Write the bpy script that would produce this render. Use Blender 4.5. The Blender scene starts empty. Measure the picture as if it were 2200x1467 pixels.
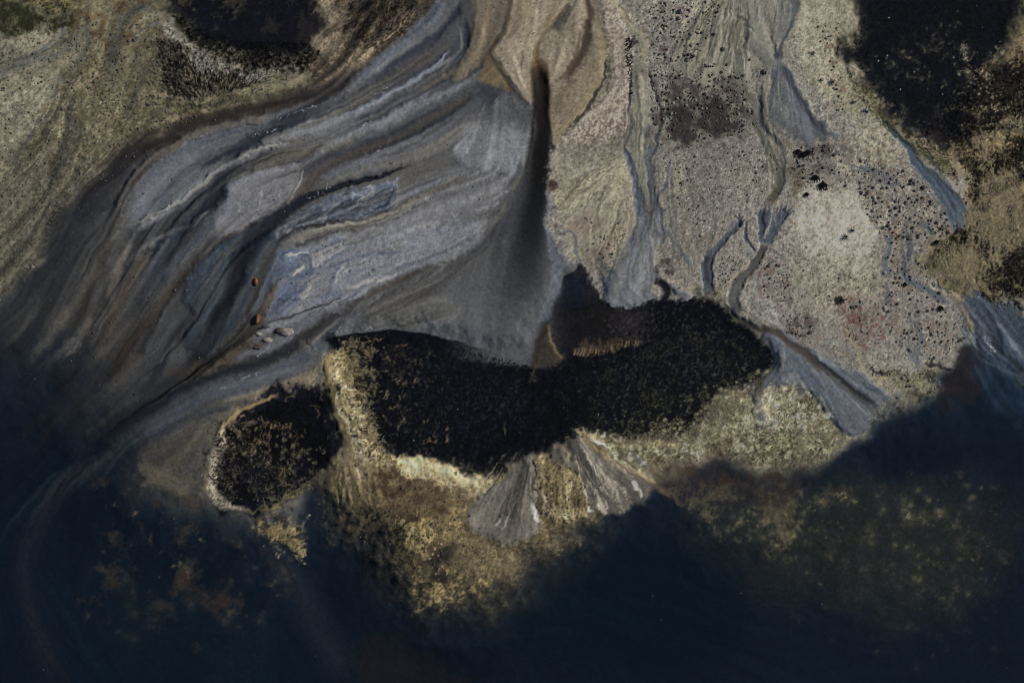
import bpy, math, random
import numpy as np
from mathutils import Vector

scene = bpy.context.scene
# ------------------------------------------------------------------ camera
cam_data = bpy.data.cameras.new("camera")
cam = bpy.data.objects.new("camera", cam_data)
scene.collection.objects.link(cam)
CAM_H = 60.0
cam_data.sensor_width = 36.0
cam_data.lens = 36.0 * CAM_H / (2200 * 0.015)
cam_data.clip_start = 1.0
cam_data.clip_end = 3000.0
cam.location = (0.0, 0.0, CAM_H)
cam.rotation_euler = (0.0, 0.0, 0.0)
scene.camera = cam

# ------------------------------------------------------------------ sky and sun
SUN_EL, SUN_AZ = math.radians(32), math.radians(72)      # azimuth clockwise from the top of the picture
world = bpy.data.worlds.new("World"); scene.world = world; world.use_nodes = True
wn = world.node_tree.nodes; wl = world.node_tree.links
sky = wn.new("ShaderNodeTexSky"); sky.sky_type = 'NISHITA'; sky.sun_disc = False
sky.sun_elevation = SUN_EL; sky.sun_rotation = SUN_AZ; sky.altitude = 0.0
wl.new(sky.outputs[0], wn["Background"].inputs[0]); wn["Background"].inputs[1].default_value = 0.05
sun_data = bpy.data.lights.new("sun", 'SUN'); sun_data.energy = 3.25; sun_data.angle = math.radians(0.5); sun_data.color = (1.0, 0.95, 0.87)
sun = bpy.data.objects.new("sun", sun_data); scene.collection.objects.link(sun)
sd = Vector((math.sin(SUN_AZ) * math.cos(SUN_EL), math.cos(SUN_AZ) * math.cos(SUN_EL), math.sin(SUN_EL)))
sun.rotation_euler = sd.to_track_quat('Z', 'Y').to_euler(); sun.location = sd * 80
scene.cycles.filter_width = 1.0
vs = scene.view_settings
vs.view_transform = 'Standard'; vs.look = 'None'; vs.exposure = 0.0; vs.gamma = 1.0; vs.use_curve_mapping = False

# ------------------------------------------------------------------ fields
# Plan coordinates: the flat is laid out on a survey grid of centimetre-like units
# (1 unit = 0.015 m); x runs east, y runs south.
U = 0.015
CX, CY = 1100.0, 733.5
STEP = 2.15
GX = np.arange(-130.0, 2331.0, STEP, dtype=np.float32)
GY = np.arange(-92.0, 1560.0, STEP, dtype=np.float32)
NX, NY = len(GX), len(GY)
X, Y = np.meshgrid(GX, GY)
X = X.astype(np.float32); Y = Y.astype(np.float32)

def sstep(a, b, v):
    t = np.clip((v - a) / (b - a), 0, 1)
    return t * t * (3 - 2 * t)

def _wmat(coords, n):
    i = np.floor(coords).astype(int); f = (coords - i)
    M = np.zeros((len(coords), n), np.float32); r = np.arange(len(coords))
    w = (((1 - f) ** 3) / 6, (3 * f ** 3 - 6 * f ** 2 + 4) / 6,
         (-3 * f ** 3 + 3 * f ** 2 + 3 * f + 1) / 6, f ** 3 / 6)
    for k in range(4):
        np.add.at(M, (r, np.clip(i + k, 0, n - 1)), w[k])
    return M

def gnoise(scale, seed, sx=1.0, sy=1.0):
    """smooth noise of unit deviation on the survey grid, cell size `scale`"""
    rng = np.random.default_rng(seed)
    cx = (GX - GX[0]) / (scale * sx) + rng.random(); cy = (GY - GY[0]) / (scale * sy) + rng.random()
    nx, ny = int(cx[-1]) + 6, int(cy[-1]) + 6
    A = rng.standard_normal((ny, nx)).astype(np.float32)
    r = _wmat(cy, ny) @ A @ _wmat(cx, nx).T
    return r / r.std()

def fbm(scale, seed, octs=3, gain=0.55, sx=1.0, sy=1.0):
    r = 0; a = 1.0
    for o in range(octs):
        if scale / 2 ** o < 3.0 and o: break
        r = r + a * gnoise(max(scale / 2 ** o, 3.0), seed + 17 * o, sx, sy); a *= gain
    return (r / r.std()).astype(np.float32)

NF = {'n3': gnoise(3.2, 1), 'n6': fbm(6, 2, 2), 'n12': fbm(13, 3, 3), 'n25': fbm(26, 4, 4),
      'n60': fbm(60, 5, 5), 'n150': fbm(150, 6, 6)}
_n0 = np.random.default_rng(77).standard_normal((NY, NX)).astype(np.float32)
_n0 = _n0 + .35 * (np.roll(_n0, 1, 0) + np.roll(_n0, 1, 1)); NF['n0'] = _n0 / _n0.std()
W1 = (fbm(8, 11, 2, .9), fbm(8, 12, 2, .9)); W2 = (fbm(24, 13, 3), fbm(24, 14, 3)); W3 = (fbm(80, 15, 4), fbm(80, 16, 4))

def spline(pts, per=6, closed=False):
    P = np.array(pts, float); n = len(P); out = []
    rng_ = range(n) if closed else range(n - 1)
    for i in rng_:
        if closed:
            p0, p1, p2, p3 = P[(i - 1) % n], P[i], P[(i + 1) % n], P[(i + 2) % n]
        else:
            p0, p1, p2, p3 = P[max(i - 1, 0)], P[i], P[i + 1], P[min(i + 2, n - 1)]
        for k in range(per):
            t = k / per
            q = 0.5 * (2 * p1 + (p2 - p0) * t + (2 * p0 - 5 * p1 + 4 * p2 - p3) * t * t + (3 * p1 - p0 - 3 * p2 + p3) * t ** 3)
            if P.shape[1] > 2:
                q[2:] = p1[2:] + (p2[2:] - p1[2:]) * t
            out.append(q)
    if not closed: out.append(P[-1])
    return np.array(out)

def crop(x0, x1, y0, y1):
    i0 = int(np.searchsorted(GX, x0)); i1 = int(np.searchsorted(GX, x1))
    j0 = int(np.searchsorted(GY, y0)); j1 = int(np.searchsorted(GY, y1))
    return (slice(j0, max(j1, j0 + 1)), slice(i0, max(i1, i0 + 1)))

def warped(sl, w):
    x = X[sl].copy(); y = Y[sl].copy()
    for a, W in zip(w, (W1, W2, W3)):
        if a:
            x += a * W[0][sl]; y += a * W[1][sl]
    return x, y

def poly_sdf(poly, pad, w=(0, 0, 0), per=5):
    """signed distance (inside > 0) to a smooth closed outline"""
    P = spline(poly, per, True) if per > 1 else np.array(poly, float)
    m = pad + 2.5 * sum(abs(a) for a in w)
    sl = crop(P[:, 0].min() - m, P[:, 0].max() + m, P[:, 1].min() - m, P[:, 1].max() + m)
    x, y = warped(sl, w)
    d2 = np.full(x.shape, 1e9, np.float32); ins = np.zeros(x.shape, bool)
    n = len(P)
    for i in range(n):
        ax, ay = P[i]; bx, by = P[(i + 1) % n]
        ex, ey = bx - ax, by - ay; L = ex * ex + ey * ey + 1e-9
        t = np.clip(((x - ax) * ex + (y - ay) * ey) / L, 0, 1)
        np.minimum(d2, (x - ax - t * ex) ** 2 + (y - ay - t * ey) ** 2, out=d2)
        if ay != by:
            c = (ay > y) != (by > y)
            ins ^= c & (x < ex * (y - ay) / (by - ay) + ax)
    d = np.sqrt(d2)
    return sl, np.where(ins, d, -d)

def line_field(pts, w=(0, 0, 0), k=1.0, per=5):
    """along-stroke coordinate (0..1), signed offset in half-widths, half-width, direction"""
    P = spline(pts, per)
    m = k * P[:, 2].max() + 2.5 * sum(abs(a) for a in w) + 3
    sl = crop(P[:, 0].min() - m, P[:, 0].max() + m, P[:, 1].min() - m, P[:, 1].max() + m)
    x, y = warped(sl, w)
    seg = np.hypot(np.diff(P[:, 0]), np.diff(P[:, 1])); cum = np.concatenate([[0], np.cumsum(seg)]); tot = cum[-1] + 1e-6
    best = np.full(x.shape, 1e9, np.float32)
    S = np.zeros_like(x); T = np.zeros_like(x); H = np.ones_like(x); DX = np.zeros_like(x); DY = np.zeros_like(x)
    for i in range(len(P) - 1):
        ax, ay, ah = P[i, :3]; bx, by, bh = P[i + 1, :3]
        ex, ey = bx - ax, by - ay; L = ex * ex + ey * ey + 1e-9
        t = np.clip(((x - ax) * ex + (y - ay) * ey) / L, 0, 1)
        hw = ah + (bh - ah) * t
        px, py = x - ax - t * ex, y - ay - t * ey
        d = np.sqrt(px * px + py * py) / hw
        u = d < best
        best[u] = d[u]; H[u] = hw[u]; S[u] = ((cum[i] + t * seg[i]) / tot)[u]
        sg = np.sign(ex * py - ey * px)
        T[u] = (d * sg)[u]; il = 1 / math.sqrt(L); DX[u] = ex * il; DY[u] = ey * il
    return sl, S, T, H, DX, DY

OPS = []
def M(poly, k, soft=120, w=(0, 6, 8), lm=0.0):
    """darker or paler ground tone over a broad patch"""
    OPS.append(('M', dict(poly=poly, k=k, soft=soft, w=w, lm=lm)))
def R(poly, col=None, a=1.0, soft=4, w=(2, 2, 0), flow=None, apex=None, st=None, mo=None, dh=0.0, rim=0.0, fade=None, lm=0.0, name=None, per=5, wet=None, gr=0.0, hs=None):
    """an outlined patch of ground"""
    OPS.append(('R', dict(poly=poly, col=col, a=a, soft=soft, w=w, flow=flow, apex=apex, st=st, mo=mo, dh=dh, rim=rim, fade=fade, lm=lm, name=name, per=per, wet=wet, gr=gr, hs=hs)))
def T(pts, col=None, a=1.0, e=0.7, w=(1, 2, 0), ends=(0.08, 0.15), st=None, mo=.03, dh=0.0, lm=0.25, side=None, name=None, wet=None, g=1.0, per=5):
    """a ribbon of sediment or a channel: points (x, y, half-width)"""
    OPS.append(('T', dict(pts=pts, col=col, a=a, e=e, w=w, ends=ends, st=st, mo=mo, dh=dh, lm=lm, side=side, name=name, wet=wet, g=g, per=per)))
def G(pts, hw=60, g=1.0):
    OPS.append(('G', dict(pts=[(x, y, hw) for x, y in pts], g=g)))
def N(poly, col, field, thr, width=0.6, a=1.0, soft=15, w=(2, 4, 0), dh=0.0, sign=1, per=5, gr=0.55):
    """blotches of a growth or grain inside an outline"""
    OPS.append(('N', dict(poly=poly, col=col, field=field, thr=thr, width=width, a=a, soft=soft, w=w, dh=dh, sign=sign, per=per, gr=gr)))

def P(poly, n, seed, col, r=(2, 5), a=(.3, .8), glow=2.2):
    """scattered pale growths: soft spots inside an outline"""
    OPS.append(('P', dict(poly=poly, n=n, seed=seed, col=col, r=r, a=a, glow=glow)))
def inside(poly, px, py):
    P_ = np.array(poly, float); ins = np.zeros(len(px), bool); n = len(P_)
    for i in range(n):
        ax, ay = P_[i]; bx, by = P_[(i + 1) % n]
        if ay != by:
            c = (ay > py) != (by > py); ins ^= c & (px < (bx - ax) * (py - ay) / (by - ay) + ax)
    return ins
def scatter(poly, n, rng):
    P_ = np.array(poly, float); out = np.zeros((0, 2))
    while len(out) < n:
        q = rng.random((n * 3, 2)) * (P_.max(0) - P_.min(0)) + P_.min(0)
        out = np.concatenate([out, q[inside(poly, q[:, 0], q[:, 1])]])
    return out[:n]
# ------------------------------------------------------------------ layout of the flat
BASE_COL = (118, 108, 92)
TAN = (120, 108, 82); CREAM = (166, 154, 122); SLATE = (78, 85, 97); NAVY = (30, 35, 45); GREY = (98, 98, 102)
PALE = (128, 127, 130); TAUPE = (84, 76, 68); BLK = (9, 11, 16); OLIVE = (104, 98, 72); BRN = (62, 52, 42)

# --- upper-left weedy flat
R([(-200, -140), (760, -140), (735, 170), (640, 225), (500, 245), (400, 275), (300, 325), (235, 380), (185, 430), (120, 520), (40, 620), (-200, 820)],
  (94, 88, 70), soft=34, w=(2, 5, 0), st=.13, mo=.12, name='weedy_flat')
G([(340, 10), (280, 30), (258, 60), (248, 110), (232, 190), (190, 300), (130, 400), (50, 500), (-100, 640)], 60)
G([(200, -40), (190, 60), (180, 110), (130, 180), (70, 260), (-40, 380)], 45)
G([(150, 60), (120, 100), (70, 130), (-60, 180)], 40)
G([(700, 200), (560, 235), (420, 270), (320, 320), (240, 400), (170, 490), (60, 640), (-60, 800)], 60)
G([(420, 120), (470, 170), (520, 190), (640, 180)], 25)
R([(-150, 100), (60, 90), (150, 120), (150, 170), (110, 230), (60, 290), (-20, 380), (-150, 420)], (116, 114, 100), a=.6, soft=70, w=(2, 6, 8), st=.16, mo=.1)
R([(-150, 380), (40, 330), (160, 330), (230, 390), (150, 500), (50, 620), (-150, 760)], (92, 90, 78), a=.7, soft=60, w=(2, 6, 8), st=.26, mo=.1)
R([(20, 45), (140, 45), (150, 75), (120, 100), (30, 105), (-20, 90)], (126, 120, 104), a=.9, soft=20, w=(3, 6, 0), st=.1)
for k in range(5):
    T([(150 - 9 * k, 50 + 3 * k, 3), (146 - 10 * k, 78 + 2 * k, 3.4), (128 - 10 * k, 98 + 2 * k, 3), (95 - 12 * k, 112 + 3 * k, 3)],
      ((142, 132, 96), (78, 88, 102), (138, 132, 112), (84, 92, 104), (134, 128, 110))[k], a=.75, e=.9)
T([(188, 50, 12), (146, 104, 14), (84, 126, 13), (0, 156, 13), (-90, 180, 14)], (80, 84, 84), a=.5, e=.95, lm=.6)
T([(188, 50, 14), (190, 94, 14), (160, 141, 12), (126, 184, 10), (110, 236, 9), (68, 290, 8), (20, 370, 8)], (70, 72, 70), a=.55, e=.95, lm=.7)
T([(336, 6, 12), (285, 26, 14), (260, 57, 13), (250, 98, 12), (238, 160, 10)], (78, 82, 82), a=.5, e=.95, lm=.6)
T([(370, 30, 6), (318, 36, 6), (294, 60, 5), (285, 95, 4)], (136, 130, 114), a=.6, e=.9)
T([(380, 50, 5), (330, 52, 5), (306, 74, 4), (298, 100, 4)], (84, 88, 90), a=.5, e=.9)
N([(120, -20), (330, -20), (300, 60), (240, 120), (150, 60)], (74, 56, 36), 'n12', .2, 1.2, a=.6, soft=40)
N([(100, 20), (640, 150), (500, 250), (300, 330), (120, 430), (-60, 560), (-60, 260), (140, 220)], (124, 113, 84), 'n60', .1, 1.6, a=.45, soft=60)
N([(100, 60), (340, 60), (640, 180), (400, 280), (200, 400), (60, 400), (100, 200)], (66, 58, 42), 'n12', .55, .8, a=.55, soft=60)
N([(-60, 200), (300, 200), (300, 330), (150, 460), (-60, 620)], (142, 138, 120), 'l1', 1.0, 1.2, a=.5, soft=60, gr=.2)
N([(-60, 200), (330, 100), (330, 330), (150, 480), (-60, 640)], (58, 60, 62), 'l2', .8, 1.4, a=.5, soft=60, sign=-1, gr=.3)
R([(-150, -120), (150, -120), (155, 25), (140, 62), (80, 66), (30, 68), (10, 88), (-150, 100)], (78, 76, 58), soft=34, w=(2, 7, 6), gr=6, mo=.16, st=.05)
N([(-150, -120), (155, -120), (150, 62), (30, 75), (-150, 110)], (34, 37, 24), 'n12', -.1, 1.4, a=.85, soft=24, gr=.9)
N([(80, -30), (190, -30), (170, 25), (90, 25)], (116, 104, 68), 'n25', -.4, 1.6, a=.6, soft=34)
# pale crest and dark weed
T([(353, 20, 14), (372, 67, 22), (420, 111, 24), (471, 146, 24), (538, 160, 22), (600, 150, 24), (665, 140, 20)], (132, 128, 118), a=.85, e=.9, w=(3, 5, 0), lm=.1, mo=.2, st=.06)
R([(338, 91), (387, 96), (408, 130), (432, 158), (505, 166), (560, 178), (480, 206), (410, 218), (356, 196)], (62, 55, 48), a=.45, soft=26, w=(4, 6, 0), mo=.3)
T([(560, 186, 10), (620, 180, 12), (680, 150, 10)], (120, 113, 92), a=.6, e=.9)

# --- dark weed pool, top left
R([(357, -60), (362, 10), (387, 40), (404, 64), (434, 81), (471, 98), (505, 110), (538, 124), (565, 132), (605, 130), (652, 118), (673, 77), (700, 44), (676, 17), (664, -60)],
  (15, 16, 22), soft=54, w=(1, 8, 0), gr=8, lm=3, dh=-.12, hs=50, st=.03, mo=.08, name='weed_pool_top_left', wet=.2)
N([(365, -60), (520, -60), (510, 30), (430, 40), (400, 30)], (56, 49, 38), 'n25', -.6, 1.4, a=.75, soft=25)
N([(520, -60), (680, -60), (700, 44), (660, 100), (560, 60)], (34, 30, 31), 'n25', -.4, 1.4, a=.7, soft=35)
N([(400, 62), (470, 92), (560, 122), (660, 112), (680, 150), (560, 165), (440, 120)], (24, 22, 21), 'n6', .1, 1.2, a=.85, soft=30, w=(3, 8, 0), gr=1.0)
R([(664, -60), (760, -60), (745, 60), (735, 110), (690, 115), (670, 100), (680, 70), (705, 42)], (112, 101, 84), soft=14, flow=(-.6, .8), st=.2, name='sand_spit')
T([(735, 60, 6), (700, 75, 9), (690, 92, 6)], (60, 52, 44), a=.5, e=.9)
# brown-grey slope beside it
R([(735, -60), (960, -60), (930, 40), (880, 80), (800, 140), (740, 190), (690, 195), (650, 190), (690, 120), (735, 110)], (82, 72, 60), soft=26, flow=(-.55, .8), st=.24, mo=.16, w=(3, 5, 0))
N([(760, -60), (920, -60), (890, 60), (820, 80), (770, 60)], (40, 38, 37), 'n25', -.2, 1.0, a=.8, soft=35)
N([(690, 0), (860, 0), (860, 100), (740, 190), (680, 190)], (128, 113, 90), 'l2', .7, .9, a=.55, soft=30)
N([(690, 60), (860, 60), (760, 190), (650, 200)], (40, 36, 34), 'l2', .5, .9, a=.5, soft=30, sign=-1)

# --- the streaming grey lobes (centre left)
SILT = [(960, -60), (1060, -60), (1100, 60), (1060, 112), (1090, 165), (1145, 215), (1140, 330), (1110, 400), (1066, 480), (1000, 545), (880, 590), (740, 665), (640, 740), (520, 800), (400, 860), (250, 940),
   (100, 1010), (-60, 1080), (-160, 900), (-160, 720), (40, 620), (150, 480), (250, 380), (360, 300), (500, 256), (650, 228), (740, 190), (850, 105), (930, 30)]
R(SILT, (74, 75, 79), soft=22, w=(1, 4, 0), st=.05, mo=.03, name='silt_lobes')
G([(960, 20), (900, 60), (820, 130), (740, 190), (640, 240), (520, 270), (400, 310), (310, 370), (260, 450), (220, 540), (150, 660), (60, 800)], 45)
G([(1040, 140), (960, 180), (850, 215), (740, 290), (620, 330), (500, 390), (430, 460), (360, 560), (290, 680), (180, 820)], 50)
G([(1060, 220), (990, 290), (880, 350), (740, 390), (640, 440), (560, 490), (470, 550), (410, 620), (350, 720), (220, 860)], 50)
G([(1100, 380), (1000, 400), (880, 450), (740, 490), (620, 530), (570, 600), (540, 680), (440, 780), (260, 880), (60, 1000)], 45)
G([(1080, 470), (980, 560), (850, 620), (740, 670), (640, 735), (500, 800), (370, 855), (220, 935), (60, 1060), (-40, 1180)], 50)
N(SILT, (44, 47, 53), 'l3', .2, 1.6, a=.55, soft=30, gr=.08)
N(SILT, (112, 112, 115), 'l3', .5, 1.6, a=.35, soft=30, gr=.08, sign=-1)

# long silky ribbons laid between guide lines
GUIDES = [[(960, 20), (900, 60), (820, 130), (740, 190), (640, 235), (520, 262), (400, 300), (310, 355), (255, 430), (210, 530), (140, 650), (40, 790)],
          [(1000, 60), (990, 110), (900, 175), (800, 222), (700, 270), (600, 300), (500, 345), (420, 400), (340, 470), (280, 570), (210, 690), (110, 830)],
          [(1040, 140), (980, 180), (880, 235), (780, 285), (680, 330), (580, 365), (490, 400), (430, 460), (370, 540), (300, 650), (230, 760), (140, 880)],
          [(1060, 220), (1000, 290), (900, 345), (800, 380), (700, 415), (610, 455), (540, 500), (470, 550), (410, 620), (350, 720), (270, 820), (170, 920)],
          [(1110, 350), (1020, 385), (930, 420), (850, 460), (760, 488), (680, 510), (610, 540), (575, 600), (540, 680), (470, 760), (330, 850), (190, 950)],
          [(1100, 440), (1030, 500), (960, 545), (870, 585), (790, 630), (720, 675), (650, 725), (560, 775), (450, 815), (350, 865), (240, 930), (120, 1020)],
          [(1090, 520), (1020, 580), (940, 620), (860, 650), (790, 680), (730, 715), (670, 765), (580, 815), (480, 850), (370, 900), (260, 960), (150, 1050)]]
GUIDES = np.array(GUIDES, float)
def ribbons(n, seed, hw, alpha, dh, pal, lo=0.0, hi=5.99, length=(5, 9)):
    rng = np.random.default_rng(seed)
    for i in range(n):
        u = lo + (hi - lo) * (i + rng.random()) / n
        k = int(u); f = u - k
        L = int(rng.integers(length[0], length[1])); s0 = int(rng.integers(0, 12 - L + 1))
        c = (GUIDES[k] * (1 - f) + GUIDES[k + 1] * f)[s0:s0 + L]
        m = s0 + L / 2
        dark = 1.0 if m < 5.5 else max(.58, 1 - (m - 5.5) * .085)
        col = np.array(pal[int(rng.integers(0, len(pal)))], float); light = col.mean() > 78
        w0 = hw[0] + (hw[1] - hw[0]) * rng.random()
        pts = [(x, y, w0 * (.45 + .55 * math.sin(math.pi * min(1, (q + .6) / (L - .2))) )) for q, (x, y) in enumerate(c)]
        T(pts, tuple(col * dark), a=alpha * (.7 + .5 * rng.random()), side=((.5, 1.0) if rng.random() < .5 else (1.0, .5)), ends=(.3, .4), lm=.15, w=(0, .8, 3),
          dh=(dh if light else -dh) * (.5 + rng.random()), per=2)
RIBPAL = [(38, 41, 49), (44, 46, 53), (54, 55, 59), (108, 111, 119), (120, 122, 127), (102, 104, 109), (84, 80, 75), (66, 69, 77), (98, 103, 113)]
ribbons(52, 11, (13, 32), .66, .05, RIBPAL)
def T2(pts, col, a=.8, e=.9, **kw):
    a = min(.96, a * 1.12); kw['dh'] = kw.get('dh', 0) * 1.7
    T([(x / 2, y / 2, h / 2) for x, y, h in pts], col, a=a, e=e, **kw)
# bands of the upper stream
T2([(1900, -20, 40), (1860, 60, 36), (1790, 125, 32), (1680, 225, 30), (1560, 325, 26), (1450, 410, 18)], (90, 98, 112), dh=.02)
T2([(1980, 10, 20), (1910, 105, 26), (1825, 192, 28), (1700, 275, 26), (1600, 345, 24), (1480, 415, 20), (1380, 460, 14)], (40, 44, 54), a=.85, dh=-.03)
T2([(1950, 150, 18), (1860, 240, 26), (1720, 315, 24), (1580, 400, 22), (1450, 470, 14)], (72, 69, 66), a=.75)
T2([(1945, 205, 8), (1870, 285, 12), (1780, 348, 14), (1650, 420, 14), (1500, 490, 10), (1400, 520, 8)], (116, 122, 132), a=.8, dh=.03)
T2([(1996, 60, 18), (2002, 160, 22), (1985, 235, 24), (1910, 318, 24), (1780, 395, 24), (1620, 475, 20), (1480, 535, 14)], (44, 50, 64), a=.85, dh=-.03)
T2([(1975, 110, 6), (1985, 180, 8), (1960, 250, 7), (1900, 305, 6)], (104, 98, 90), a=.6)
T2([(2075, 110, 18), (2060, 200, 24), (2010, 275, 24), (1900, 340, 20), (1760, 405, 16)], (80, 73, 65), a=.8, dh=.02)
T2([(2105, 225, 8), (2035, 308, 12), (1900, 365, 14), (1760, 430, 16), (1610, 510, 14), (1500, 560, 10)], (44, 48, 58), a=.85, dh=-.02)
T2([(2040, 335, 10), (1940, 385, 18), (1850, 425, 22), (1700, 500, 28), (1560, 570, 28), (1420, 625, 22), (1330, 680, 18), (1290, 730, 18)], (106, 109, 117), a=.8, dh=.03)
T2([(1800, 430, 8), (1660, 510, 10), (1600, 545, 8)], (62, 72, 88), a=.6)
T2([(2060, 380, 16), (1960, 450, 28), (1850, 515, 30), (1740, 575, 30), (1600, 635, 30), (1450, 690, 32), (1350, 755, 34), (1290, 835, 30), (1225, 895, 18)], (66, 62, 59), a=.85, dh=-.02)
T2([(2100, 440, 20), (2000, 540, 30), (1900, 610, 32), (1780, 670, 30), (1600, 725, 24), (1450, 770, 18), (1350, 820, 12)], (98, 95, 93), a=.75, dh=.02)
T2([(1960, 500, 8), (1860, 570, 12), (1740, 640, 12), (1600, 690, 10)], (58, 55, 54), a=.5)
# the long dark band and the lobe beside it
T2([(1600, 262, 50), (1480, 340, 64), (1360, 402, 64), (1220, 440, 52), (1050, 478, 46), (850, 532, 52), (690, 592, 64), (566, 676, 78), (460, 780, 88), (376, 878, 94), (290, 996, 92), (210, 1140, 70), (100, 1300, 60), (-60, 1480, 60)],
  [(46, 42, 40), (34, 31, 32), (38, 33, 31), (36, 32, 32), (32, 31, 34), (28, 31, 40), (32, 36, 45), (40, 43, 48)], a=.94, e=.95, w=(1, 3, 0), lm=.4, dh=-.03, name='dark_rill')
T2([(1180, 500, 14), (1000, 540, 20), (850, 575, 24), (700, 655, 26), (605, 740, 28), (535, 835, 28), (495, 930, 24), (478, 1010, 12)], (92, 85, 78), a=.85, side=(.25, .95), dh=.03)
R([(590, 262), (500, 278), (420, 300), (350, 345), (295, 405), (258, 470), (250, 500), (300, 492), (370, 446), (440, 392), (500, 350), (560, 312)], (84, 89, 99), a=.85, soft=30, w=(1, 3, 0))
T2([(900, 620, 30), (780, 700, 40), (680, 780, 36), (600, 870, 26)], (92, 96, 104), a=.5)
T2([(640, 830, 10), (570, 910, 14), (510, 980, 8)], (112, 114, 120), a=.55)
T2([(860, 720, 8), (740, 800, 10), (640, 890, 8)], (62, 66, 76), a=.5)
T2([(1500, 395, 16), (1320, 482, 32), (1160, 560, 36), (1040, 632, 34), (920, 690, 28), (800, 740, 18)], (38, 42, 51), a=.9, dh=-.03)
T2([(1480, 485, 22), (1340, 548, 32), (1220, 585, 30), (1150, 605, 26), (1118, 622, 12)], (116, 115, 118), a=.9, e=.5, ends=(.25, .03), dh=.03)
T2([(1400, 585, 10), (1260, 612, 14), (1180, 612, 8)], (98, 92, 86), a=.6)
T2([(1270, 622, 8), (1100, 645, 12), (1005, 692, 14), (930, 745, 13), (850, 815, 11), (730, 888, 12), (600, 958, 13), (480, 1004, 9)], (126, 124, 120), a=.8, e=.75, dh=.04)
T2([(1160, 655, 8), (1050, 690, 12), (960, 750, 14), (870, 825, 14), (740, 905, 12), (600, 975, 8)], (60, 64, 74), a=.75, dh=-.02)
T2([(1560, 580, 16), (1400, 635, 26), (1230, 672, 32), (1120, 705, 26), (1040, 745, 12)], (82, 76, 68), a=.85)
T2([(1420, 628, 4), (1250, 655, 7), (1130, 690, 7), (1050, 730, 5)], (46, 43, 42), a=.75)
T2([(1300, 690, 5), (1200, 715, 7), (1100, 738, 6)], (48, 45, 44), a=.7)
T2([(1280, 640, 5), (1180, 665, 5), (1090, 700, 4)], (118, 110, 98), a=.6)
T2([(1110, 735, 12), (1020, 758, 22), (965, 800, 30), (930, 860, 32), (860, 925, 30), (780, 985, 26), (690, 1050, 22), (600, 1130, 16)], (27, 31, 40), a=.92, e=.85, dh=-.04)
T2([(910, 900, 10), (830, 960, 14), (720, 1010, 14), (620, 1070, 14), (520, 1150, 14)], (100, 100, 104), a=.7, e=.8, dh=.02)
T2([(820, 995, 8), (700, 1060, 12), (600, 1140, 14), (530, 1220, 14), (480, 1300, 14)], (58, 56, 58), a=.75)
T2([(960, 880, 14), (900, 970, 24), (840, 1050, 26), (760, 1130, 26), (700, 1210, 20)], (74, 79, 90), a=.75)
T2([(920, 985, 6), (850, 1070, 8), (780, 1140, 6)], (108, 110, 116), a=.5)
R([(645, 352), (572, 368), (511, 380), (488, 398), (484, 410), (492, 424), (472, 455), (464, 490), (466, 508), (500, 500), (556, 480), (600, 446), (626, 402)],
  (122, 122, 127), a=.72, soft=18, w=(1, 4, 0), flow=(-.40, .85), st=.10, mo=.03, dh=.04, lm=2)
for k in range(7):
    xx = 1010 + 36 * k
    T2([(xx + 18, 790 + (k % 3) * 10, 3), (xx + 4, 850 + 8 * (k % 2), 5), (xx - 14, 910, 5), (xx - 30, 960, 3)], ((92, 92, 98), (154, 150, 146))[k % 2], a=.55, lm=.8, w=(3, 4, 0))
T2([(1020, 790, 16), (1000, 860, 20), (960, 940, 18), (950, 990, 12)], (108, 112, 124), a=.5)
T2([(1310, 720, 6), (1280, 800, 8), (1225, 885, 8), (1130, 955, 6)], (136, 129, 116), a=.7, e=.8)
T2([(1780, 718, 6), (1640, 752, 9), (1480, 800, 12), (1380, 832, 18), (1280, 872, 28), (1190, 930, 40), (1100, 1000, 44), (1010, 1060, 36), (930, 1110, 24), (850, 1200, 16)], (26, 29, 37), a=.94, e=.8, dh=-.05)
# braided blue island
BR = [(838, 386), (862, 398), (850, 432), (806, 456), (740, 474), (660, 486), (606, 500), (640, 462), (700, 432), (770, 406)]
R(BR, (94, 100, 112), soft=9, w=(2, 4, 0), st=.14, mo=.1, dh=.02)
N(BR, (56, 65, 80), 'n12', .1, 1.6, a=.7, soft=12)
N(BR, (132, 128, 128), 'n12', .6, 1.4, a=.5, soft=12, sign=-1)
for k in range(9):
    xx = 1640 - 44 * k; yy = 810 + 15 * k
    T2([(xx + 60, yy - 10, 3), (xx + 22, yy + 8 + 6 * (k % 2), 6), (xx - 16, yy + 40, 6), (xx - 60, yy + 48 + 8 * (k % 3), 3)], ((46, 56, 72), (44, 48, 56), (134, 129, 128))[k % 3], a=.6, w=(1, 3, 0), lm=.2, g=.3)
T2([(1690, 795, 6), (1690, 850, 9), (1620, 905, 9), (1540, 920, 6)], (32, 46, 64), a=.85)
T2([(1720, 800, 5), (1716, 870, 7), (1640, 930, 7), (1500, 955, 5)], (116, 112, 106), a=.7)
T2([(1700, 880, 5), (1590, 942, 8), (1430, 966, 9), (1260, 990, 10), (1180, 1036, 12), (1140, 1080, 10)], (36, 37, 42), a=.85, dh=-.03)
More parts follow.
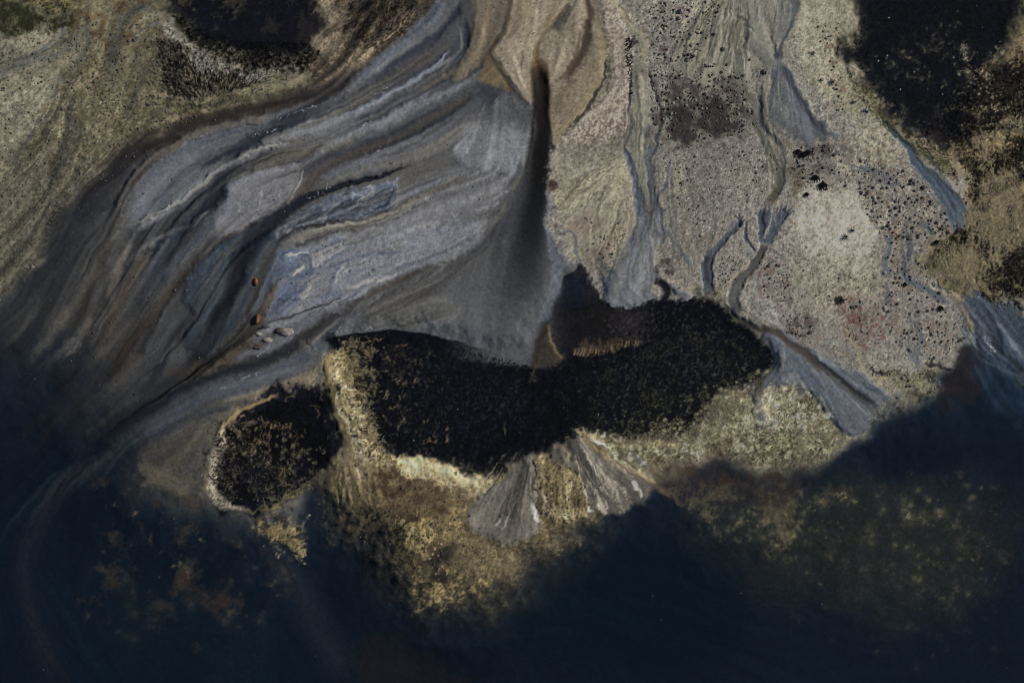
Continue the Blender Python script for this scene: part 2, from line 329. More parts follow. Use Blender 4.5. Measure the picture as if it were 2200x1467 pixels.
# tan ribbon under it
T2([(2010, 745, 10), (1880, 810, 18), (1770, 880, 22), (1660, 935, 24), (1500, 975, 26), (1320, 1010, 26), (1212, 1060, 24), (1168, 1130, 16)], (108, 105, 99), a=.85, e=.8, dh=.03)
T2([(1890, 800, 5), (1780, 868, 7), (1650, 930, 8), (1490, 968, 7), (1300, 1000, 6)], (136, 131, 121), a=.6)
T2([(1900, 830, 5), (1770, 905, 7), (1660, 955, 7), (1500, 992, 7), (1320, 1034, 7), (1210, 1090, 6)], (52, 48, 46), a=.75)
T2([(1740, 890, 4), (1640, 945, 5), (1480, 985, 5), (1300, 1022, 5)], (62, 58, 56), a=.6)
# grey back of the centre fan
BK = [(1100, 372), (1010, 372), (940, 415), (870, 462), (800, 490), (700, 512), (640, 530), (600, 545), (720, 535), (840, 520), (950, 495), (1060, 450)]
R(BK, (104, 104, 107), a=.85, soft=24, w=(1, 4, 0), st=.06, gr=2)
N(BK, (138, 136, 134), 'l2', .4, 1.4, a=.4, soft=24)
N(BK, (76, 76, 80), 'l3', .4, 1.4, a=.4, soft=24, gr=.1)
# pale marble
MB_ = [(584, 566), (620, 536), (700, 524), (831, 497), (932, 488), (1050, 478), (999, 540), (949, 567), (891, 584), (848, 601), (797, 631), (747, 655), (690, 682), (640, 700), (590, 712), (556, 728), (575, 660), (588, 610)]
R(MB_, (114, 116, 124), a=.85, soft=24, w=(2, 3, 0), flow=(-.92, .36), st=.08, mo=.06, dh=.03, name='marbled_silt')
N([(588, 560), (640, 535), (760, 520), (850, 540), (820, 600), (720, 640), (660, 680), (595, 690)], (80, 90, 112), 'l3', -.1, 1.0, a=.75, soft=20, w=(4, 8, 0), gr=.15)
N([(640, 540), (760, 520), (900, 510), (850, 600), (760, 640), (660, 680)], (160, 154, 152), 'l2', .5, .9, a=.7, soft=20, w=(4, 8, 0), sign=-1, gr=.15)
T([(604, 562, 6), (610, 545, 7), (650, 540, 6), (670, 560, 5), (668, 584, 6), (640, 594, 7), (606, 592, 7), (600, 575, 6)], (66, 77, 98), a=.85, e=.8, ends=(.02, .02), lm=.1)
R([(606, 560), (650, 553), (664, 570), (656, 586), (620, 590)], (84, 94, 114), a=.8, soft=10)
T([(612, 550, 3), (640, 544, 5), (672, 540, 4)], (160, 154, 146), a=.85, e=.8, lm=.1)
T([(626, 590, 3), (642, 582, 6), (656, 572, 4)], (176, 166, 154), a=.95, e=.8, lm=.1)
T([(600, 640, 12), (630, 632, 16), (660, 622, 12)], (82, 92, 116), a=.7, e=.9, w=(4, 6, 0), lm=.5)
T([(668, 612, 4), (660, 626, 6), (646, 640, 5)], (164, 156, 150), a=.7, e=.9, lm=.2)
T([(735, 572, 4), (716, 590, 5), (712, 612, 5), (700, 632, 4), (680, 645, 3)], (82, 88, 104), a=.8, e=.8, lm=.1)
T([(748, 566, 3), (727, 588, 3), (722, 612, 3)], (160, 152, 148), a=.6, e=.8, lm=.1)
T([(870, 542, 4), (820, 546, 6), (770, 556, 6), (700, 575, 4)], (76, 84, 102), a=.65, e=.9)
T([(845, 598, 5), (790, 610, 6), (740, 622, 4)], (168, 160, 152), a=.6, e=.9)
T([(830, 575, 3), (780, 584, 4), (745, 596, 3)], (88, 96, 112), a=.6, e=.9)
T([(740, 634, 2), (673, 664, 3.5), (616, 683, 3.5), (575, 697, 3)], (50, 47, 49), a=.9, e=.8)
T([(635, 640, 3), (612, 648, 5), (596, 655, 4)], (34, 34, 42), a=.6, e=.9, w=(4, 3, 0))
# slate back between marble and the lower rill
T([(800, 634, 6), (740, 657, 12), (673, 690, 15), (622, 722, 15), (572, 750, 11), (525, 762, 8), (484, 790, 6)], (96, 99, 107), a=.85, e=.7, dh=.02)

ribbons(40, 12, (3, 8), .2, .008, [(40, 43, 50), (52, 53, 57), (118, 119, 122), (106, 108, 113), (124, 120, 114)], length=(4, 8))
# left-hand streaks
R([(250, 400), (300, 520), (330, 620), (300, 740), (220, 860), (100, 960), (-160, 1000), (-160, 720), (60, 640), (160, 500)], (60, 60, 60), a=.7, soft=80, w=(2, 6, 6), st=.06)
N([(250, 400), (330, 620), (220, 860), (-100, 1000), (-160, 720), (60, 640), (160, 500)], (34, 36, 41), 'l3', .2, 1.5, a=.6, soft=60, gr=.1)
N([(250, 400), (330, 620), (220, 860), (-100, 1000), (-160, 720), (60, 640), (160, 500)], (96, 90, 84), 'l3', .5, 1.5, a=.5, soft=60, gr=.1, sign=-1)
T([(188, 490, 18), (135, 540, 24), (84, 591, 22), (50, 641, 18), (0, 698, 18), (-60, 760, 18)], (42, 45, 51), a=.75, e=.95, lm=.8)
T([(250, 500, 8), (222, 557, 12), (190, 640, 12), (150, 710, 8)], (50, 46, 43), a=.75, e=.9, lm=.7)
T([(285, 520, 10), (262, 560, 12), (246, 610, 12), (232, 660, 10)], (98, 91, 86), a=.7, e=.8)
T([(390, 500, 16), (350, 545, 22), (330, 600, 20), (300, 660, 10)], (74, 79, 90), a=.8, e=.8)
T([(330, 540, 6), (289, 590, 16), (256, 650, 20), (236, 705, 16), (200, 760, 12)], (72, 64, 58), a=.75, e=.8, dh=.01)
T([(220, 560, 12), (170, 640, 14), (120, 720, 12), (60, 800, 10)], (86, 82, 76), a=.55, e=.9)
T([(150, 660, 14), (110, 720, 16), (90, 765, 10)], (102, 96, 88), a=.6, e=.8)
T([(200, 680, 12), (160, 740, 14), (135, 775, 8)], (98, 91, 84), a=.6, e=.8)
T([(260, 640, 6), (220, 700, 7), (190, 750, 6)], (104, 98, 90), a=.5, e=.9)
T([(510, 496, 3), (447, 540, 6), (400, 592, 10), (366, 634, 15), (323, 682, 17), (280, 736, 18), (230, 800, 18), (170, 860, 16)], (54, 48, 44), a=.85, e=.85, dh=-.03)
T([(372, 600, 12), (335, 670, 16), (300, 760, 16), (240, 830, 14)], (70, 63, 56), a=.6, e=.9)
T([(345, 660, 8), (320, 720, 10), (300, 770, 8)], (36, 40, 48), a=.7, e=.9)
T([(400, 690, 14), (375, 730, 14), (340, 800, 14), (290, 860, 14)], (34, 38, 46), a=.8, e=.9)
T([(385, 730, 5), (360, 760, 6), (340, 785, 4)], (112, 106, 98), a=.6, e=.9)
# teal lobe
R([(600, 488), (552, 490), (505, 508), (447, 544), (417, 577), (397, 611), (393, 641), (405, 664), (416, 678), (407, 709), (405, 748), (428, 762), (464, 758), (498, 722), (525, 680), (545, 610), (565, 550)],
  (54, 62, 74), soft=6, w=(1, 2, 0), st=.12, dh=.05)
T([(590, 488, 14), (560, 520, 18), (528, 560, 18), (516, 610, 15), (492, 648, 13), (458, 680, 12), (440, 720, 10)], (26, 32, 43), a=.9, e=.9, w=(1, 2, 0))
T([(500, 560, 14), (465, 595, 18), (440, 630, 16), (428, 656, 8)], (70, 80, 91), a=.7, e=.9)
T([(510, 590, 8), (492, 620, 10), (470, 648, 7)], (68, 76, 86), a=.7, e=.8)
T([(480, 690, 8), (450, 715, 12), (430, 748, 10)], (74, 82, 92), a=.7, e=.8)
T([(525, 540, 3), (490, 580, 4), (460, 620, 3)], (36, 42, 52), a=.6, e=.9)
T([(590, 522, 8), (566, 591, 14), (546, 651, 15), (524, 692, 14), (474, 750, 14), (430, 780, 10)], (70, 70, 68), a=.85, e=.7)
T([(598, 550, 7), (578, 591, 9), (562, 636, 9), (542, 682, 7)], (90, 98, 110), a=.8, e=.7)
T([(604, 596, 5), (580, 640, 10), (562, 685, 12), (526, 730, 16), (488, 768, 20), (437, 797, 22), (380, 820, 18)], (80, 71, 60), a=.9, e=.7, dh=.02)
N([(600, 596), (600, 660), (560, 740), (440, 820), (380, 830), (480, 740), (560, 640)], (46, 42, 40), 'n12', .7, .6, a=.7, soft=12)
T([(355, 795, 20), (400, 800, 18), (450, 790, 14)], (66, 59, 52), a=.6, e=.9)

R([(160, 900), (330, 830), (450, 850), (480, 890), (430, 1060), (250, 1070), (120, 1000)], (56, 57, 59), a=.75, soft=90, w=(1, 5, 6), st=.05)
ribbons(46, 13, (3, 10), .5, .012, [(38, 41, 48), (50, 51, 54), (100, 97, 93), (88, 87, 86), (112, 109, 104), (74, 70, 66)], lo=0.0, hi=4.6, length=(4, 6))
# the two deep troughs and the silver crests between them
T([(860, 370, 4), (740, 401, 7), (645, 438, 12), (588, 476, 19), (538, 520, 23), (508, 572, 21), (492, 625, 18), (470, 682, 18), (440, 740, 18), (396, 805, 16)], (24, 28, 37), a=.85, e=.95, lm=.2, w=(0, 1, 3), dh=-.05, ends=(.1, .3))
T([(742, 208, 10), (645, 250, 16), (562, 287, 18), (508, 322, 15), (478, 384, 15), (438, 445, 16), (388, 500, 15), (338, 570, 15), (292, 650, 14), (245, 735, 12)], (34, 38, 47), a=.72, e=.95, lm=.2, w=(0, 1, 3), dh=-.04, ends=(.15, .35))
T([(600, 303, 4), (500, 349, 8), (430, 400, 9), (352, 458, 10), (278, 498, 8)], (134, 134, 136), a=.65, e=.9, lm=.2, w=(0, 1, 3), dh=.04)
T([(985, 120, 5), (900, 170, 9), (810, 222, 10), (720, 262, 11), (640, 284, 9), (575, 304, 6)], (128, 132, 140), a=.6, e=.9, lm=.2, w=(0, 1, 3), dh=.03)  # silver highlight painted along the crest
T([(930, 200, 7), (830, 256, 11), (740, 304, 12), (660, 348, 10)], (122, 126, 134), a=.55, e=.9, lm=.2, w=(0, 1, 3), dh=.03)
T([(1080, 395, 10), (960, 440, 18), (850, 482, 18), (740, 512, 14), (640, 540, 8)], (124, 124, 126), a=.5, e=.95, lm=.2, w=(0, 1, 3), dh=.03)
T([(420, 330, 14), (350, 380, 18), (300, 440, 16), (268, 495, 10)], (104, 108, 116), a=.55, e=.95, lm=.3, w=(0, 1, 3), dh=.03)
# lower rill: runs from the centre fan to the lake
T([(1016, 548, 8), (960, 570, 10), (898, 590, 12), (831, 620, 13), (764, 656, 14), (690, 704, 15), (639, 741, 16), (572, 775, 17), (505, 797, 17), (437, 820, 18), (370, 856, 20), (286, 898, 24), (219, 938, 28), (160, 985, 30), (100, 1040, 30)],
  [(74, 68, 62), (66, 61, 57), (44, 42, 43), (28, 31, 38), (27, 31, 40), (26, 31, 41), (22, 28, 38)], a=.9, e=.85, lm=.6, dh=-.05, name='lower_rill')
T([(740, 690, 12), (690, 745, 22), (639, 779, 24), (555, 812, 24), (454, 840, 24), (387, 870, 22), (303, 926, 20), (220, 985, 20)], (64, 70, 80), a=.85, e=.8, dh=.02)
T([(640, 790, 6), (560, 830, 8), (470, 860, 8)], (84, 90, 98), a=.5, e=.9)
T([(555, 862, 10), (404, 890, 16), (303, 925, 16), (215, 975, 14)], (68, 66, 62), a=.6, e=.9)
T([(505, 872, 8), (430, 892, 10), (370, 916, 12), (290, 965, 14), (200, 1030, 16)], (34, 38, 47), a=.75, e=.9)
T([(510, 905, 8), (440, 935, 16), (390, 970, 22), (345, 1015, 24), (310, 1055, 18)], (80, 75, 65), a=.7, e=.9)
T([(455, 905, 5), (420, 940, 6), (400, 975, 5)], (110, 104, 92), a=.5, e=.9)

# --- sand lobes at the top centre
G([(1150, -60), (1150, 60), (1155, 160), (1160, 320), (1150, 450), (1120, 600), (1090, 760)], 50)
R([(1000, -60), (1110, -60), (1098, 10), (1086, 65), (1058, 108), (1022, 150), (975, 176), (988, 140), (1010, 90), (1018, 40)], (94, 86, 74), soft=7, w=(1, 2, 0), flow=(-.3, .9), st=.1, dh=.03, name='sand_lobe')
T([(1050, -30, 8), (1050, 40, 10), (1032, 95, 9), (1000, 145, 7)], (118, 102, 78), a=.6, e=.9)
T([(1020, -10, 8), (1020, 50, 8), (1008, 100, 7)], (52, 47, 43), a=.6, e=.9)
R([(1056, 113), (1084, 158), (1108, 198), (1086, 196), (1050, 182), (1028, 170), (1040, 140)], (100, 86, 66), soft=5, w=(1, 1, 0), st=.08)
R([(1030, 176), (1060, 184), (1090, 198), (1112, 201), (1145, 222), (1140, 250), (1100, 235), (1060, 222), (1030, 205)], (44, 47, 54), a=.75, soft=18, w=(3, 3, 0), apex=(1080, 150), lm=4)
R([(1080, 205), (1144, 225), (1141, 300), (1128, 346), (1120, 348), (1108, 336), (1102, 362), (1090, 368), (1078, 352), (1060, 362), (1010, 356), (985, 330), (1020, 270)],
  (102, 103, 107), soft=14, w=(1, 4, 0), apex=(1085, 150), st=.15, lm=6, dh=.03, mo=.04, name='feather_fan')
R([(1036, 190), (1140, 225), (1130, 275), (1080, 262), (1020, 255)], (52, 54, 60), a=.55, soft=34, w=(3, 4, 0), apex=(1085, 150), lm=7)
R([(1100, -60), (1097, 8), (1090, 40), (1066, 96), (1057, 112), (1083, 158), (1110, 195), (1146, 221), (1150, 141), (1145, 111), (1164, 81), (1194, 40), (1226, 8), (1232, -60)],
  (130, 119, 102), soft=5, w=(1, 1, 0), flow=(-.05, 1), st=.07, dh=.05, name='sand_lobe_middle')
T([(1100, -20, 4), (1094, 40, 5), (1068, 98, 5)], (84, 72, 57), a=.7, e=.9)
T([(1130, 0, 10), (1130, 80, 12), (1110, 140, 8)], (128, 112, 87), a=.5, e=.9)
T([(1180, 0, 8), (1172, 50, 8), (1150, 90, 6)], (122, 106, 82), a=.5, e=.9)
T([(1121, 110, 2.5), (1121, 128, 3), (1119, 150, 4)], (48, 47, 50), a=.6, e=.9)
T([(1088, 165, 4), (1102, 182, 6), (1118, 198, 4)], (48, 50, 56), a=.75, e=.9, lm=1)
R([(1236, -60), (1251, 27), (1251, 67), (1235, 118), (1214, 155), (1181, 178), (1168, 158), (1150, 118), (1167, 81), (1201, 40), (1226, 5)],
  (126, 116, 100), soft=5, w=(1, 1, 0), flow=(-.2, 1), st=.07, dh=.05, name='sand_lobe_right')
T([(1226, 10, 5), (1206, 46, 10), (1198, 62, 11), (1190, 74, 6)], (58, 56, 56), a=.75, e=.95, lm=.8)
T([(1240, 0, 6), (1226, 30, 7)], (80, 74, 68), a=.6, e=.9)
T([(1254, -30, 8), (1266, 40, 12), (1260, 94, 13), (1232, 141, 13), (1197, 182, 9)], (58, 48, 41), a=.92, e=.85, dh=-.03)
R([(1270, -60), (1284, 20), (1278, 90), (1248, 150), (1200, 192), (1178, 200), (1178, 240), (1183, 303), (1196, 304), (1240, 262), (1284, 212), (1300, 150), (1306, 60), (1300, -60)],
  (118, 107, 89), soft=8, w=(1, 1, 0), st=.08, dh=.02, name='sand_apron')
G([(1290, -40), (1296, 100), (1284, 200), (1240, 250), (1190, 306)], 20)
T([(1240, 165, 10), (1205, 205, 12), (1190, 250, 8)], (74, 66, 56), a=.6, e=.95)
T([(1292, 60, 8), (1292, 140, 9), (1272, 205, 9), (1230, 255, 8), (1194, 296, 5)], (138, 123, 94), a=.7, e=.8)
T([(1302, 120, 2), (1296, 175, 3), (1284, 204, 4), (1241, 256, 5), (1200, 304, 6)], (44, 44, 42), a=.85, e=.8, dh=-.03)
for pts, c in (([(1097, -10, 5), (1092, 27, 7), (1082, 67, 8), (1054, 110, 7), (1020, 152, 5)], (66, 58, 50)), ([(1054, 116, 3), (1079, 162, 5), (1106, 199, 5), (1142, 224, 4)], (58, 54, 51)), ([(1228, 4, 4), (1194, 42, 6), (1164, 83, 7), (1148, 116, 6)], (88, 75, 58)), ([(1250, 60, 4), (1237, 120, 6), (1214, 158, 6), (1184, 180, 5)], (64, 54, 46)),
               ([(1120, -10, 14), (1112, 40, 14), (1090, 90, 10)], (104, 92, 74)), ([(1200, -10, 12), (1186, 30, 12), (1160, 70, 8)], (106, 94, 76))):
    T(pts, c, a=.7, e=.95, lm=.1, w=(0, 1, 0))
for pts in ([(1100, 120, 6), (1112, 160, 7), (1128, 196, 5)], [(1216, 80, 7), (1204, 120, 8), (1186, 160, 6)], [(1150, 20, 8), (1146, 60, 8), (1128, 110, 6)]):
    T(pts, (152, 141, 122), a=.6, e=.95, lm=.1, w=(0, 1, 0), dh=.02)
# the dark stream
R([(1146, 150), (1176, 160), (1178, 235), (1183, 303), (1193, 322), (1180, 377), (1172, 420), (1166, 490), (1158, 560), (1140, 620), (1110, 640), (1085, 600), (1080, 520), (1096, 440), (1118, 395), (1131, 360), (1139, 320), (1144, 235)],
  (20, 18, 18), soft=12, w=(0, 1, 0), st=.04, wet=.2, fade=((1140, 440), (1105, 640), 1.0, .0), name='dark_stream')
R([(1146, 130), (1172, 135), (1176, 170), (1146, 170)], (64, 49, 33), a=.85, soft=14, w=(0, 1, 0))
T([(1150, 100, 6), (1154, 125, 9), (1158, 145, 11)], (96, 76, 52), a=.75, e=.95)

# ================================================= the weed pools
R([(694, 728), (740, 704), (820, 690), (890, 690), (960, 708), (1040, 728), (1100, 738), (1130, 730), (1140, 690), (1160, 660), (1190, 610), (1205, 580), (1232, 560), (1262, 545), (1296, 575), (1310, 620), (1340, 634), (1370, 636), (1400, 630), (1460, 636), (1500, 632), (1546, 656), (1585, 690), (1622, 706), (1646, 734), (1656, 765), (1650, 795), (1610, 825), (1556, 846), (1524, 885), (1500, 918), (1460, 936), (1400, 938), (1320, 942), (1250, 926), (1228, 930), (1190, 955), (1150, 978), (1100, 995), (1070, 1018), (1000, 1020), (965, 996), (910, 990), (850, 985), (800, 950), (775, 900), (752, 850), (725, 800), (705, 770)],
  BLK, soft=18, w=(1, 4, 0), gr=4, dh=-.16, hs=40, st=.03, mo=.10, name='weed_pool', wet=.2)
R([(760, 760), (940, 760), (1100, 800), (1140, 860), (1060, 930), (930, 960), (850, 930), (790, 860)], (17, 19, 25), a=.8, soft=90, w=(3, 8, 6), mo=.2)
R([(1290, 790), (1480, 690), (1620, 740), (1620, 800), (1520, 880), (1420, 920), (1320, 920), (1270, 860)], (20, 21, 24), a=.8, soft=90, w=(3, 8, 6), mo=.2)
R([(1185, 690), (1280, 650), (1360, 680), (1370, 720), (1300, 735), (1200, 740)], (24, 21, 20), a=.8, soft=40, w=(3, 6, 0))
R([(1330, 670), (1390, 660), (1400, 720), (1360, 740)], (44, 38, 42), a=.6, soft=50, w=(3, 6, 0))
R([(1255, 562), (1290, 580), (1305, 620), (1280, 640), (1240, 640), (1230, 600)], (44, 36, 35), a=.8, soft=34, w=(4, 6, 0))
N([(1240, 580), (1310, 590), (1310, 650), (1240, 650)], (22, 24, 32), 'l2', .0, .8, a=.8, soft=26)
R([(1220, 596), (1262, 590), (1262, 640), (1205, 660), (1190, 660)], (16, 22, 34), a=.85, soft=26)
PL_ = [(745, 730), (900, 725), (1130, 785), (1165, 800), (1230, 765), (1300, 700), (1400, 670), (1500, 650), (1620, 720), (1645, 780), (1540, 840), (1480, 920), (1300, 930), (1180, 950), (1060, 1000), (960, 985), (830, 950), (770, 860)]
N(PL_, (34, 34, 37), 'n3', .6, 2.0, a=.4, soft=50, gr=1.0)
N([(745, 730), (930, 740), (960, 850), (930, 970), (830, 950), (770, 860)], (56, 48, 38), 'n12', .5, 1.6, a=.6, soft=50, gr=1.0)
N([(1300, 700), (1500, 660), (1640, 740), (1540, 840), (1300, 900)], (46, 45, 45), 'n3', .4, 2.0, a=.45, soft=120, gr=1.0)
# olive / cream edges of the right pool
N([(1330, 900), (1480, 850), (1640, 790), (1600, 870), (1500, 940), (1360, 960), (1260, 945)], (58, 57, 42), 'n6', -.4, 2.2, a=.75, soft=80, gr=1.0)
N([(1400, 920), (1520, 880), (1640, 800), (1600, 880), (1500, 950), (1380, 950)], (132, 123, 94), 'n6', .3, 1.6, a=.75, soft=60, gr=1.0)
N([(1250, 930), (1330, 946), (1420, 930), (1500, 925), (1500, 970), (1400, 980), (1300, 965)], (172, 158, 120), 'n6', -.3, 1.6, a=.85, soft=34, gr=1.0)

T([(1161, 150, 12), (1161, 235, 14), (1160, 303, 18), (1154, 370, 20), (1144, 440, 22), (1130, 520, 26)], None, dh=-.03, ends=(.1, .5), e=1.0)
# --- big centre fan
R([(1165, 250), (1186, 320), (1180, 380), (1172, 430), (1178, 500), (1190, 530), (1214, 552), (1240, 562), (1236, 582), (1214, 593), (1201, 625), (1174, 675), (1157, 704), (1150, 735), (1143, 771), (1097, 771), (1066, 760), (1006, 740), (965, 729), (898, 714), (807, 710), (720, 722),
   (740, 690), (770, 656), (831, 622), (898, 592), (965, 566), (1016, 540), (1066, 490), (1100, 420), (1128, 370), (1142, 320), (1150, 250)],
  (80, 82, 86), soft=4, hs=50, w=(.5, 1, 0), apex=(1150, 220), st=.06, mo=.03, dh=.06, name='centre_fan')
R([(1066, 480), (1016, 535), (940, 575), (850, 618), (780, 655), (800, 690), (900, 660), (1000, 600), (1070, 540)], (70, 68, 67), a=.75, soft=40, w=(1, 3, 0), flow=(-.85, .5), st=.14)
T([(1161, 150, 12), (1161, 230, 16), (1161, 300, 24), (1154, 370, 36), (1142, 440, 54), (1126, 520, 80), (1110, 600, 104), (1096, 690, 122), (1086, 790, 130)], [(30, 26, 24), (26, 24, 23), (24, 23, 24), (28, 29, 31), (37, 39, 42), (48, 51, 55), (60, 63, 67), (72, 74, 78), (80, 82, 86)], a=.95, side=(.75, 1.0), ends=(.02, .02), lm=.05, w=(0, 1, 0), dh=-.02)
T([(1161, 150, 12), (1162, 230, 14), (1162, 300, 19), (1157, 370, 24), (1148, 440, 28), (1138, 510, 32), (1126, 580, 34), (1114, 650, 36), (1106, 720, 36)], [(30, 25, 22), (26, 23, 22), (22, 21, 21), (20, 20, 21), (23, 24, 26), (28, 30, 33), (40, 42, 46), (56, 58, 62), (72, 74, 78)], a=.95, side=(.6, 1.0), ends=(.02, .25), lm=.05, w=(0, 1, 0))
T([(1176, 470, 5), (1182, 530, 10), (1200, 580, 16), (1184, 650, 14), (1160, 700, 10)], (92, 99, 110), a=.8, e=.95, side=(1., .5))
R([(990, 660), (970, 690), (900, 706), (830, 702), (790, 690), (850, 660), (930, 638), (968, 645)], (92, 91, 88), a=.7, soft=9, w=(0, 2, 0), flow=(-.95, .25), st=.1, dh=.01)
for k in range(5):
    T([(968 - 16 * k, 650 + 4 * k, 2.2), (974 - 22 * k, 664 + 4 * k, 2.2), (940 - 24 * k, 684 + 4 * k, 2.2), (880 - 22 * k, 699 + k, 2)], (66, 65, 65), a=.4, e=.9, lm=.1)
T([(950, 600, 3), (860, 640, 4), (780, 680, 3)], (104, 100, 95), a=.4, e=.9)
T([(1130, 640, 16), (1110, 700, 18), (1100, 760, 14)], (86, 88, 92), a=.5, e=.95)
T([(1178, 400, 5), (1178, 440, 9), (1186, 490, 10), (1200, 530, 9), (1226, 560, 7)], (98, 102, 112), a=.85, e=.8)

# ---- fine work round the pools (fans drawn thread by thread)
def TC_(pts, col, a=.8, e=.85, **kw):
    T([(550 + x / 2, 645 + y / 2, h / 2) for x, y, h in pts], col, a=a, e=e, **kw)
def threads(apex, rim, n, seed, cols, hw=(1.2, 3.2), a=(.3, .75), s0=(.05, .6), bow=.06, ends=(.25, .25), back=.98):
    """fine threads of sediment running from a fan's apex to points along its rim"""
    rng = np.random.default_rng(seed); rim_ = spline([(x, y) for x, y in rim], 8)
    ax, ay = apex
    for i in range(n):
        q = rim_[int((i + rng.random()) / n * (len(rim_) - 1))]
        t0 = s0[0] + (s0[1] - s0[0]) * rng.random(); t1 = back - .25 * rng.random() ** 2
        dx, dy = q[0] - ax, q[1] - ay; b = rng.normal(0, bow); w = hw[0] + (hw[1] - hw[0]) * rng.random()
        pts = []
        for t, k in ((t0, .5), ((t0 * 2 + t1) / 3, .8), ((t0 + 2 * t1) / 3, 1.0), (t1, .7)):
            o = b * math.sin(math.pi * t); pts.append((ax + dx * t - dy * o, ay + dy * t + dx * o, w * k))
        T(pts, cols[int(rng.integers(0, len(cols)))], a=rng.uniform(*a), e=.9, ends=ends, lm=.2, w=(1, 1, 0), dh=.006 * (1 if rng.random() < .5 else -1), g=.0, per=2)
# ================================================= right side
def TR_(pts, col, a=.8, e=.85, **kw):
    if not isinstance(col, list) and 98 < col[0] < 138 and col[0] > col[2]: col = (col[0] * .86, col[1] * .89, col[2] * .96)
    a = min(.97, a * 1.1)
    T([(1100 + x / 2, y / 2, h / 2) for x, y, h in pts], col, a=a, e=e, **kw)
def ZR(pts): return [(1100 + x / 2, y / 2) for x, y in pts]
STONY = [(1310, -60), (1880, -60), (1830, 60), (1800, 110), (1850, 165), (1900, 250), (2000, 340), (2080, 430), (2060, 500), (1990, 560), (2040, 640), (2090, 720), (2100, 745), (2060, 765), (2048, 790), (2022, 815), (2020, 842), (1994, 866), (1948, 850),
   (1930, 890), (1880, 925), (1760, 965), (1600, 950), (1520, 870), (1660, 790), (1640, 720), (1540, 652), (1480, 640), (1300, 640), (1262, 575), (1220, 560), (1185, 500), (1180, 400), (1200, 310), (1340, 290), (1370, 200)]
R(STONY, (126, 122, 114), soft=14, w=(1, 4, 0), gr=2, st=.03, mo=.16, name='stony_flat')
N(STONY, (104, 97, 88), 'n150', -.3, 2.4, a=.45, soft=40)
N(STONY, (140, 134, 120), 'n60', .4, 2.4, a=.4, soft=40, sign=-1)
N(STONY, (74, 66, 60), 'n3', .9, 1.4, a=.6, soft=40, gr=1.0)
N(STONY, (162, 155, 142), 'n3', 1.1, 1.4, a=.55, soft=40, gr=1.0, sign=-1)
# stippled pink bank
PINK = [(1288, -60), (1304, 67), (1309, 151), (1295, 204), (1255, 246), (1204, 300), (1251, 308), (1282, 316), (1322, 294), (1352, 262), (1362, 209), (1354, 168), (1356, 84), (1335, 44), (1306, -60)]
R(PINK, (152, 140, 126), soft=8, w=(2, 2, 0), gr=2, mo=.1, dh=.03, name='stippled_bank')
N(PINK, (72, 63, 58), 'n3', .25, .9, a=.65, soft=8, gr=.6)
N([(1340, 60), (1366, 80), (1368, 200), (1352, 225), (1345, 120)], (36, 32, 34), 'n6', .2, .9, a=.85, soft=12, gr=.8)
for k in range(12):
    x0 = 1226 + 10 * k; y0 = 262 + abs(k - 7) * -3 + 14
    T([(x0 + 4, y0 - 8, 1.2), (x0 + 1 + (k - 6) * .5, y0 + 12, 1.8), (x0 - 3 + (k - 6) * 1.3, y0 + 36, 2.0)], (74, 64, 60), a=.7, e=.8, lm=.2, w=(2, 2, 0), g=.3)
TR_([(405, -20, 8), (440, 20, 9), (490, 80, 11), (545, 140, 14), (572, 185, 15), (570, 230, 16), (548, 275, 18)], (142, 133, 108), a=.9, e=.6)
TR_([(440, 10, 3), (500, 80, 4), (560, 150, 4)], (92, 84, 66), a=.6)
TR_([(545, 250, 26), (545, 340, 36), (552, 430, 50), (575, 510, 66), (562, 590, 64), (552, 670, 54), (565, 760, 42), (582, 850, 32), (592, 930, 22)], (122, 116, 95), a=.95, e=.6, lm=.5, st=.12, name='olive_channel')
TR_([(512, 290, 6), (502, 420, 8), (508, 520, 10), (488, 610, 10), (480, 680, 8)], (62, 66, 70), a=.85, dh=-.03)
TR_([(580, 290, 5), (612, 400, 7), (640, 500, 9), (626, 600, 9), (606, 680, 8)], (62, 66, 70), a=.85, dh=-.03)
TR_([(550, 300, 10), (556, 420, 14), (575, 520, 16), (560, 620, 14), (556, 700, 10)], (146, 141, 126), a=.75, dh=.03)
TR_([(575, 300, 8), (600, 420, 12), (610, 500, 12)], (136, 128, 104), a=.7, lm=.6)
TR_([(560, 420, 8), (580, 540, 8), (560, 640, 6)], (134, 126, 100), a=.5)
TR_([(600, 560, 8), (575, 640, 8), (575, 720, 6)], (74, 74, 68), a=.5)
# gravelly top, dark gravel
N([(1330, -60), (1560, -60), (1500, 120), (1400, 110)], (76, 67, 60), 'n6', .3, 1.4, a=.7, soft=40, gr=.8)
N([(1330, -60), (1560, -60), (1500, 120), (1400, 110)], (160, 151, 134), 'n12', .7, 1.4, a=.6, soft=40, sign=-1, gr=.5)
N([(1392, 110), (1490, 110), (1500, 300), (1420, 310), (1388, 240)], (56, 49, 49), 'n12', -.6, 2.2, a=.75, soft=60, gr=.7)
N([(1440, 160), (1610, 150), (1640, 260), (1560, 300), (1440, 290)], (58, 51, 49), 'n12', -.7, 2.4, a=.75, soft=60, gr=.9)
N([(1410, 215), (1590, 225), (1590, 300), (1450, 310)], (40, 36, 36), 'n25', -.5, 2.0, a=.8, soft=50, gr=.6)
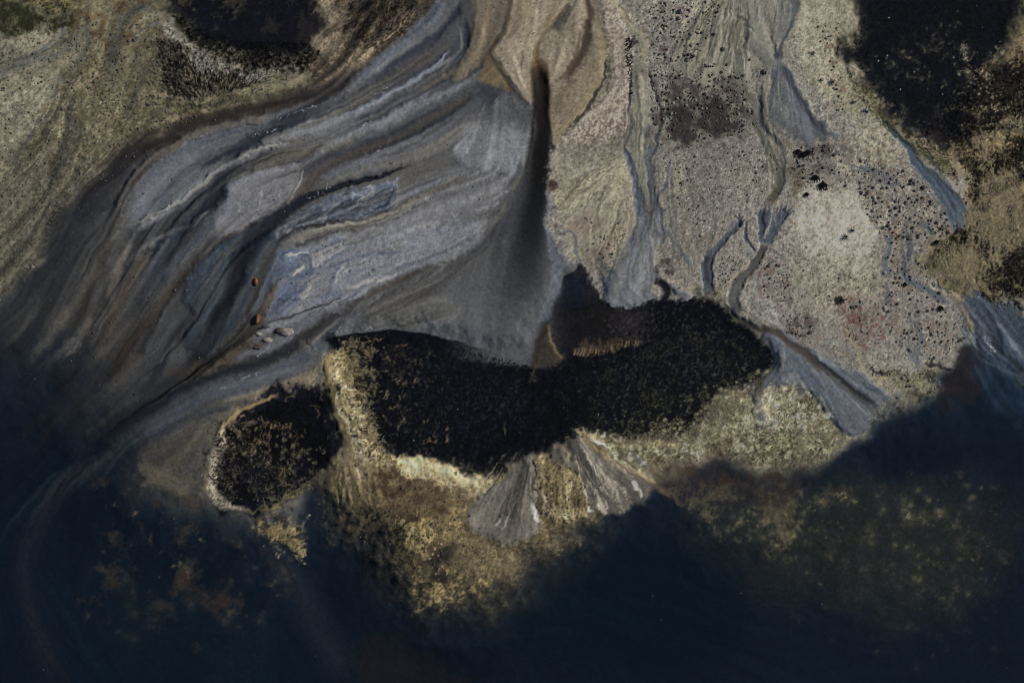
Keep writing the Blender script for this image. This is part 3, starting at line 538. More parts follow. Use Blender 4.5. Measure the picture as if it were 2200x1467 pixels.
# olive fan, top
R([(1540, -60), (1720, -60), (1712, 30), (1690, 80), (1672, 140), (1660, 160), (1625, 140), (1600, 175), (1560, 150), (1530, 175), (1500, 165), (1440, 130), (1490, 60)], (122, 119, 106), soft=18, w=(3, 5, 0), apex=(1590, -90), st=.12, lm=9, mo=.04, name='olive_fan')
for a_, b_ in (((1585, -30), (1480, 178)), ((1570, -30), (1425, 108)), ((1590, -30), (1545, 165)), ((1560, -30), (1470, 60)), ((1575, -30), (1445, 140))):
    for q in range(3):
        sx_ = 7 * q
        T([(a_[0] + sx_ * .3, a_[1], 2), ((a_[0] * 2 + b_[0]) / 3 + 8 + sx_, (a_[1] * 2 + b_[1]) / 3, 3.4), ((a_[0] + 2 * b_[0]) / 3 + 6 + sx_, (a_[1] + 2 * b_[1]) / 3, 3.4), (b_[0] + sx_ * 1.6, b_[1] - q * 3, 2)], ((140, 132, 108), (72, 70, 64), (134, 128, 106))[q], a=(.75, .6, .6)[q], e=.85, lm=.5, w=(2, 4, 0))
TR_([(960, -40, 26), (962, 20, 26), (968, 70, 14)], (132, 126, 106), a=.8, e=.5)
TR_([(975, 62, 8), (1000, 100, 10), (1040, 150, 8)], (52, 54, 56), a=.8)
TR_([(1050, -20, 10), (1045, 60, 10), (1040, 120, 6)], (76, 78, 72), a=.7)
TR_([(1010, -20, 24), (1020, 60, 26), (1060, 150, 24), (1110, 240, 20), (1132, 310, 12)], (118, 113, 95), a=.85, e=.8)
TR_([(1000, 160, 26), (1040, 195, 38), (1090, 250, 36), (1128, 310, 16)], (122, 118, 102), a=.9, e=.5, dh=.03)
TR_([(1090, 60, 16), (1110, 120, 14), (1135, 200, 8)], (100, 100, 88), a=.7)
TR_([(968, 170, 16), (930, 240, 18), (902, 305, 14)], (120, 114, 94), a=.85, e=.6)
TR_([(985, 200, 20), (978, 300, 26), (1000, 380, 24), (1040, 450, 18), (1060, 500, 14)], (116, 111, 92), a=.85, e=.7)
TR_([(965, 190, 4), (945, 270, 5), (950, 320, 4)], (66, 66, 64), a=.7)
R(ZR([(1150, -60), (1236, -60), (1228, 40), (1205, 110), (1160, 180), (1130, 170), (1120, 100), (1135, 30)]), (96, 97, 92), a=.85, soft=8, w=(1, 2, 0), flow=(-.2, 1), st=.09)
TR_([(1200, -60, 22), (1212, 20, 22), (1205, 80, 16), (1178, 150, 12), (1150, 200, 11), (1146, 245, 14), (1160, 280, 18)], (66, 73, 83), a=.9, e=.85, dh=-.03)
TR_([(1105, 150, 5), (1130, 215, 8), (1146, 275, 12)], (42, 45, 51), a=.85, e=.85)
TR_([(1160, 190, 10), (1190, 260, 8), (1220, 340, 6)], (132, 126, 102), a=.6)
R(ZR([(1140, 272), (1180, 275), (1240, 370), (1272, 440), (1312, 500), (1362, 558), (1408, 588), (1350, 604), (1305, 602), (1296, 640), (1250, 612), (1205, 612), (1160, 572), (1112, 530), (1092, 480), (1100, 400), (1116, 335)]),
  (90, 93, 98), soft=8, w=(2, 3, 0), apex=(1675, 80), st=.08, lm=3, dh=.03, mo=.04, name='slate_fan')
TR_([(1150, 270, 18), (1195, 345, 22), (1240, 435, 20), (1290, 515, 18), (1350, 575, 14)], (52, 57, 68), a=.85, e=.95)
TR_([(1140, 300, 18), (1130, 370, 22), (1120, 430, 16)], (66, 71, 80), a=.7, e=.95)
TR_([(1130, 430, 24), (1170, 475, 34), (1190, 520, 26)], (112, 114, 112), a=.7, e=.9)
TR_([(1240, 480, 16), (1280, 560, 20), (1290, 610, 12)], (98, 102, 108), a=.6)
TR_([(1086, 340, 10), (1078, 430, 14), (1090, 520, 15), (1130, 580, 15), (1165, 625, 10)], (126, 119, 96), a=.85, e=.6, dh=.02)
TR_([(1062, 400, 8), (1060, 490, 14), (1095, 565, 16), (1145, 622, 14), (1168, 662, 10)], (62, 68, 77), a=.85, e=.8, dh=-.03)
TR_([(1038, 470, 14), (1060, 560, 22), (1100, 640, 28), (1140, 715, 28), (1150, 780, 24), (1120, 840, 22), (1085, 880, 14)], (106, 101, 80), a=.85, e=.8, lm=.6, st=.12)
TR_([(1050, 500, 5), (1070, 600, 7), (1110, 690, 7), (1120, 780, 6)], (68, 74, 78), a=.7)
TR_([(1165, 650, 6), (1172, 720, 7), (1165, 770, 6)], (52, 56, 60), a=.7)
TR_([(1172, 745, 6), (1158, 800, 8), (1130, 840, 6)], (60, 68, 82), a=.8)
TR_([(1180, 600, 10), (1200, 660, 10), (1190, 720, 8)], (130, 121, 96), a=.7)
R(ZR([(1190, 740), (1260, 740), (1250, 840), (1190, 870), (1180, 800)]), (88, 79, 65), a=.7, soft=30, w=(3, 5, 0))
N(ZR([(1200, 620), (1440, 620), (1460, 760), (1360, 830), (1240, 740)]), (60, 52, 50), 'n12', -.4, 2.2, a=.7, soft=50, gr=.7)
for k in range(5):
    TR_([(1218 + 14 * k, 640 + 4 * k, 3), (1226 + 15 * k, 670, 6), (1236 + 16 * k, 706 - 3 * k, 4)], (34, 31, 34), a=.75, w=(2, 2, 0), lm=.2, g=.2)
# pale beach to the right
R([(1722, -60), (1870, -60), (1845, 40), (1815, 90), (1808, 140), (1850, 190), (1880, 250), (1800, 240), (1755, 190), (1720, 110)], (130, 125, 103), a=.8, soft=30, w=(3, 5, 0), mo=.1)
R([(1720, 20), (1790, 10), (1790, 60), (1770, 150), (1740, 160), (1722, 90)], (148, 142, 122), a=.6, soft=50, w=(3, 8, 0))
N([(1745, 100), (1800, 120), (1800, 220), (1760, 200)], (158, 150, 128), 'n25', -.3, 1.8, a=.6, soft=30)
N([(1750, 50), (1800, 50), (1810, 130), (1806, 240), (1790, 240), (1775, 130)], (84, 62, 54), 'n6', .2, 1.4, a=.65, soft=26, gr=.8)
R([(1840, 250), (1900, 280), (1930, 340), (1900, 370), (1850, 350)], (148, 140, 116), a=.6, soft=50, w=(3, 8, 0))
# gravel with pale stones
N([(1780, 300), (2010, 380), (2040, 500), (1880, 520), (1840, 420)], (78, 67, 59), 'n6', .1, 1.6, a=.65, soft=40, gr=.8)
N([(1780, 300), (2010, 380), (2040, 500), (1880, 520), (1840, 420)], (162, 152, 134), 'n12', .6, 1.4, a=.6, soft=40, sign=-1, gr=.7)
N([(1900, 500), (2050, 600), (2080, 730), (1960, 790), (1900, 640)], (80, 68, 60), 'n6', .5, 1.6, a=.6, soft=50, gr=.8)
N([(1900, 600), (2050, 600), (2080, 730), (1960, 790), (1900, 700)], (158, 150, 130), 'n12', 1.0, 1.4, a=.6, soft=50, sign=-1, gr=.6)
# cream patch
R([(1775, 400), (1840, 415), (1870, 470), (1895, 520), (1880, 560), (1830, 575), (1780, 570), (1750, 545), (1765, 500), (1750, 455)], (166, 160, 143), a=.8, soft=70, w=(3, 12, 18), mo=.07, gr=5)
R([(1700, 560), (1900, 570), (1880, 640), (1800, 680), (1720, 640)], (134, 125, 106), a=.5, soft=60, w=(4, 8, 6))
# left cream plots between stream and forked channel
PLOT = [(1205, 318), (1330, 312), (1352, 340), (1366, 420), (1372, 500), (1330, 560), (1280, 580), (1240, 545), (1200, 470), (1186, 400)]
R(PLOT, (128, 121, 107), a=.85, soft=20, w=(3, 4, 0), flow=(-.72, .7), st=.10, mo=.1)
N(PLOT, (92, 80, 70), 'l3', .3, 1.4, a=.65, soft=20, gr=.3)
N(PLOT, (154, 144, 118), 'l3', .3, 1.4, a=.65, soft=20, sign=-1, gr=.3)
N(PLOT, (76, 64, 58), 'l2', 1.2, 1.0, a=.5, soft=20, gr=.4)
R([(1300, 350), (1345, 350), (1352, 400), (1330, 440), (1300, 420)], (150, 141, 116), a=.7, soft=26, w=(3, 5, 0))
N([(1204, 312), (1340, 296), (1340, 330), (1240, 360)], (84, 74, 68), 'n6', -.2, 1.6, a=.65, soft=26, gr=.7)
N([(1250, 470), (1350, 480), (1330, 560), (1270, 590)], (82, 67, 58), 'l2', .0, 1.6, a=.65, soft=26, gr=.6)
R([(1178, 390), (1192, 388), (1200, 398), (1190, 408), (1178, 404)], (64, 53, 48), soft=10)
T([(1212, 505, 4), (1222, 500, 4), (1234, 510, 3), (1240, 540, 4), (1252, 575, 4)], (70, 80, 92), a=.85, e=.7)
T([(1206, 515, 5), (1210, 545, 5), (1230, 575, 5)], (82, 88, 96), a=.7, e=.7)
T([(1222, 512, 4), (1228, 540, 5), (1238, 560, 4)], (128, 120, 102), a=.8, e=.7)
# forked channel and its grey fan
G([(1372, 300), (1385, 400), (1388, 480), (1384, 540), (1360, 620)], 30)
TR_([(480, 630, 10), (494, 690, 16), (520, 770, 20), (545, 860, 22), (552, 930, 28), (530, 1010, 34), (480, 1080, 30)], (76, 84, 96), a=.92, e=.65, dh=-.03)
TR_([(500, 640, 5), (525, 740, 6), (560, 850, 6)], (120, 116, 100), a=.6)
TR_([(612, 612, 12), (592, 690, 16), (594, 790, 16), (612, 880, 22), (626, 970, 26), (622, 1070, 26)], (78, 86, 97), a=.92, e=.65, dh=-.03)
TR_([(600, 615, 4), (580, 690, 5), (585, 780, 5)], (46, 52, 62), a=.8)
TR_([(488, 640, 5), (508, 730, 6), (536, 820, 6), (548, 880, 5)], (50, 60, 76), a=.8)
R([(1368, 470), (1358, 520), (1345, 545), (1325, 572), (1302, 592), (1294, 588), (1296, 612), (1302, 626), (1298, 642), (1318, 652), (1340, 656), (1362, 658), (1395, 648), (1416, 642), (1404, 622), (1406, 606), (1422, 604), (1446, 624), (1466, 644), (1480, 646), (1480, 636), (1460, 616), (1440, 606), (1420, 585), (1408, 555), (1416, 500), (1410, 460)],
  (104, 106, 111), soft=5, w=(1, 2, 0), gr=1.5, apex=(1388, 400), st=.08, lm=3, dh=.05, mo=.04, name='fork_fan')
TR_([(588, 860, 16), (592, 930, 18), (590, 1000, 14), (585, 1060, 10)], [(92, 87, 72), (70, 68, 64), (82, 84, 90), (98, 100, 108)], a=.85, e=.95)
TR_([(594, 840, 5), (598, 920, 8), (594, 1000, 8)], (42, 46, 54), a=.75, e=.95)
TR_([(560, 980, 26), (520, 1080, 34), (470, 1180, 30), (440, 1260, 20)], (92, 96, 104), a=.6, e=.95)
TR_([(610, 1000, 16), (590, 1100, 30), (560, 1200, 34), (520, 1280, 22)], (114, 116, 122), a=.55, e=.95)
TR_([(480, 1140, 18), (450, 1230, 22), (440, 1290, 14)], (126, 119, 100), a=.55, e=.95)
TR_([(600, 1215, 10), (640, 1212, 22), (668, 1250, 22), (650, 1290, 18)], (24, 24, 28), a=.92, e=.7, lm=.5, ends=(.1, .05))
TR_([(670, 680, 4), (672, 760, 5), (660, 812, 6), (628, 856, 8), (622, 890, 7)], (72, 82, 96), a=.85, e=.7)
TR_([(655, 640, 5), (625, 672, 6), (610, 740, 6), (618, 800, 5)], (88, 92, 92), a=.75, e=.7)
TR_([(640, 690, 8), (636, 760, 10), (634, 820, 8)], (136, 128, 106), a=.6)
TR_([(632, 890, 6), (655, 980, 9), (700, 1050, 10), (750, 1110, 12), (785, 1170, 12)], (80, 88, 99), a=.85, e=.7)
TR_([(655, 900, 8), (690, 985, 12), (735, 1050, 12), (765, 1110, 9)], (134, 126, 104), a=.7, e=.8)
TR_([(665, 960, 3), (700, 1020, 4), (740, 1100, 4), (750, 1140, 3)], (58, 62, 66), a=.7)
TR_([(650, 1060, 8), (680, 1130, 10), (730, 1190, 10)], (110, 110, 106), a=.6)
TR_([(742, 720, 5), (760, 770, 6), (810, 850, 6), (850, 895, 5), (860, 960, 5)], (134, 126, 110), a=.7, e=.8)
TR_([(748, 735, 2.5), (770, 785, 3), (815, 860, 3), (852, 905, 3)], (74, 72, 70), a=.75, e=.8)
TR_([(700, 700, 16), (715, 735, 24), (705, 790, 20), (690, 840, 12)], (150, 142, 120), a=.7, e=.9, w=(3, 4, 0))
N([(1408, 565), (1440, 560), (1446, 590), (1415, 596)], (52, 42, 38), 'n6', -.5, 1.2, a=.8, soft=14)
R([(1480, 620), (1545, 610), (1550, 650), (1500, 640), (1480, 640)], (108, 103, 84), a=.7, soft=20, w=(3, 4, 0))
# the branching 'hand' channels
SL2 = (70, 77, 89)
T([(1588, 470, 5), (1580, 485, 7), (1566, 505, 8), (1546, 528, 9), (1528, 545, 10), (1520, 570, 11), (1519, 605, 12), (1528, 640, 12)], SL2, a=.95, e=.4, dh=-.05, name='branching_channel')
T([(1580, 486, 3), (1550, 528, 4), (1530, 548, 4)], (52, 59, 70), a=.7, e=.9)
T([(1524, 545, 4), (1518, 575, 6), (1522, 610, 5)], (38, 43, 54), a=.8, e=.9)
T([(1512, 580, 6), (1510, 605, 7)], (64, 74, 90), a=.8, e=.8)
for x0, y0 in ((1576, 464), (1584, 459), (1592, 462), (1599, 470)):
    T([(1583, 490, 3), ((1583 + x0) / 2 + 1, (490 + y0) / 2, 3), (x0, y0, 1.5)], (60, 67, 79), a=.9, e=.5, dh=-.02)
T([(1577, 480, 2.5), (1563, 484, 3), (1560, 502, 3.5)], (88, 94, 102), a=.9, e=.5)
T([(1606, 474, 3), (1600, 490, 4), (1602, 512, 4.5), (1612, 530, 4), (1630, 545, 4)], (58, 66, 79), a=.95, e=.5, dh=-.03)
T([(1604, 520, 8), (1612, 540, 8), (1625, 552, 6)], (104, 107, 110), a=.6, e=.8)
T([(1634, 450, 6), (1634, 480, 8), (1636, 505, 7), (1642, 530, 7)], (60, 69, 82), a=.95, e=.5, dh=-.04)
T([(1652, 455, 5), (1648, 480, 6), (1640, 500, 5)], (64, 72, 84), a=.9, e=.6)
T([(1688, 450, 8), (1676, 470, 13), (1664, 490, 14), (1654, 512, 11), (1643, 532, 10)], (62, 70, 82), a=.95, e=.5, dh=-.04)
for x0, y0 in ((1630, 446), (1642, 441), (1652, 444)):
    T([(1638, 485, 4), ((1638 + x0) / 2, (485 + y0) / 2, 3.5), (x0, y0, 1.5)], (58, 65, 78), a=.9, e=.5)
for x0, y0 in ((1658, 455), (1668, 440), (1680, 436), (1692, 438), (1702, 444), (1706, 452)):
    T([(1660, 500, 5), ((1660 + x0) / 2 - 2, (500 + y0) / 2, 4), (x0, y0, 1.8)], (56, 63, 76), a=.9, e=.5)
for x0, y0 in ((1663, 452), (1684, 450), (1696, 452)):
    T([(1664, 492, 2), ((1664 + x0) / 2, (492 + y0) / 2, 1.8), (x0, y0, 1)], (112, 112, 108), a=.6, e=.7)
T([(1655, 470, 3), (1646, 500, 4), (1646, 520, 3)], (118, 114, 104), a=.7, e=.8)
T([(1646, 524, 8), (1634, 548, 9), (1612, 578, 12), (1588, 606, 14), (1575, 640, 15), (1580, 668, 15), (1600, 684, 12)], [(62, 62, 62), (60, 58, 55), (76, 74, 70), (82, 80, 76), (76, 76, 76), (60, 58, 57)], a=.97, e=.4, dh=-.05, name='branching_channel_main')
T([(1632, 552, 3), (1604, 584, 4), (1578, 614, 4), (1566, 650, 5)], (62, 70, 82), a=.8, e=.9)
T([(1640, 544, 4), (1622, 580, 5), (1606, 610, 5)], (90, 79, 61), a=.6, e=.95)
T([(1612, 560, 4), (1588, 588, 5), (1560, 615, 5), (1548, 645, 4)], (140, 130, 107), a=.8, e=.8)
R([(1612, 602), (1624, 600), (1640, 630), (1662, 664), (1680, 706), (1650, 704), (1618, 686), (1598, 660), (1600, 630)], (116, 113, 107), a=.85, soft=12, w=(2, 3, 0), apex=(1606, 560), st=.12)
for k in range(5):
    T([(1614 + 6 * k, 640 + 6 * k, 1.4), (1622 + 7 * k, 662 + 5 * k, 2), (1632 + 9 * k, 688 + 3 * k, 1.4)], (72, 70, 68), a=.6, e=.9, lm=.4, g=.3)
N([(1550, 540), (1610, 560), (1570, 620), (1540, 640)], (74, 60, 54), 'l2', -.1, 1.4, a=.65, soft=26, gr=.7)
N([(1625, 560), (1695, 570), (1700, 650), (1640, 645)], (74, 60, 54), 'n6', .0, 1.6, a=.65, soft=34, gr=.8)
N([(1680, 670), (1750, 680), (1740, 730), (1690, 715)], (60, 50, 48), 'n6', -.3, 1.6, a=.75, soft=34, gr=.8)
N([(1815, 650), (1895, 660), (1890, 740), (1820, 730)], (84, 56, 48), 'n6', -.2, 1.6, a=.7, soft=40, gr=.8)
# pool-side channel and lower right fan
R([(1645, 716), (1702, 722), (1756, 757), (1800, 784), (1857, 808), (1900, 845), (1940, 868), (1915, 895), (1874, 919), (1840, 934), (1820, 932), (1796, 910), (1780, 894), (1759, 880), (1739, 840), (1700, 835), (1668, 835), (1672, 790), (1665, 750)],
  (80, 85, 94), soft=7, w=(1, 3, 0), gr=1, apex=(1660, 690), st=.08, lm=3, dh=.05, mo=.04, name='shore_fan')
T([(1690, 800, 22), (1715, 825, 18), (1735, 845, 10)], (108, 108, 112), a=.75, e=.9)
T([(1706, 790, 12), (1760, 840, 10), (1790, 890, 8)], (66, 75, 90), a=.6, e=.95)
T([(1760, 756, 10), (1810, 795, 13), (1870, 830, 12), (1920, 862, 8)], (60, 71, 86), a=.6, e=.95)
T([(1820, 870, 14), (1845, 905, 14), (1850, 925, 8)], (84, 84, 88), a=.6, e=.95)
T([(1547, 651, 5), (1588, 686, 7), (1621, 702, 8), (1675, 722, 11), (1729, 758, 13), (1763, 790, 14), (1810, 826, 17), (1860, 868, 18), (1900, 893, 12)], [(50, 48, 46), (48, 45, 42), (60, 53, 46), (56, 51, 47), (58, 56, 56), (72, 74, 80)], a=.9, e=.8, dh=-.04, name='poolside_channel')
T([(1745, 758, 4), (1790, 798, 6), (1840, 842, 7), (1890, 876, 5)], (34, 36, 42), a=.75, e=.95)
T([(1760, 790, 2), (1800, 840, 2.5), (1830, 890, 2)], (104, 108, 114), a=.5, e=.9)
T([(1682, 745, 8), (1668, 795, 10), (1636, 836, 12), (1629, 877, 15), (1636, 912, 16), (1640, 928, 12)], (84, 86, 90), a=.95, e=.4, dh=.03, ends=(.1, .02), name='finger_fan')
T([(1660, 795, 5), (1628, 832, 6), (1620, 875, 6), (1622, 910, 5)], (60, 60, 57), a=.75, e=.95)
T([(1676, 770, 3), (1662, 808, 4), (1640, 840, 3)], (52, 61, 75), a=.7, e=.9)
T([(1735, 745, 8), (1775, 765, 10), (1800, 790, 8)], (104, 104, 102), a=.7, e=.9)
# pale grass mats under the fan
MAT_ = [(1500, 915), (1540, 850), (1600, 838), (1628, 900), (1660, 930), (1660, 845), (1735, 845), (1780, 900), (1815, 935), (1800, 970), (1735, 1015), (1640, 1015), (1530, 985), (1430, 1000), (1380, 1010), (1330, 1000), (1255, 940), (1320, 945), (1420, 940)]
R(MAT_, (118, 111, 86), soft=26, w=(2, 6, 0), gr=6, mo=.16, dh=-.04, name='pale_mat')
N(MAT_, (176, 166, 134), 'n6', .0, 1.6, a=.7, soft=40, gr=.8)
N(MAT_, (66, 62, 46), 'n6', .6, 1.4, a=.7, soft=30, gr=.8, sign=-1)
R([(1540, 850), (1620, 850), (1620, 930), (1540, 960), (1500, 930)], (150, 141, 110), a=.55, soft=50, w=(3, 6, 0), gr=5)
R([(1660, 850), (1720, 850), (1730, 900), (1680, 930), (1650, 900)], (160, 152, 126), a=.5, soft=50, w=(3, 6, 0), gr=5)
R([(1640, 940), (1800, 930), (1760, 1010), (1650, 1010)], (106, 101, 78), a=.6, soft=50, w=(3, 6, 0))
# right-hand little channels
SL3 = (80, 87, 97)
T([(1911, 505, 5), (1908, 540, 5), (1903, 572, 10), (1912, 600, 20)], SL3, a=.9, e=.5, lm=.6, name='small_channel')
T([(1938, 486, 4), (1955, 530, 6), (1944, 564, 6), (1944, 594, 7), (1978, 618, 9), (2012, 640, 12), (2040, 656, 13)], SL3, a=.92, e=.5, lm=.5, name='winding_channel')
T([(1932, 530, 3), (1944, 555, 4)], SL3, a=.9, e=.6)
T([(1947, 520, 2), (1950, 550, 3), (1940, 590, 3), (1970, 615, 3)], (54, 62, 76), a=.7, e=.9)
T([(1900, 606, 3), (1908, 635, 5), (1907, 656, 8)], SL3, a=.8, e=.7)
T([(1950, 675, 2.5), (1968, 705, 4), (1976, 728, 10), (1970, 752, 9), (1968, 780, 5), (1985, 800, 4)], (90, 93, 98), a=.9, e=.5)
T([(1975, 680, 2.5), (1970, 700, 3)], (80, 88, 98), a=.85, e=.6)
T([(1921, 722, 2.5), (1944, 742, 4), (1958, 762, 7), (1980, 786, 6)], (92, 95, 100), a=.9, e=.5)
T([(1940, 722, 2), (1952, 745, 3)], (90, 95, 100), a=.8, e=.6)
T([(1830, 366, 4), (1874, 373, 6), (1907, 388, 7), (1938, 408, 10)], (86, 89, 94), a=.9, e=.6, lm=.6)
for q in range(4):
    T([(1832 + 8 * q, 350 + 3 * q, 2), (1850 + 8 * q, 362 + 3 * q, 2.5), (1872, 374, 3)], (78, 84, 93), a=.7, e=.7)
T([(1965, 478, 2.5), (1990, 492, 4), (2012, 508, 8)], (74, 84, 97), a=.9, e=.6)
T([(1975, 470, 2), (1995, 492, 3)], (74, 84, 97), a=.8, e=.6)
T([(1815, 700, 5), (1837, 746, 6), (1854, 786, 6), (1872, 808, 6), (1935, 816, 6)], (136, 127, 102), a=.8, e=.8)
T([(1868, 796, 3), (1895, 801, 5), (1930, 803, 3)], (26, 24, 28), a=.95, e=.6, ends=(.03, .03), w=(3, 2, 0))
T([(1988, 777, 4), (2015, 788, 6), (2044, 794, 4)], (30, 28, 34), a=.9, e=.6, ends=(.03, .03), w=(3, 2, 0))
T([(1770, 735, 5), (1810, 745, 5), (1850, 760, 4)], (98, 102, 104), a=.5, e=.9)
R([(1930, 800), (2020, 800), (2020, 840), (1994, 866), (1950, 850), (1900, 815)], (100, 95, 72), a=.7, soft=22, w=(3, 5, 0), gr=5, mo=.2)
N([(1930, 800), (2030, 795), (2020, 840), (1994, 866), (1940, 850)], (34, 34, 28), 'n12', -.1, 1.4, a=.75, soft=20, gr=.8)
R([(1880, 880), (1945, 850), (1970, 880), (1930, 920), (1880, 930)], (80, 77, 67), a=.7, soft=22, w=(3, 5, 0), gr=5, mo=.2)

# --- weed pool, top right, and mottled edge
MOTT = [(1860, -60), (1842, 44), (1819, 77), (1801, 111), (1808, 141), (1840, 161), (1864, 188), (1887, 219), (1897, 249), (1938, 276), (1985, 289), (2040, 336), (2080, 420), (2060, 490), (1985, 560), (2040, 625), (2120, 640), (2200, 655), (2360, 680), (2360, -100)]
R(MOTT, (108, 98, 74), soft=24, w=(2, 7, 5), gr=5, mo=.14, dh=-.02, name='mottled_flat')
R([(1866, -80), (1846, 44), (1822, 80), (1810, 112), (1822, 140), (1850, 160), (1872, 188), (1895, 219), (1905, 246), (1945, 270), (1985, 285), (2020, 300), (2060, 290), (2066, 250), (2072, 202), (2099, 151), (2150, 118), (2173, 67), (2192, 0), (2196, -80)],
  (14, 16, 22), soft=40, w=(1, 8, 4), gr=7, dh=-.16, hs=60, mo=.08, name='weed_pool_top_right', wet=.2)
N([(1880, 30), (2020, 60), (2060, 110), (1900, 120)], (46, 39, 33), 'n25', -.4, 2.4, a=.7, soft=60, gr=.4)
N([(1860, 60), (2080, 60), (2090, 160), (2040, 280), (1900, 200)], (50, 43, 35), 'n12', .7, 1.8, a=.6, soft=60, gr=.5)
P([(1850, 20), (2160, 20), (2080, 150), (2050, 280), (1940, 260), (1860, 160)], 110, 36, (140, 126, 98), (1.6, 4.5), (.25, .9))
P([(2040, 100), (2190, 90), (2160, 180), (2070, 200)], 60, 37, (160, 148, 122), (1.6, 4.5), (.3, .9))
MOT2 = [(2010, 260), (2080, 180), (2230, 110), (2300, 110), (2300, 650), (2080, 640), (2000, 560), (2090, 430), (2040, 330)]
N(MOT2, (26, 23, 21), 'n60', -.75, 1.3, a=.9, soft=40, w=(3, 8, 0), dh=-.06, gr=.8)
N(MOT2, (34, 30, 26), 'n12', .2, 1.4, a=.75, soft=40, w=(3, 8, 0), gr=.9)
N([(2060, 130), (2300, 80), (2300, 330), (2090, 330)], (140, 128, 102), 'n12', 1.0, 1.2, a=.7, soft=40, sign=-1, gr=.9)
N([(2090, 300), (2300, 300), (2300, 500), (2100, 480)], (126, 108, 72), 'n25', .5, 1.4, a=.65, soft=40, sign=-1, gr=.9)
N([(1990, 500), (2300, 470), (2300, 650), (2040, 640)], (104, 97, 70), 'n25', .2, 1.4, a=.65, soft=40, sign=-1, gr=.9)
N([(2050, 220), (2120, 240), (2100, 360), (2030, 340)], (110, 98, 74), 'l2', .2, 1.2, a=.65, soft=40, gr=.6)
T([(1813, 161, 10), (1864, 204, 13), (1897, 258, 13), (1950, 300, 14), (2005, 345, 14), (2060, 400, 10)], (92, 90, 62), a=.7, e=.95, w=(4, 5, 0))
R([(2185, 90), (2360, 60), (2360, 200), (2190, 150)], (108, 92, 70), a=.7, soft=40, w=(4, 6, 0))
# blue stream
TR_([(1570, 500, 6), (1610, 536, 10), (1662, 592, 18), (1730, 680, 26), (1796, 760, 30), (1864, 828, 34), (1908, 892, 44), (1918, 950, 40), (1912, 1000, 18)], [(70, 82, 88), (58, 73, 85), (58, 73, 87), (60, 74, 89), (64, 77, 91), (74, 84, 97), (82, 91, 102)], a=.95, e=.45, dh=-.03, lm=.7, ends=(.05, .02), name='blue_stream')
TR_([(1790, 720, 6), (1860, 790, 8), (1930, 870, 8), (1975, 940, 6)], (56, 66, 80), a=.8)
TR_([(1800, 756, 8), (1872, 832, 10), (1916, 920, 8)], (42, 54, 69), a=.7, e=.95)
TR_([(1740, 690, 5), (1830, 800, 6), (1890, 880, 5)], (88, 98, 108), a=.6)
R([(2010, 612), (2038, 630), (2072, 660), (2088, 705), (2094, 746), (2120, 775), (2230, 830), (2360, 860), (2360, 740), (2230, 690), (2166, 652), (2116, 636), (2065, 634)], (56, 68, 82), soft=12, w=(2, 4, 0), flow=(.55, .8), st=.16, lm=8, dh=-.07, name='blue_shallows')
G([(2020, 615), (2070, 660), (2110, 730), (2180, 790)], 40)
T([(2075, 650, 5), (2105, 690, 9), (2130, 735, 8)], (106, 114, 126), a=.7, e=.95, lm=.9)
T([(2140, 690, 6), (2170, 730, 9), (2205, 775, 8)], (110, 116, 124), a=.7, e=.95, lm=.9)
T([(2090, 690, 4), (2098, 730, 7), (2108, 755, 5)], (102, 110, 122), a=.7, e=.9)
T([(2060, 645, 5), (2085, 680, 6), (2110, 750, 8)], (32, 42, 54), a=.7, e=.95)
T([(2110, 650, 6), (2135, 690, 8), (2160, 750, 8)], (34, 44, 56), a=.6, e=.95)
R([(2150, 640), (2230, 630), (2230, 700), (2190, 690)], (108, 105, 92), a=.7, soft=24, w=(4, 5, 0), lm=6)

# threads on the right-hand fans
threads((1600, -110), [(1425, 110), (1460, 180), (1520, 180), (1570, 170), (1610, 180)], 40, 70, [(150, 145, 130), (56, 57, 56), (66, 68, 68), (142, 137, 121)], a=(.4, .8), s0=(.3, .65), hw=(1.6, 4.2))
threads((1672, 60), [(1600, 200), (1625, 230), (1645, 260), (1660, 250)], 16, 78, [(134, 130, 114), (66, 70, 74), (120, 116, 102)], a=(.35, .7), s0=(.3, .7), hw=(1.4, 3.6))
threads((1640, 200), [(1630, 400), (1655, 430), (1690, 400), (1690, 350)], 22, 79, [(128, 124, 106), (62, 68, 74), (112, 108, 92), (140, 134, 116)], a=(.35, .7), s0=(.15, .7), hw=(1.4, 3.8))
threads((1425, 270), [(1415, 560), (1450, 610), (1490, 620), (1520, 600)], 26, 71, [(136, 130, 114), (126, 121, 106), (74, 72, 70), (84, 90, 98)], a=(.3, .6), s0=(.1, .75), hw=(1.2, 3.4), bow=.1)
threads((1370, 310), [(1188, 390), (1196, 450), (1220, 520), (1262, 570), (1310, 570), (1345, 540)], 60, 72, [(156, 148, 124), (146, 138, 116), (88, 78, 70), (100, 90, 80), (124, 116, 104)], a=(.3, .65), s0=(.1, .7), hw=(1.4, 4), bow=.08)
threads((1600, 640), [(1620, 700), (1660, 706), (1690, 700)], 16, 73, [(126, 122, 114), (84, 82, 80), (134, 128, 116)], a=(.3, .6), s0=(.1, .5), hw=(1, 2.4))
threads((1560, 420), [(1470, 560), (1500, 600), (1540, 600)], 16, 74, [(134, 127, 112), (84, 77, 71), (96, 90, 84)], a=(.25, .5), s0=(.1, .7), hw=(1, 2.6), bow=.12)
threads((1950, 650), [(1930, 770), (1970, 800), (2020, 780), (2060, 740)], 18, 75, [(96, 98, 102), (136, 129, 112), (84, 88, 94)], a=(.3, .55), s0=(.1, .7), hw=(1, 2.6), bow=.15)
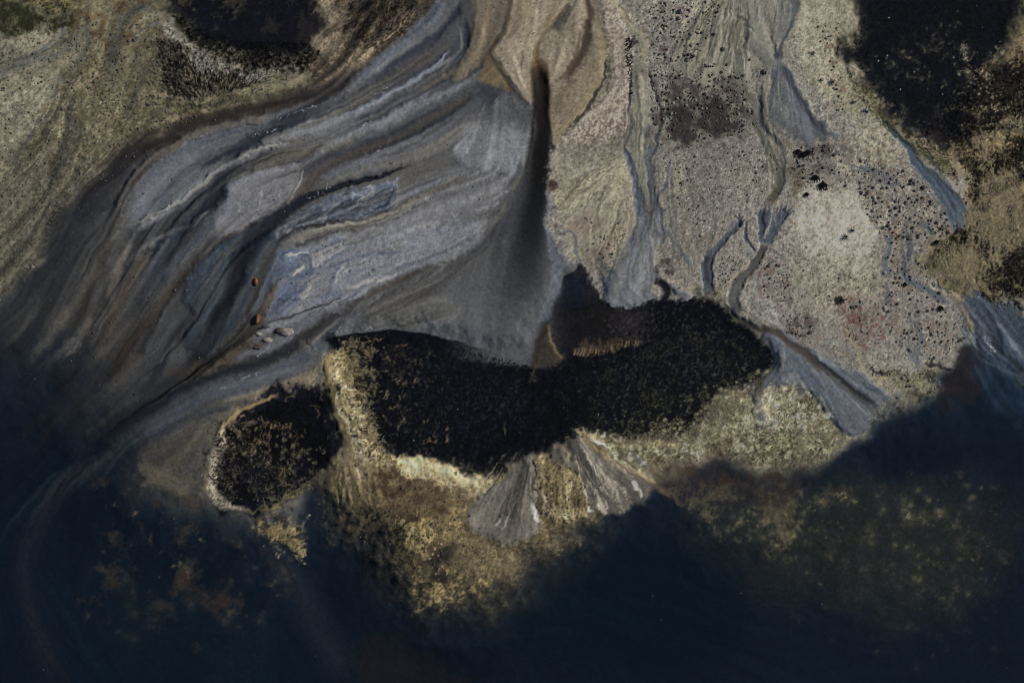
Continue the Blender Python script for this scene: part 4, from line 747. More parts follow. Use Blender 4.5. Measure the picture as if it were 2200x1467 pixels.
threads((1840, 330), [(1880, 400), (1920, 420), (1950, 420)], 14, 76, [(90, 94, 99), (72, 78, 86), (112, 110, 104)], a=(.3, .6), s0=(.05, .4), hw=(1, 2.2), bow=.12)
threads((1940, 470), [(1900, 610), (1930, 610), (1990, 640)], 12, 77, [(86, 92, 100), (134, 127, 110)], a=(.3, .6), s0=(.1, .6), hw=(1, 2.4), bow=.12)
threads((1675, 100), [(1655, 262), (1690, 305), (1722, 312), (1752, 308), (1785, 292)], 26, 61, [(112, 114, 113), (104, 107, 111), (66, 71, 80), (58, 63, 74), (122, 121, 116)], a=(.25, .55))
threads((1388, 420), [(1298, 600), (1300, 640), (1335, 656), (1370, 656), (1408, 642), (1412, 600)], 34, 62, [(120, 121, 124), (112, 114, 120), (78, 84, 94), (88, 92, 100), (126, 121, 108)], a=(.25, .5))
threads((1660, 690), [(1740, 842), (1780, 892), (1822, 930), (1872, 916), (1920, 888), (1938, 868)], 36, 63, [(104, 108, 114), (96, 101, 109), (54, 61, 74), (62, 69, 82), (112, 112, 112)], a=(.25, .5), s0=(.2, .6))
threads((1600, -110), [(1430, 120), (1470, 175), (1520, 170), (1560, 160), (1600, 170)], 44, 64, [(136, 130, 112), (126, 121, 104), (70, 70, 66), (84, 84, 80), (148, 142, 122)], a=(.35, .7), s0=(.35, .7), hw=(1.4, 3.8))
threads((1690, -120), [(1610, 60), (1640, 90), (1662, 120), (1690, 60), (1706, 20)], 26, 65, [(124, 120, 106), (112, 112, 104), (66, 72, 78), (80, 84, 86)], a=(.3, .6), s0=(.45, .7))
threads((1372, 100), [(1345, 290), (1360, 300), (1385, 300), (1404, 290)], 22, 66, [(130, 124, 104), (118, 113, 97), (74, 74, 68), (84, 90, 96)], a=(.3, .6), s0=(.3, .7), back=1.25)
threads((1388, 260), [(1368, 470), (1380, 490), (1396, 490), (1410, 470)], 18, 67, [(96, 102, 108), (60, 68, 80), (112, 108, 94), (50, 56, 66)], a=(.3, .6), s0=(.2, .6))
threads((1900, 240), [(2040, 488), (2064, 496), (2084, 478)], 18, 68, [(84, 95, 106), (50, 62, 78), (66, 79, 94)], a=(.3, .6), s0=(.2, .7))
threads((2020, 600), [(2090, 770), (2140, 790), (2200, 800), (2230, 760)], 30, 69, [(96, 106, 120), (36, 46, 60), (46, 58, 72), (112, 118, 126)], a=(.3, .65), s0=(.2, .7), hw=(1.6, 4))
M([(-200, 480), (120, 440), (230, 560), (330, 640), (430, 690), (560, 760), (600, 790), (560, 850), (480, 900), (440, 1080), (200, 1100), (-200, 1120)], .84, 220, lm=10)
M([(-200, 700), (120, 700), (260, 780), (300, 860), (260, 960), (100, 1040), (-200, 1100)], .82, 200, lm=14)
M([(540, 520), (600, 560), (560, 700), (480, 780), (400, 760), (390, 640), (450, 560)], .86, 60)
M([(1470, 160), (1640, 170), (1660, 300), (1640, 420), (1540, 430), (1440, 320)], .92, 90)
M([(1380, 380), (1520, 400), (1560, 560), (1500, 620), (1430, 560)], .95, 80)
M([(1690, 300), (1860, 330), (1860, 400), (1730, 430)], .92, 70)
M([(1890, 360), (2060, 480), (2060, 620), (1940, 560)], .95, 80)
# ================================================= lake bed; its navy stands in for blue scattered in the water
LAKE = [(-200, 790), (20, 778), (70, 790), (110, 782), (150, 800), (165, 830), (140, 880), (180, 920), (250, 960), (300, 1040), (400, 1075), (450, 1085), (540, 1112), (620, 1100), (690, 1060), (715, 1080), (760, 1130), (800, 1160), (860, 1190),
        (960, 1210), (1060, 1175), (1150, 1155), (1180, 1120), (1262, 1118), (1300, 1104), (1380, 1085), (1400, 1050), (1460, 1030), (1540, 1000), (1640, 1020), (1735, 1020), (1800, 972), (1870, 945), (1900, 915), (1960, 895), (1995, 870), (2024, 842), (2026, 815), (2050, 790), (2058, 768), (2076, 752), (2100, 752), (2130, 785), (2220, 835), (2400, 860), (2400, 1700), (-200, 1700)]
LAKE_L = [q for q in LAKE if q[0] < 730] ; LAKE_L = LAKE_L[:-1] + [(800, 1150), (900, 1300), (900, 1700), (-200, 1700)]
LAKE_R = [(640, 1110)] + [q for q in LAKE if q[0] >= 700 and q[1] < 1650] + [(2400, 1700), (640, 1700)]
R(LAKE_L, (13, 24, 39), soft=170, w=(0, 2, 14), lm=5, dh=-.20, hs=170, st=.05, mo=.02, name='lake_bed', wet=.2)
R(LAKE_R, (13, 24, 39), soft=30, w=(1, 3, 4), gr=2, lm=2, dh=-.20, hs=130, st=.05, mo=.02, name='lake_bed', wet=.2)
R([(-200, 700), (60, 730), (160, 770), (220, 830), (190, 920), (100, 1000), (-200, 1100)], (24, 29, 39), a=.6, soft=110, w=(1, 6, 8), lm=8)
R([(-200, 900), (60, 900), (140, 960), (200, 1040), (330, 1140), (560, 1200), (720, 1180), (850, 1330), (1050, 1340), (1250, 1200), (1420, 1110), (1600, 1080), (1850, 990), (2000, 900), (2100, 840), (2400, 900), (2400, 1700), (-200, 1700)],
  (10, 19, 31), a=.7, soft=140, w=(0, 3, 8), dh=-.4, hs=260)
for pts, c in (([(330, 850, 10), (250, 905, 14), (170, 965, 16), (100, 1040, 16)], (46, 49, 57)), ([(240, 800, 12), (170, 860, 14), (100, 930, 14), (30, 1010, 14)], (54, 54, 54)), ([(180, 810, 8), (120, 870, 10), (50, 930, 10), (-20, 980, 10)], (44, 45, 48)),
               ([(360, 880, 8), (290, 935, 10), (220, 990, 12), (160, 1050, 14)], (58, 58, 58)), ([(130, 790, 8), (70, 840, 10), (0, 890, 10)], (38, 40, 46)), ([(290, 850, 5), (220, 905, 7), (150, 960, 8)], (72, 70, 66)), ([(420, 930, 10), (350, 985, 14), (290, 1040, 16), (240, 1100, 16)], (62, 60, 55))):
    T(pts, tuple(q * .68 for q in c), a=.5, e=.95, lm=.9, ends=(.35, .5))
G([(200, 980), (110, 1040), (50, 1130), (30, 1240), (90, 1360), (160, 1460)], 60)
G([(700, 1100), (660, 1250), (700, 1380), (780, 1500)], 80)
G([(1000, 1300), (1300, 1300), (1700, 1420), (2100, 1500)], 160)
T([(170, 960, 18), (110, 1020, 22), (60, 1080, 22), (15, 1160, 22), (-30, 1260, 22)], (9, 22, 33), a=.8, e=.95, lm=.9)
T([(230, 985, 22), (150, 1035, 26), (95, 1090, 26), (55, 1180, 28), (45, 1270, 30), (80, 1380, 34), (120, 1480, 36)], (25, 29, 38), a=.8, e=.95, lm=.9)
T([(86, 1225, 20), (130, 1310, 30), (180, 1400, 34), (240, 1490, 40)], (10, 24, 35), a=.8, e=.95, lm=.6)
T([(560, 1150, 30), (620, 1230, 44), (670, 1330, 48), (750, 1470, 50)], (29, 33, 43), a=.75, e=.95, lm=.6)
R([(900, 1500), (760, 1440), (800, 1380), (900, 1400), (1000, 1480)], (30, 27, 28), a=.7, soft=70, w=(3, 6, 8))
R([(260, 1260), (420, 1300), (560, 1380), (640, 1480), (300, 1500), (230, 1400)], (11, 23, 33), a=.7, soft=80, w=(3, 6, 8))
R([(1000, 1280), (1250, 1170), (1480, 1180), (1600, 1300), (1500, 1440), (1200, 1420)], (6, 18, 28), a=.75, soft=110, w=(3, 6, 8))
R([(1480, 1080), (1800, 1040), (2100, 1060), (2180, 1200), (1980, 1330), (1700, 1270), (1540, 1180)], (38, 38, 33), a=.75, soft=180, w=(1, 8, 8), mo=.06, dh=.1, hs=200)
R([(1860, 960), (2100, 900), (2140, 960), (2060, 1010), (1920, 1020)], (9, 16, 29), a=.85, soft=60, w=(3, 6, 8))
R([(2054, 768), (2076, 752), (2098, 752), (2120, 790), (2110, 850), (2050, 890), (2010, 870), (2040, 810)], (32, 27, 29), a=.9, soft=12, w=(2, 3, 0), gr=2)
R([(1900, 910), (2080, 860), (2200, 860), (2300, 900), (2100, 960), (1930, 950)], (13, 24, 38), a=.7, soft=50, w=(2, 6, 6))
R([(2090, 770), (2220, 820), (2240, 900), (2150, 880)], (26, 44, 60), a=.7, soft=50, w=(2, 6, 0), flow=(.6, .8), st=.3)
T([(700, 752, 16), (610, 792, 24), (510, 826, 27), (410, 866, 28), (310, 926, 26), (225, 985, 24), (140, 1055, 24), (75, 1150, 26)], [(86, 90, 98), (84, 89, 98), (76, 81, 91), (64, 69, 79), (50, 55, 65), (36, 41, 51), (27, 33, 42), (20, 27, 37)], a=.72, e=.95, lm=.5, w=(0, 2, 3), ends=(.1, .3))
T([(560, 850, 8), (460, 880, 12), (370, 925, 14), (290, 980, 14)], [(66, 68, 72), (70, 71, 72), (66, 66, 66), (48, 50, 54)], a=.55, e=.95, lm=.5, ends=(.2, .4))
for pts, c in (([(230, 640, 10), (170, 720, 14), (120, 770, 12), (70, 810, 10)], (92, 87, 80)), ([(170, 640, 8), (110, 720, 12), (50, 790, 10)], (84, 80, 75)), ([(300, 660, 8), (240, 740, 12), (180, 800, 12)], (86, 81, 76)), ([(110, 620, 8), (60, 690, 10), (0, 760, 10)], (72, 70, 67)), ([(330, 740, 8), (270, 810, 12), (200, 870, 12)], (70, 68, 66)), ([(200, 700, 3), (160, 750, 5), (130, 775, 4)], (120, 114, 106))):
    T(pts, c, a=.5, e=.95, lm=.9, ends=(.35, .35))
for k in range(9):
    x_ = 300 - 26 * k
    T([(x_ + 60, 880 + 14 * k, 4 + k % 3), (x_, 930 + 14 * k, 6 + k % 4), (x_ - 60, 990 + 15 * k, 7), (x_ - 110, 1070 + 16 * k, 7)], ((52, 57, 67), (24, 29, 38), (44, 49, 58))[k % 3], a=.42, e=.95, lm=.5, ends=(.3, .45), w=(0, 2, 4), g=.2)
# brown weed drifts
N([(220, 1000), (420, 1040), (470, 1120), (380, 1260), (250, 1240), (190, 1120)], (58, 51, 43), 'n25', -.3, 2.6, a=.75, soft=90, gr=.2)
N([(330, 1220), (480, 1260), (500, 1360), (400, 1390), (210, 1340), (180, 1270)], (48, 40, 36), 'n25', -.3, 2.6, a=.75, soft=90, gr=.2)
N([(500, 1180), (620, 1200), (580, 1330), (480, 1320)], (42, 36, 34), 'n25', -.2, 2.6, a=.6, soft=80, gr=.2)
N([(230, 1040), (470, 1060), (400, 1240), (240, 1230)], (104, 90, 64), 'n12', 1.2, 2.0, a=.6, soft=80, gr=.3)
T([(300, 1020, 22), (360, 1030, 26), (410, 1040, 20)], (92, 86, 72), a=.7, e=.95, w=(4, 6, 0))
N([(1440, 1000), (1700, 1020), (1760, 1090), (1700, 1170), (1560, 1160), (1460, 1090)], (84, 77, 58), 'n25', -.3, 2.2, a=.75, soft=90, gr=.35)
N([(1600, 1040), (2150, 1050), (2150, 1260), (1700, 1230)], (56, 53, 43), 'n25', .0, 2.6, a=.6, soft=110, gr=.3)
N([(1600, 1060), (2150, 1060), (2120, 1280), (1650, 1220)], (124, 113, 78), 'n25', 2.0, 1.6, a=.75, soft=80, gr=.3)

P([(1450, 1050), (1700, 1030), (1760, 1090), (1700, 1180), (1540, 1160)], 160, 31, (104, 98, 76), (2, 5), (.15, .65))
P([(1600, 1080), (2160, 1040), (2170, 1250), (1960, 1330), (1640, 1230)], 190, 32, (104, 96, 68), (2, 6), (.12, .65))
P([(1700, 1250), (2180, 1200), (2150, 1440), (1700, 1440)], 60, 33, (70, 66, 52), (3, 7), (.08, .35))
P([(180, 1000), (480, 1060), (520, 1380), (180, 1380)], 90, 34, (90, 80, 62), (3, 9), (.05, .3))
P([(480, 1150), (640, 1200), (600, 1360), (480, 1350)], 30, 35, (96, 84, 64), (3, 7), (.1, .4))
R([(690, 1040), (1000, 1040), (1290, 1090), (1290, 1160), (1220, 1230), (1120, 1290), (1040, 1345), (900, 1345), (810, 1280), (740, 1190), (680, 1110)], (50, 46, 40), a=.6, soft=120, w=(1, 8, 8))  # soft underwater glow painted round the shelf edge
# --- golden shelf south of the pools
R([(715, 1000), (800, 1010), (900, 1010), (1000, 1040), (1090, 1030), (1160, 1000), (1260, 1000), (1280, 1100), (1262, 1130), (1200, 1150), (1240, 1180), (1180, 1200), (1120, 1205), (1100, 1248), (1052, 1268), (1033, 1300), (965, 1308), (895, 1302), (866, 1280), (850, 1230), (800, 1190), (740, 1150), (700, 1080)],
  (100, 87, 62), soft=90, w=(2, 9, 8), gr=7, mo=.14, dh=.16, hs=120, name='golden_shelf', fade=((950, 1120), (1000, 1330), 1, .62))
N([(730, 1040), (1000, 1080), (1060, 1250), (960, 1310), (860, 1280), (800, 1180)], (140, 122, 84), 'n25', .0, 2.2, a=.6, soft=60, gr=.4)
N([(720, 1040), (1000, 1080), (1080, 1250), (960, 1310), (860, 1290), (780, 1180)], (58, 51, 42), 'n12', .3, 1.8, a=.6, soft=60, gr=.8)
N([(730, 1080), (900, 1100), (1040, 1250), (960, 1320), (840, 1290), (760, 1170)], (34, 32, 32), 'n25', .7, 1.0, a=.8, soft=40, sign=-1, gr=.5)
N([(800, 1000), (900, 1000), (980, 1050), (950, 1110), (880, 1140), (830, 1090)], (62, 50, 38), 'n12', -.3, 1.8, a=.75, soft=50, gr=.9)
R([(880, 1020), (920, 1020), (950, 1070), (900, 1080)], (74, 64, 50), a=.6, soft=30)
R([(990, 1160), (1090, 1170), (1110, 1220), (1020, 1250), (980, 1220)], (106, 96, 72), a=.6, soft=40)
N([(1000, 1040), (800, 990), (1060, 1030), (1060, 1060)], CREAM, 'n25', -.3, 1.0, a=.6, soft=24)
R([(855, 985), (905, 985), (965, 995), (1000, 1025), (1060, 1030), (1050, 1055), (990, 1050), (930, 1030), (870, 1022)], (164, 147, 110), a=.9, soft=16, w=(4, 5, 0), mo=.14)
R([(780, 985), (860, 985), (870, 1010), (810, 1005)], (150, 136, 100), a=.8, soft=18, w=(4, 5, 0), mo=.2)
R([(565, 1120), (600, 1112), (640, 1120), (648, 1160), (640, 1200), (608, 1180), (575, 1150)], (116, 101, 70), soft=26, w=(2, 8, 0), gr=8, mo=.16, dh=.1, hs=60)
N([(560, 1110), (650, 1110), (650, 1210), (570, 1160)], (26, 28, 34), 'n12', .3, 1.0, a=.85, soft=20, gr=1.0)
T([(745, 960, 12), (752, 1010, 16), (765, 1060, 20), (785, 1110, 22), (800, 1150, 20)], (116, 103, 76), a=.75, e=.8, lm=.6)
T([(715, 1000, 8), (725, 1060, 12), (735, 1110, 14)], (112, 100, 72), a=.7, e=.8, lm=.6)
T([(740, 990, 3), (742, 1040, 5), (752, 1090, 6)], (62, 58, 50), a=.6, e=.9)
T([(775, 1020, 3), (792, 1050, 6), (815, 1080, 7)], (64, 58, 48), a=.6, e=.9)

# stem, ridge
R([(1158, 712), (1184, 694), (1194, 746), (1210, 772), (1177, 788), (1158, 794), (1150, 822), (1142, 812), (1147, 746)], (58, 52, 43), a=.9, soft=14, w=(1, 3, 0), gr=2, flow=(-.3, .95), st=.12, dh=.05, hs=30, name='sand_stem')
T([(1182, 700, 2), (1189, 742, 3.5), (1204, 774, 5)], (128, 112, 80), a=.7, e=.95)
R([(1240, 736), (1320, 728), (1370, 718), (1372, 736), (1318, 750), (1268, 760), (1232, 762)], (66, 54, 44), a=.75, soft=12, w=(3, 4, 0), flow=(-.1, 1))
for k in range(22):
    xx = 1234 + 6.4 * k; yy = 757 - .2 * k - (max(0, k - 8)) * 1.2
    T([(xx + 3, yy - 14, 1.6), (xx, yy, 2.2), (xx - 3, yy + 8, 1.4)], (138, 117, 84), a=(.75, .4, .85, .55, .2)[k % 5], e=.8, ends=(.4, .2), lm=.1)
# brown filaments in the left pool
for pts in ([(815, 722), (800, 735), (790, 742)], [(770, 722), (815, 728), (820, 738)], [(846, 748), (870, 745)], [(785, 774), (806, 772)], [(825, 772), (840, 776)], [(842, 820), (870, 824), (898, 815)], [(825, 884), (850, 868), (866, 854)], [(862, 862), (858, 848)],
            [(852, 912), (876, 906)], [(862, 912), (862, 930)], [(930, 922), (934, 940), (930, 952)], [(950, 916), (962, 922)], [(1085, 920), (1080, 936)], [(780, 832), (804, 830)], [(800, 800), (830, 796)], [(905, 905), (915, 900)], [(960, 935), (958, 955)], [(820, 890), (835, 894)], [(900, 950), (925, 945)], [(770, 855), (800, 856)]):
    n_ = len(pts)
    T([(x, y, 4.0 if i == n_ - 1 else 2.4) for i, (x, y) in enumerate(pts)], (116, 96, 68), a=.75, e=.9, w=(3, 2, 0), ends=(.25, .15), lm=.1, dh=.04)
# left rim of the pool: pale, ridged
R([(700, 752), (735, 735), (760, 760), (775, 800), (790, 850), (800, 900), (815, 950), (830, 985), (790, 990), (765, 960), (752, 900), (730, 850), (705, 830), (695, 790)], (118, 106, 76), a=.85, soft=18, w=(2, 6, 0), gr=4, mo=.18, dh=.08, hs=30, name='ridged_rim')
N([(735, 725), (830, 720), (810, 790), (840, 830), (800, 870), (820, 960), (790, 960), (760, 820)], (104, 94, 66), 'n12', .1, 1.2, a=.8, soft=34, gr=.9)
N([(735, 735), (800, 760), (805, 860), (830, 985), (780, 960), (750, 820)], (30, 29, 26), 'n6', .4, 1.0, a=.85, soft=26, sign=-1, gr=.9)
_r = np.random.default_rng(41)
for k in range(16):
    yy = 752 + 6.0 * k + _r.normal(0, 2.5); l_ = _r.uniform(.5, 1.25); x_ = 712 + _r.uniform(-5, 8)
    T([(x_, yy + 8 * l_, 1.6), (x_ + 12 * l_, yy + 3, _r.uniform(2, 3.8)), (x_ + 28 * l_, yy - 3 + _r.normal(0, 2), 1.6)], ((196, 178, 140), (170, 152, 114), (206, 192, 160))[k % 3], a=_r.uniform(.5, .95), e=.85, ends=(.25, .3), lm=.3, w=(2, 3, 0), dh=.04)
for k in range(26):
    yy = 842 + 5.6 * k + _r.normal(0, 3); xx = 742 + 1.6 * k + _r.uniform(-6, 14); l_ = _r.uniform(.4, 1.2)
    T([(xx - 4, yy + 6 * l_, 1.6), (xx + 8 * l_, yy + 1, _r.uniform(2, 4.2)), (xx + 26 * l_, yy - 2 + _r.normal(0, 3), 1.6)], ((206, 190, 156), (176, 160, 122), (190, 172, 132))[k % 3], a=_r.uniform(.45, .95), e=.85, ends=(.25, .35), lm=.4, w=(2, 3, 0), dh=.04)
T([(724, 828, 3), (722, 850, 4), (732, 880, 4), (748, 920, 4), (760, 960, 4)], (158, 146, 118), a=.8, e=.8)
# small left pool
R([(648, 824), (672, 836), (690, 826), (716, 850), (726, 900), (722, 950), (712, 1000), (690, 1045), (650, 1062), (600, 1088), (545, 1104), (490, 1096), (446, 1072), (440, 1030), (462, 965), (495, 912), (560, 868), (610, 845)],
  (15, 17, 24), soft=26, w=(2, 13, 0), gr=6, dh=-.08, hs=60, mo=.10, st=.03, name='small_weed_pool', wet=.2)
N([(500, 960), (620, 970), (710, 990), (690, 1050), (560, 1090), (480, 1060)], (42, 42, 42), 'n25', -.6, 2.4, a=.7, soft=60)
N([(500, 900), (580, 905), (580, 970), (500, 980), (480, 940)], (116, 99, 74), 'n6', .2, 1.4, a=.75, soft=34, gr=1.0)
N([(470, 980), (560, 985), (640, 1000), (620, 1080), (520, 1095), (460, 1060)], (92, 88, 66), 'n12', .3, 1.6, a=.7, soft=40, gr=1.0)
N([(580, 920), (700, 980), (700, 1040), (620, 1030)], (92, 84, 66), 'n6', .9, .8, a=.7, soft=40)
R([(520, 1000), (570, 1010), (560, 1050), (510, 1040)], (28, 30, 38), a=.7, soft=30)
T([(610, 1005, 5), (612, 1025, 7), (600, 1045, 4)], (116, 104, 70), a=.7, e=.9, w=(4, 3, 0))
for k in range(6):
    xx = 582 + 9 * k
    T([(xx, 908, 2.5), (xx, 915 + k % 3, 4), (xx - 1, 921 + k % 2, 2)], (164, 136, 90), a=(.85, .8, .5, .9, .85, .8)[k], e=.8, ends=(.2, .2), lm=.1)
for pts in ([(632, 852), (615, 866)], [(690, 845), (690, 862)], [(665, 860), (682, 876), (682, 890)], [(580, 930), (578, 945), (570, 955)], [(560, 940), (545, 960), (532, 968)], [(655, 920), (654, 935)], [(700, 930), (704, 942)], [(575, 950), (580, 970)], [(612, 962), (618, 972)]):
    n_ = len(pts)
    T([(x, y, 2.6) for x, y in pts], (104, 86, 64), a=.7, e=.9, w=(3, 2, 0), ends=(.25, .15), lm=.1, dh=.03)
# pale rim of the small pool
T([(600, 850, 4), (555, 868, 6), (508, 890, 7), (478, 920, 7), (462, 955, 6)], (138, 119, 84), a=.9, e=.7, dh=.06)
T([(492, 905, 7), (474, 950, 14), (464, 990, 18), (455, 1030, 20), (456, 1060, 17), (484, 1082, 12), (530, 1094, 8)], (168, 155, 131), a=.85, e=.95, w=(1, 4, 0), mo=.2, dh=.03, lm=.4)
N([(480, 910), (500, 920), (482, 1000), (494, 1080), (446, 1070), (456, 980)], (30, 30, 32), 'n6', 1.0, 1.0, a=.85, soft=16, gr=1.0)
T([(520, 1098, 5), (580, 1088, 7), (640, 1062, 7), (690, 1040, 6)], (108, 98, 66), a=.75, e=.9, w=(5, 4, 0))
# tan runnel between the two pools
T([(706, 770, 8), (704, 800, 9), (715, 850, 11), (733, 900, 13), (744, 950, 15), (750, 1000, 17)], (104, 92, 64), a=.92, e=.6, lm=.4, dh=.04, name='tan_runnel')
T([(736, 930, 4), (742, 970, 6), (746, 1010, 6)], (78, 74, 66), a=.7, e=.95)
T([(640, 735, 10), (676, 760, 14), (690, 800, 12), (680, 822, 8)], (92, 90, 86), a=.6, e=.95)

# --- south fans
R([(1096, 996), (1122, 984), (1150, 976), (1152, 1044), (1146, 1088), (1152, 1108), (1161, 1125), (1152, 1148), (1127, 1166), (1078, 1171), (1062, 1158), (1044, 1150), (1024, 1137), (1006, 1124), (998, 1103), (1010, 1080), (1053, 1048)],
  (112, 107, 98), soft=18, w=(1, 4, 0), gr=2, apex=(1135, 930), st=.12, dh=.05, mo=.04, name='south_fan')
T([(1128, 985, 12), (1122, 1030, 18), (1105, 1070, 20), (1085, 1110, 16)], (66, 63, 57), a=.7, e=.95, lm=.6)
T([(1140, 1060, 8), (1140, 1110, 14), (1118, 1155, 14)], (118, 112, 102), a=.6, e=.95)
T([(1040, 1075, 6), (1014, 1100, 8), (1008, 1115, 6)], (116, 108, 92), a=.6, e=.9)
T([(1096, 1000, 5), (1080, 1020, 7), (1060, 1040, 5)], (136, 116, 74), a=.7, e=.9)
R([(1156, 985), (1180, 975), (1230, 985), (1252, 1025), (1256, 1062), (1266, 1092), (1256, 1112), (1215, 1118), (1180, 1115), (1150, 1085), (1154, 1040)], (120, 107, 78), soft=10, w=(3, 4, 0), flow=(.1, 1), st=.2, mo=.2, dh=.06, name='ochre_shelf')
N([(1156, 985), (1230, 985), (1256, 1062), (1260, 1100), (1160, 1090)], (70, 61, 44), 'n6', .2, 1.4, a=.65, soft=20, gr=.8)
for k in range(12):
    xx = 1172 + 8 * k
    T([(xx - 3, 1082 + (k * 5) % 9, 1.8), (xx, 1098, 3.2), (xx + 2, 1112, 3)], (168, 148, 118), a=(.8, .5, .7, .4)[k % 4], e=.8, ends=(.3, .15), lm=.2)
R([(1226, 985), (1232, 930), (1250, 930), (1290, 968), (1340, 1000), (1390, 1036), (1396, 1068), (1384, 1080), (1354, 1088), (1328, 1098), (1302, 1103), (1268, 1092), (1256, 1061), (1252, 1027), (1222, 1000), (1185, 975), (1205, 950)],
  (88, 83, 76), soft=20, w=(1, 4, 0), gr=2, apex=(1215, 900), st=.12, dh=.05, mo=.04, name='south_east_fan')
T([(1222, 945, 14), (1250, 985, 20), (1286, 1030, 22), (1310, 1060, 16)], (50, 48, 46), a=.7, e=.95, lm=.6)
N([(1265, 1030), (1380, 1030), (1390, 1070), (1340, 1095), (1265, 1095)], (140, 132, 116), 'l2', .4, .8, a=.6, soft=18)
T([(1240, 925, 4), (1270, 960, 7), (1310, 985, 7)], (124, 104, 64), a=.75, e=.9)
T([(1310, 985, 8), (1370, 1020, 9), (1420, 1050, 8), (1450, 1068, 6)], (112, 95, 70), a=.75, e=.9)
T([(1350, 1000, 3), (1385, 1024, 5), (1415, 1045, 3)], (158, 142, 112), a=.6, e=.9)
# ---- threads on the fans, bright rims, runnel mouth
G1 = [(128, 122, 112), (116, 111, 102), (62, 60, 55), (74, 71, 65), (140, 134, 124)]
threads((1140, 930), [(1000, 1105), (1025, 1136), (1062, 1158), (1100, 1168), (1130, 1164), (1156, 1140), (1158, 1122)], 34, 51, G1)
threads((1215, 890), [(1262, 1094), (1302, 1102), (1340, 1092), (1384, 1078), (1395, 1060), (1390, 1040)], 30, 52, [(150, 142, 128), (124, 117, 104), (52, 50, 48), (60, 58, 54), (168, 160, 146)])
threads((1200, 960), [(1162, 1100), (1190, 1114), (1220, 1116), (1256, 1108)], 24, 53, [(164, 146, 112), (142, 124, 88), (80, 68, 48), (66, 58, 44)], s0=(.2, .7))
T([(1142, 1072, 2), (1146, 1096, 6), (1152, 1114, 6), (1160, 1126, 3)], (206, 200, 188), a=.75, e=.8, w=(1, 2, 0), ends=(.15, .2))
T([(1262, 1086, 2), (1266, 1096, 4), (1280, 1104, 2)], (206, 200, 188), a=.7, e=.9)
T([(1356, 1032, 2), (1364, 1040, 5), (1374, 1054, 4), (1380, 1070, 2)], (212, 207, 198), a=.75, e=.8)
threads((738, 930), [(712, 1130), (740, 1140), (770, 1130), (800, 1120), (822, 1090)], 34, 54, [(126, 110, 78), (140, 122, 84), (70, 62, 48), (56, 52, 44), (158, 142, 108)], s0=(.15, .6), hw=(1.6, 4.5), a=(.3, .65))
# bright cream rims
T([(856, 990, 6), (890, 994, 12), (930, 1004, 12), (965, 1010, 11), (1000, 1030, 11), (1040, 1036, 8)], (200, 182, 138), a=.92, e=.85, w=(3, 5, 0), lm=.2)
T([(722, 836, 2.5), (730, 870, 4), (752, 905, 5), (764, 940, 6), (778, 975, 6), (800, 992, 4)], (188, 173, 138), a=.7, e=.85, w=(3, 4, 0), lm=.3)
threads((900, 930), [(862, 1016), (880, 1020), (900, 1020), (920, 1014)], 16, 55, [(204, 190, 158), (192, 176, 138), (120, 104, 76)], s0=(.7, .85), hw=(1.2, 2.4), a=(.5, .9))
T([(1250, 932, 4), (1290, 948, 7), (1340, 956, 9), (1420, 950, 10), (1490, 944, 8)], (168, 152, 112), a=.55, e=.9, w=(4, 5, 0), lm=.3)
T([(1268, 945, 2), (1284, 953, 4), (1302, 958, 4)], (214, 208, 192), a=.85, e=.8, w=(2, 1, 0))
N([(960, 985), (1000, 990), (1060, 1015), (1000, 1025), (970, 1010)], (44, 46, 30), 'n6', -.2, 1.2, a=.8, soft=20, gr=.9)
# brown weed and golden ground under the rim
N([(810, 1002), (875, 1002), (880, 1060), (845, 1080), (820, 1050)], (56, 43, 31), 'n6', -.3, 1.2, a=.85, soft=24, gr=1.0)
N([(880, 1040), (1000, 1050), (980, 1090), (930, 1110), (880, 1085)], (62, 51, 38), 'n6', .0, 1.4, a=.7, soft=30, gr=1.0)
N([(830, 1115), (930, 1120), (930, 1190), (850, 1190)], (160, 140, 92), 'n6', -.2, 1.6, a=.65, soft=40, gr=.9)
N([(850, 1210), (960, 1220), (1040, 1250), (990, 1300), (880, 1295)], (150, 130, 84), 'n6', .0, 1.6, a=.6, soft=40, gr=.9)
N([(720, 1100), (840, 1120), (880, 1230), (860, 1300), (760, 1190)], (26, 27, 31), 'n6', .1, 1.2, a=.8, soft=40, gr=1.0)
threads((1080, 1080), [(960, 1240), (1000, 1280), (1040, 1270), (1080, 1240), (1110, 1210)], 26, 56, [(126, 112, 82), (92, 82, 62), (76, 68, 54), (140, 124, 90)], s0=(.4, .75), hw=(2, 5), a=(.2, .45))
T([(1376, 990, 6), (1420, 1030, 9), (1450, 1060, 8), (1480, 1080, 6)], (96, 82, 62), a=.6, e=.95, w=(3, 4, 0))
R([(1430, 1010), (1560, 1010), (1720, 1030), (1700, 1090), (1560, 1080), (1450, 1060)], (54, 45, 40), a=.55, soft=60, w=(3, 6, 6), gr=4)
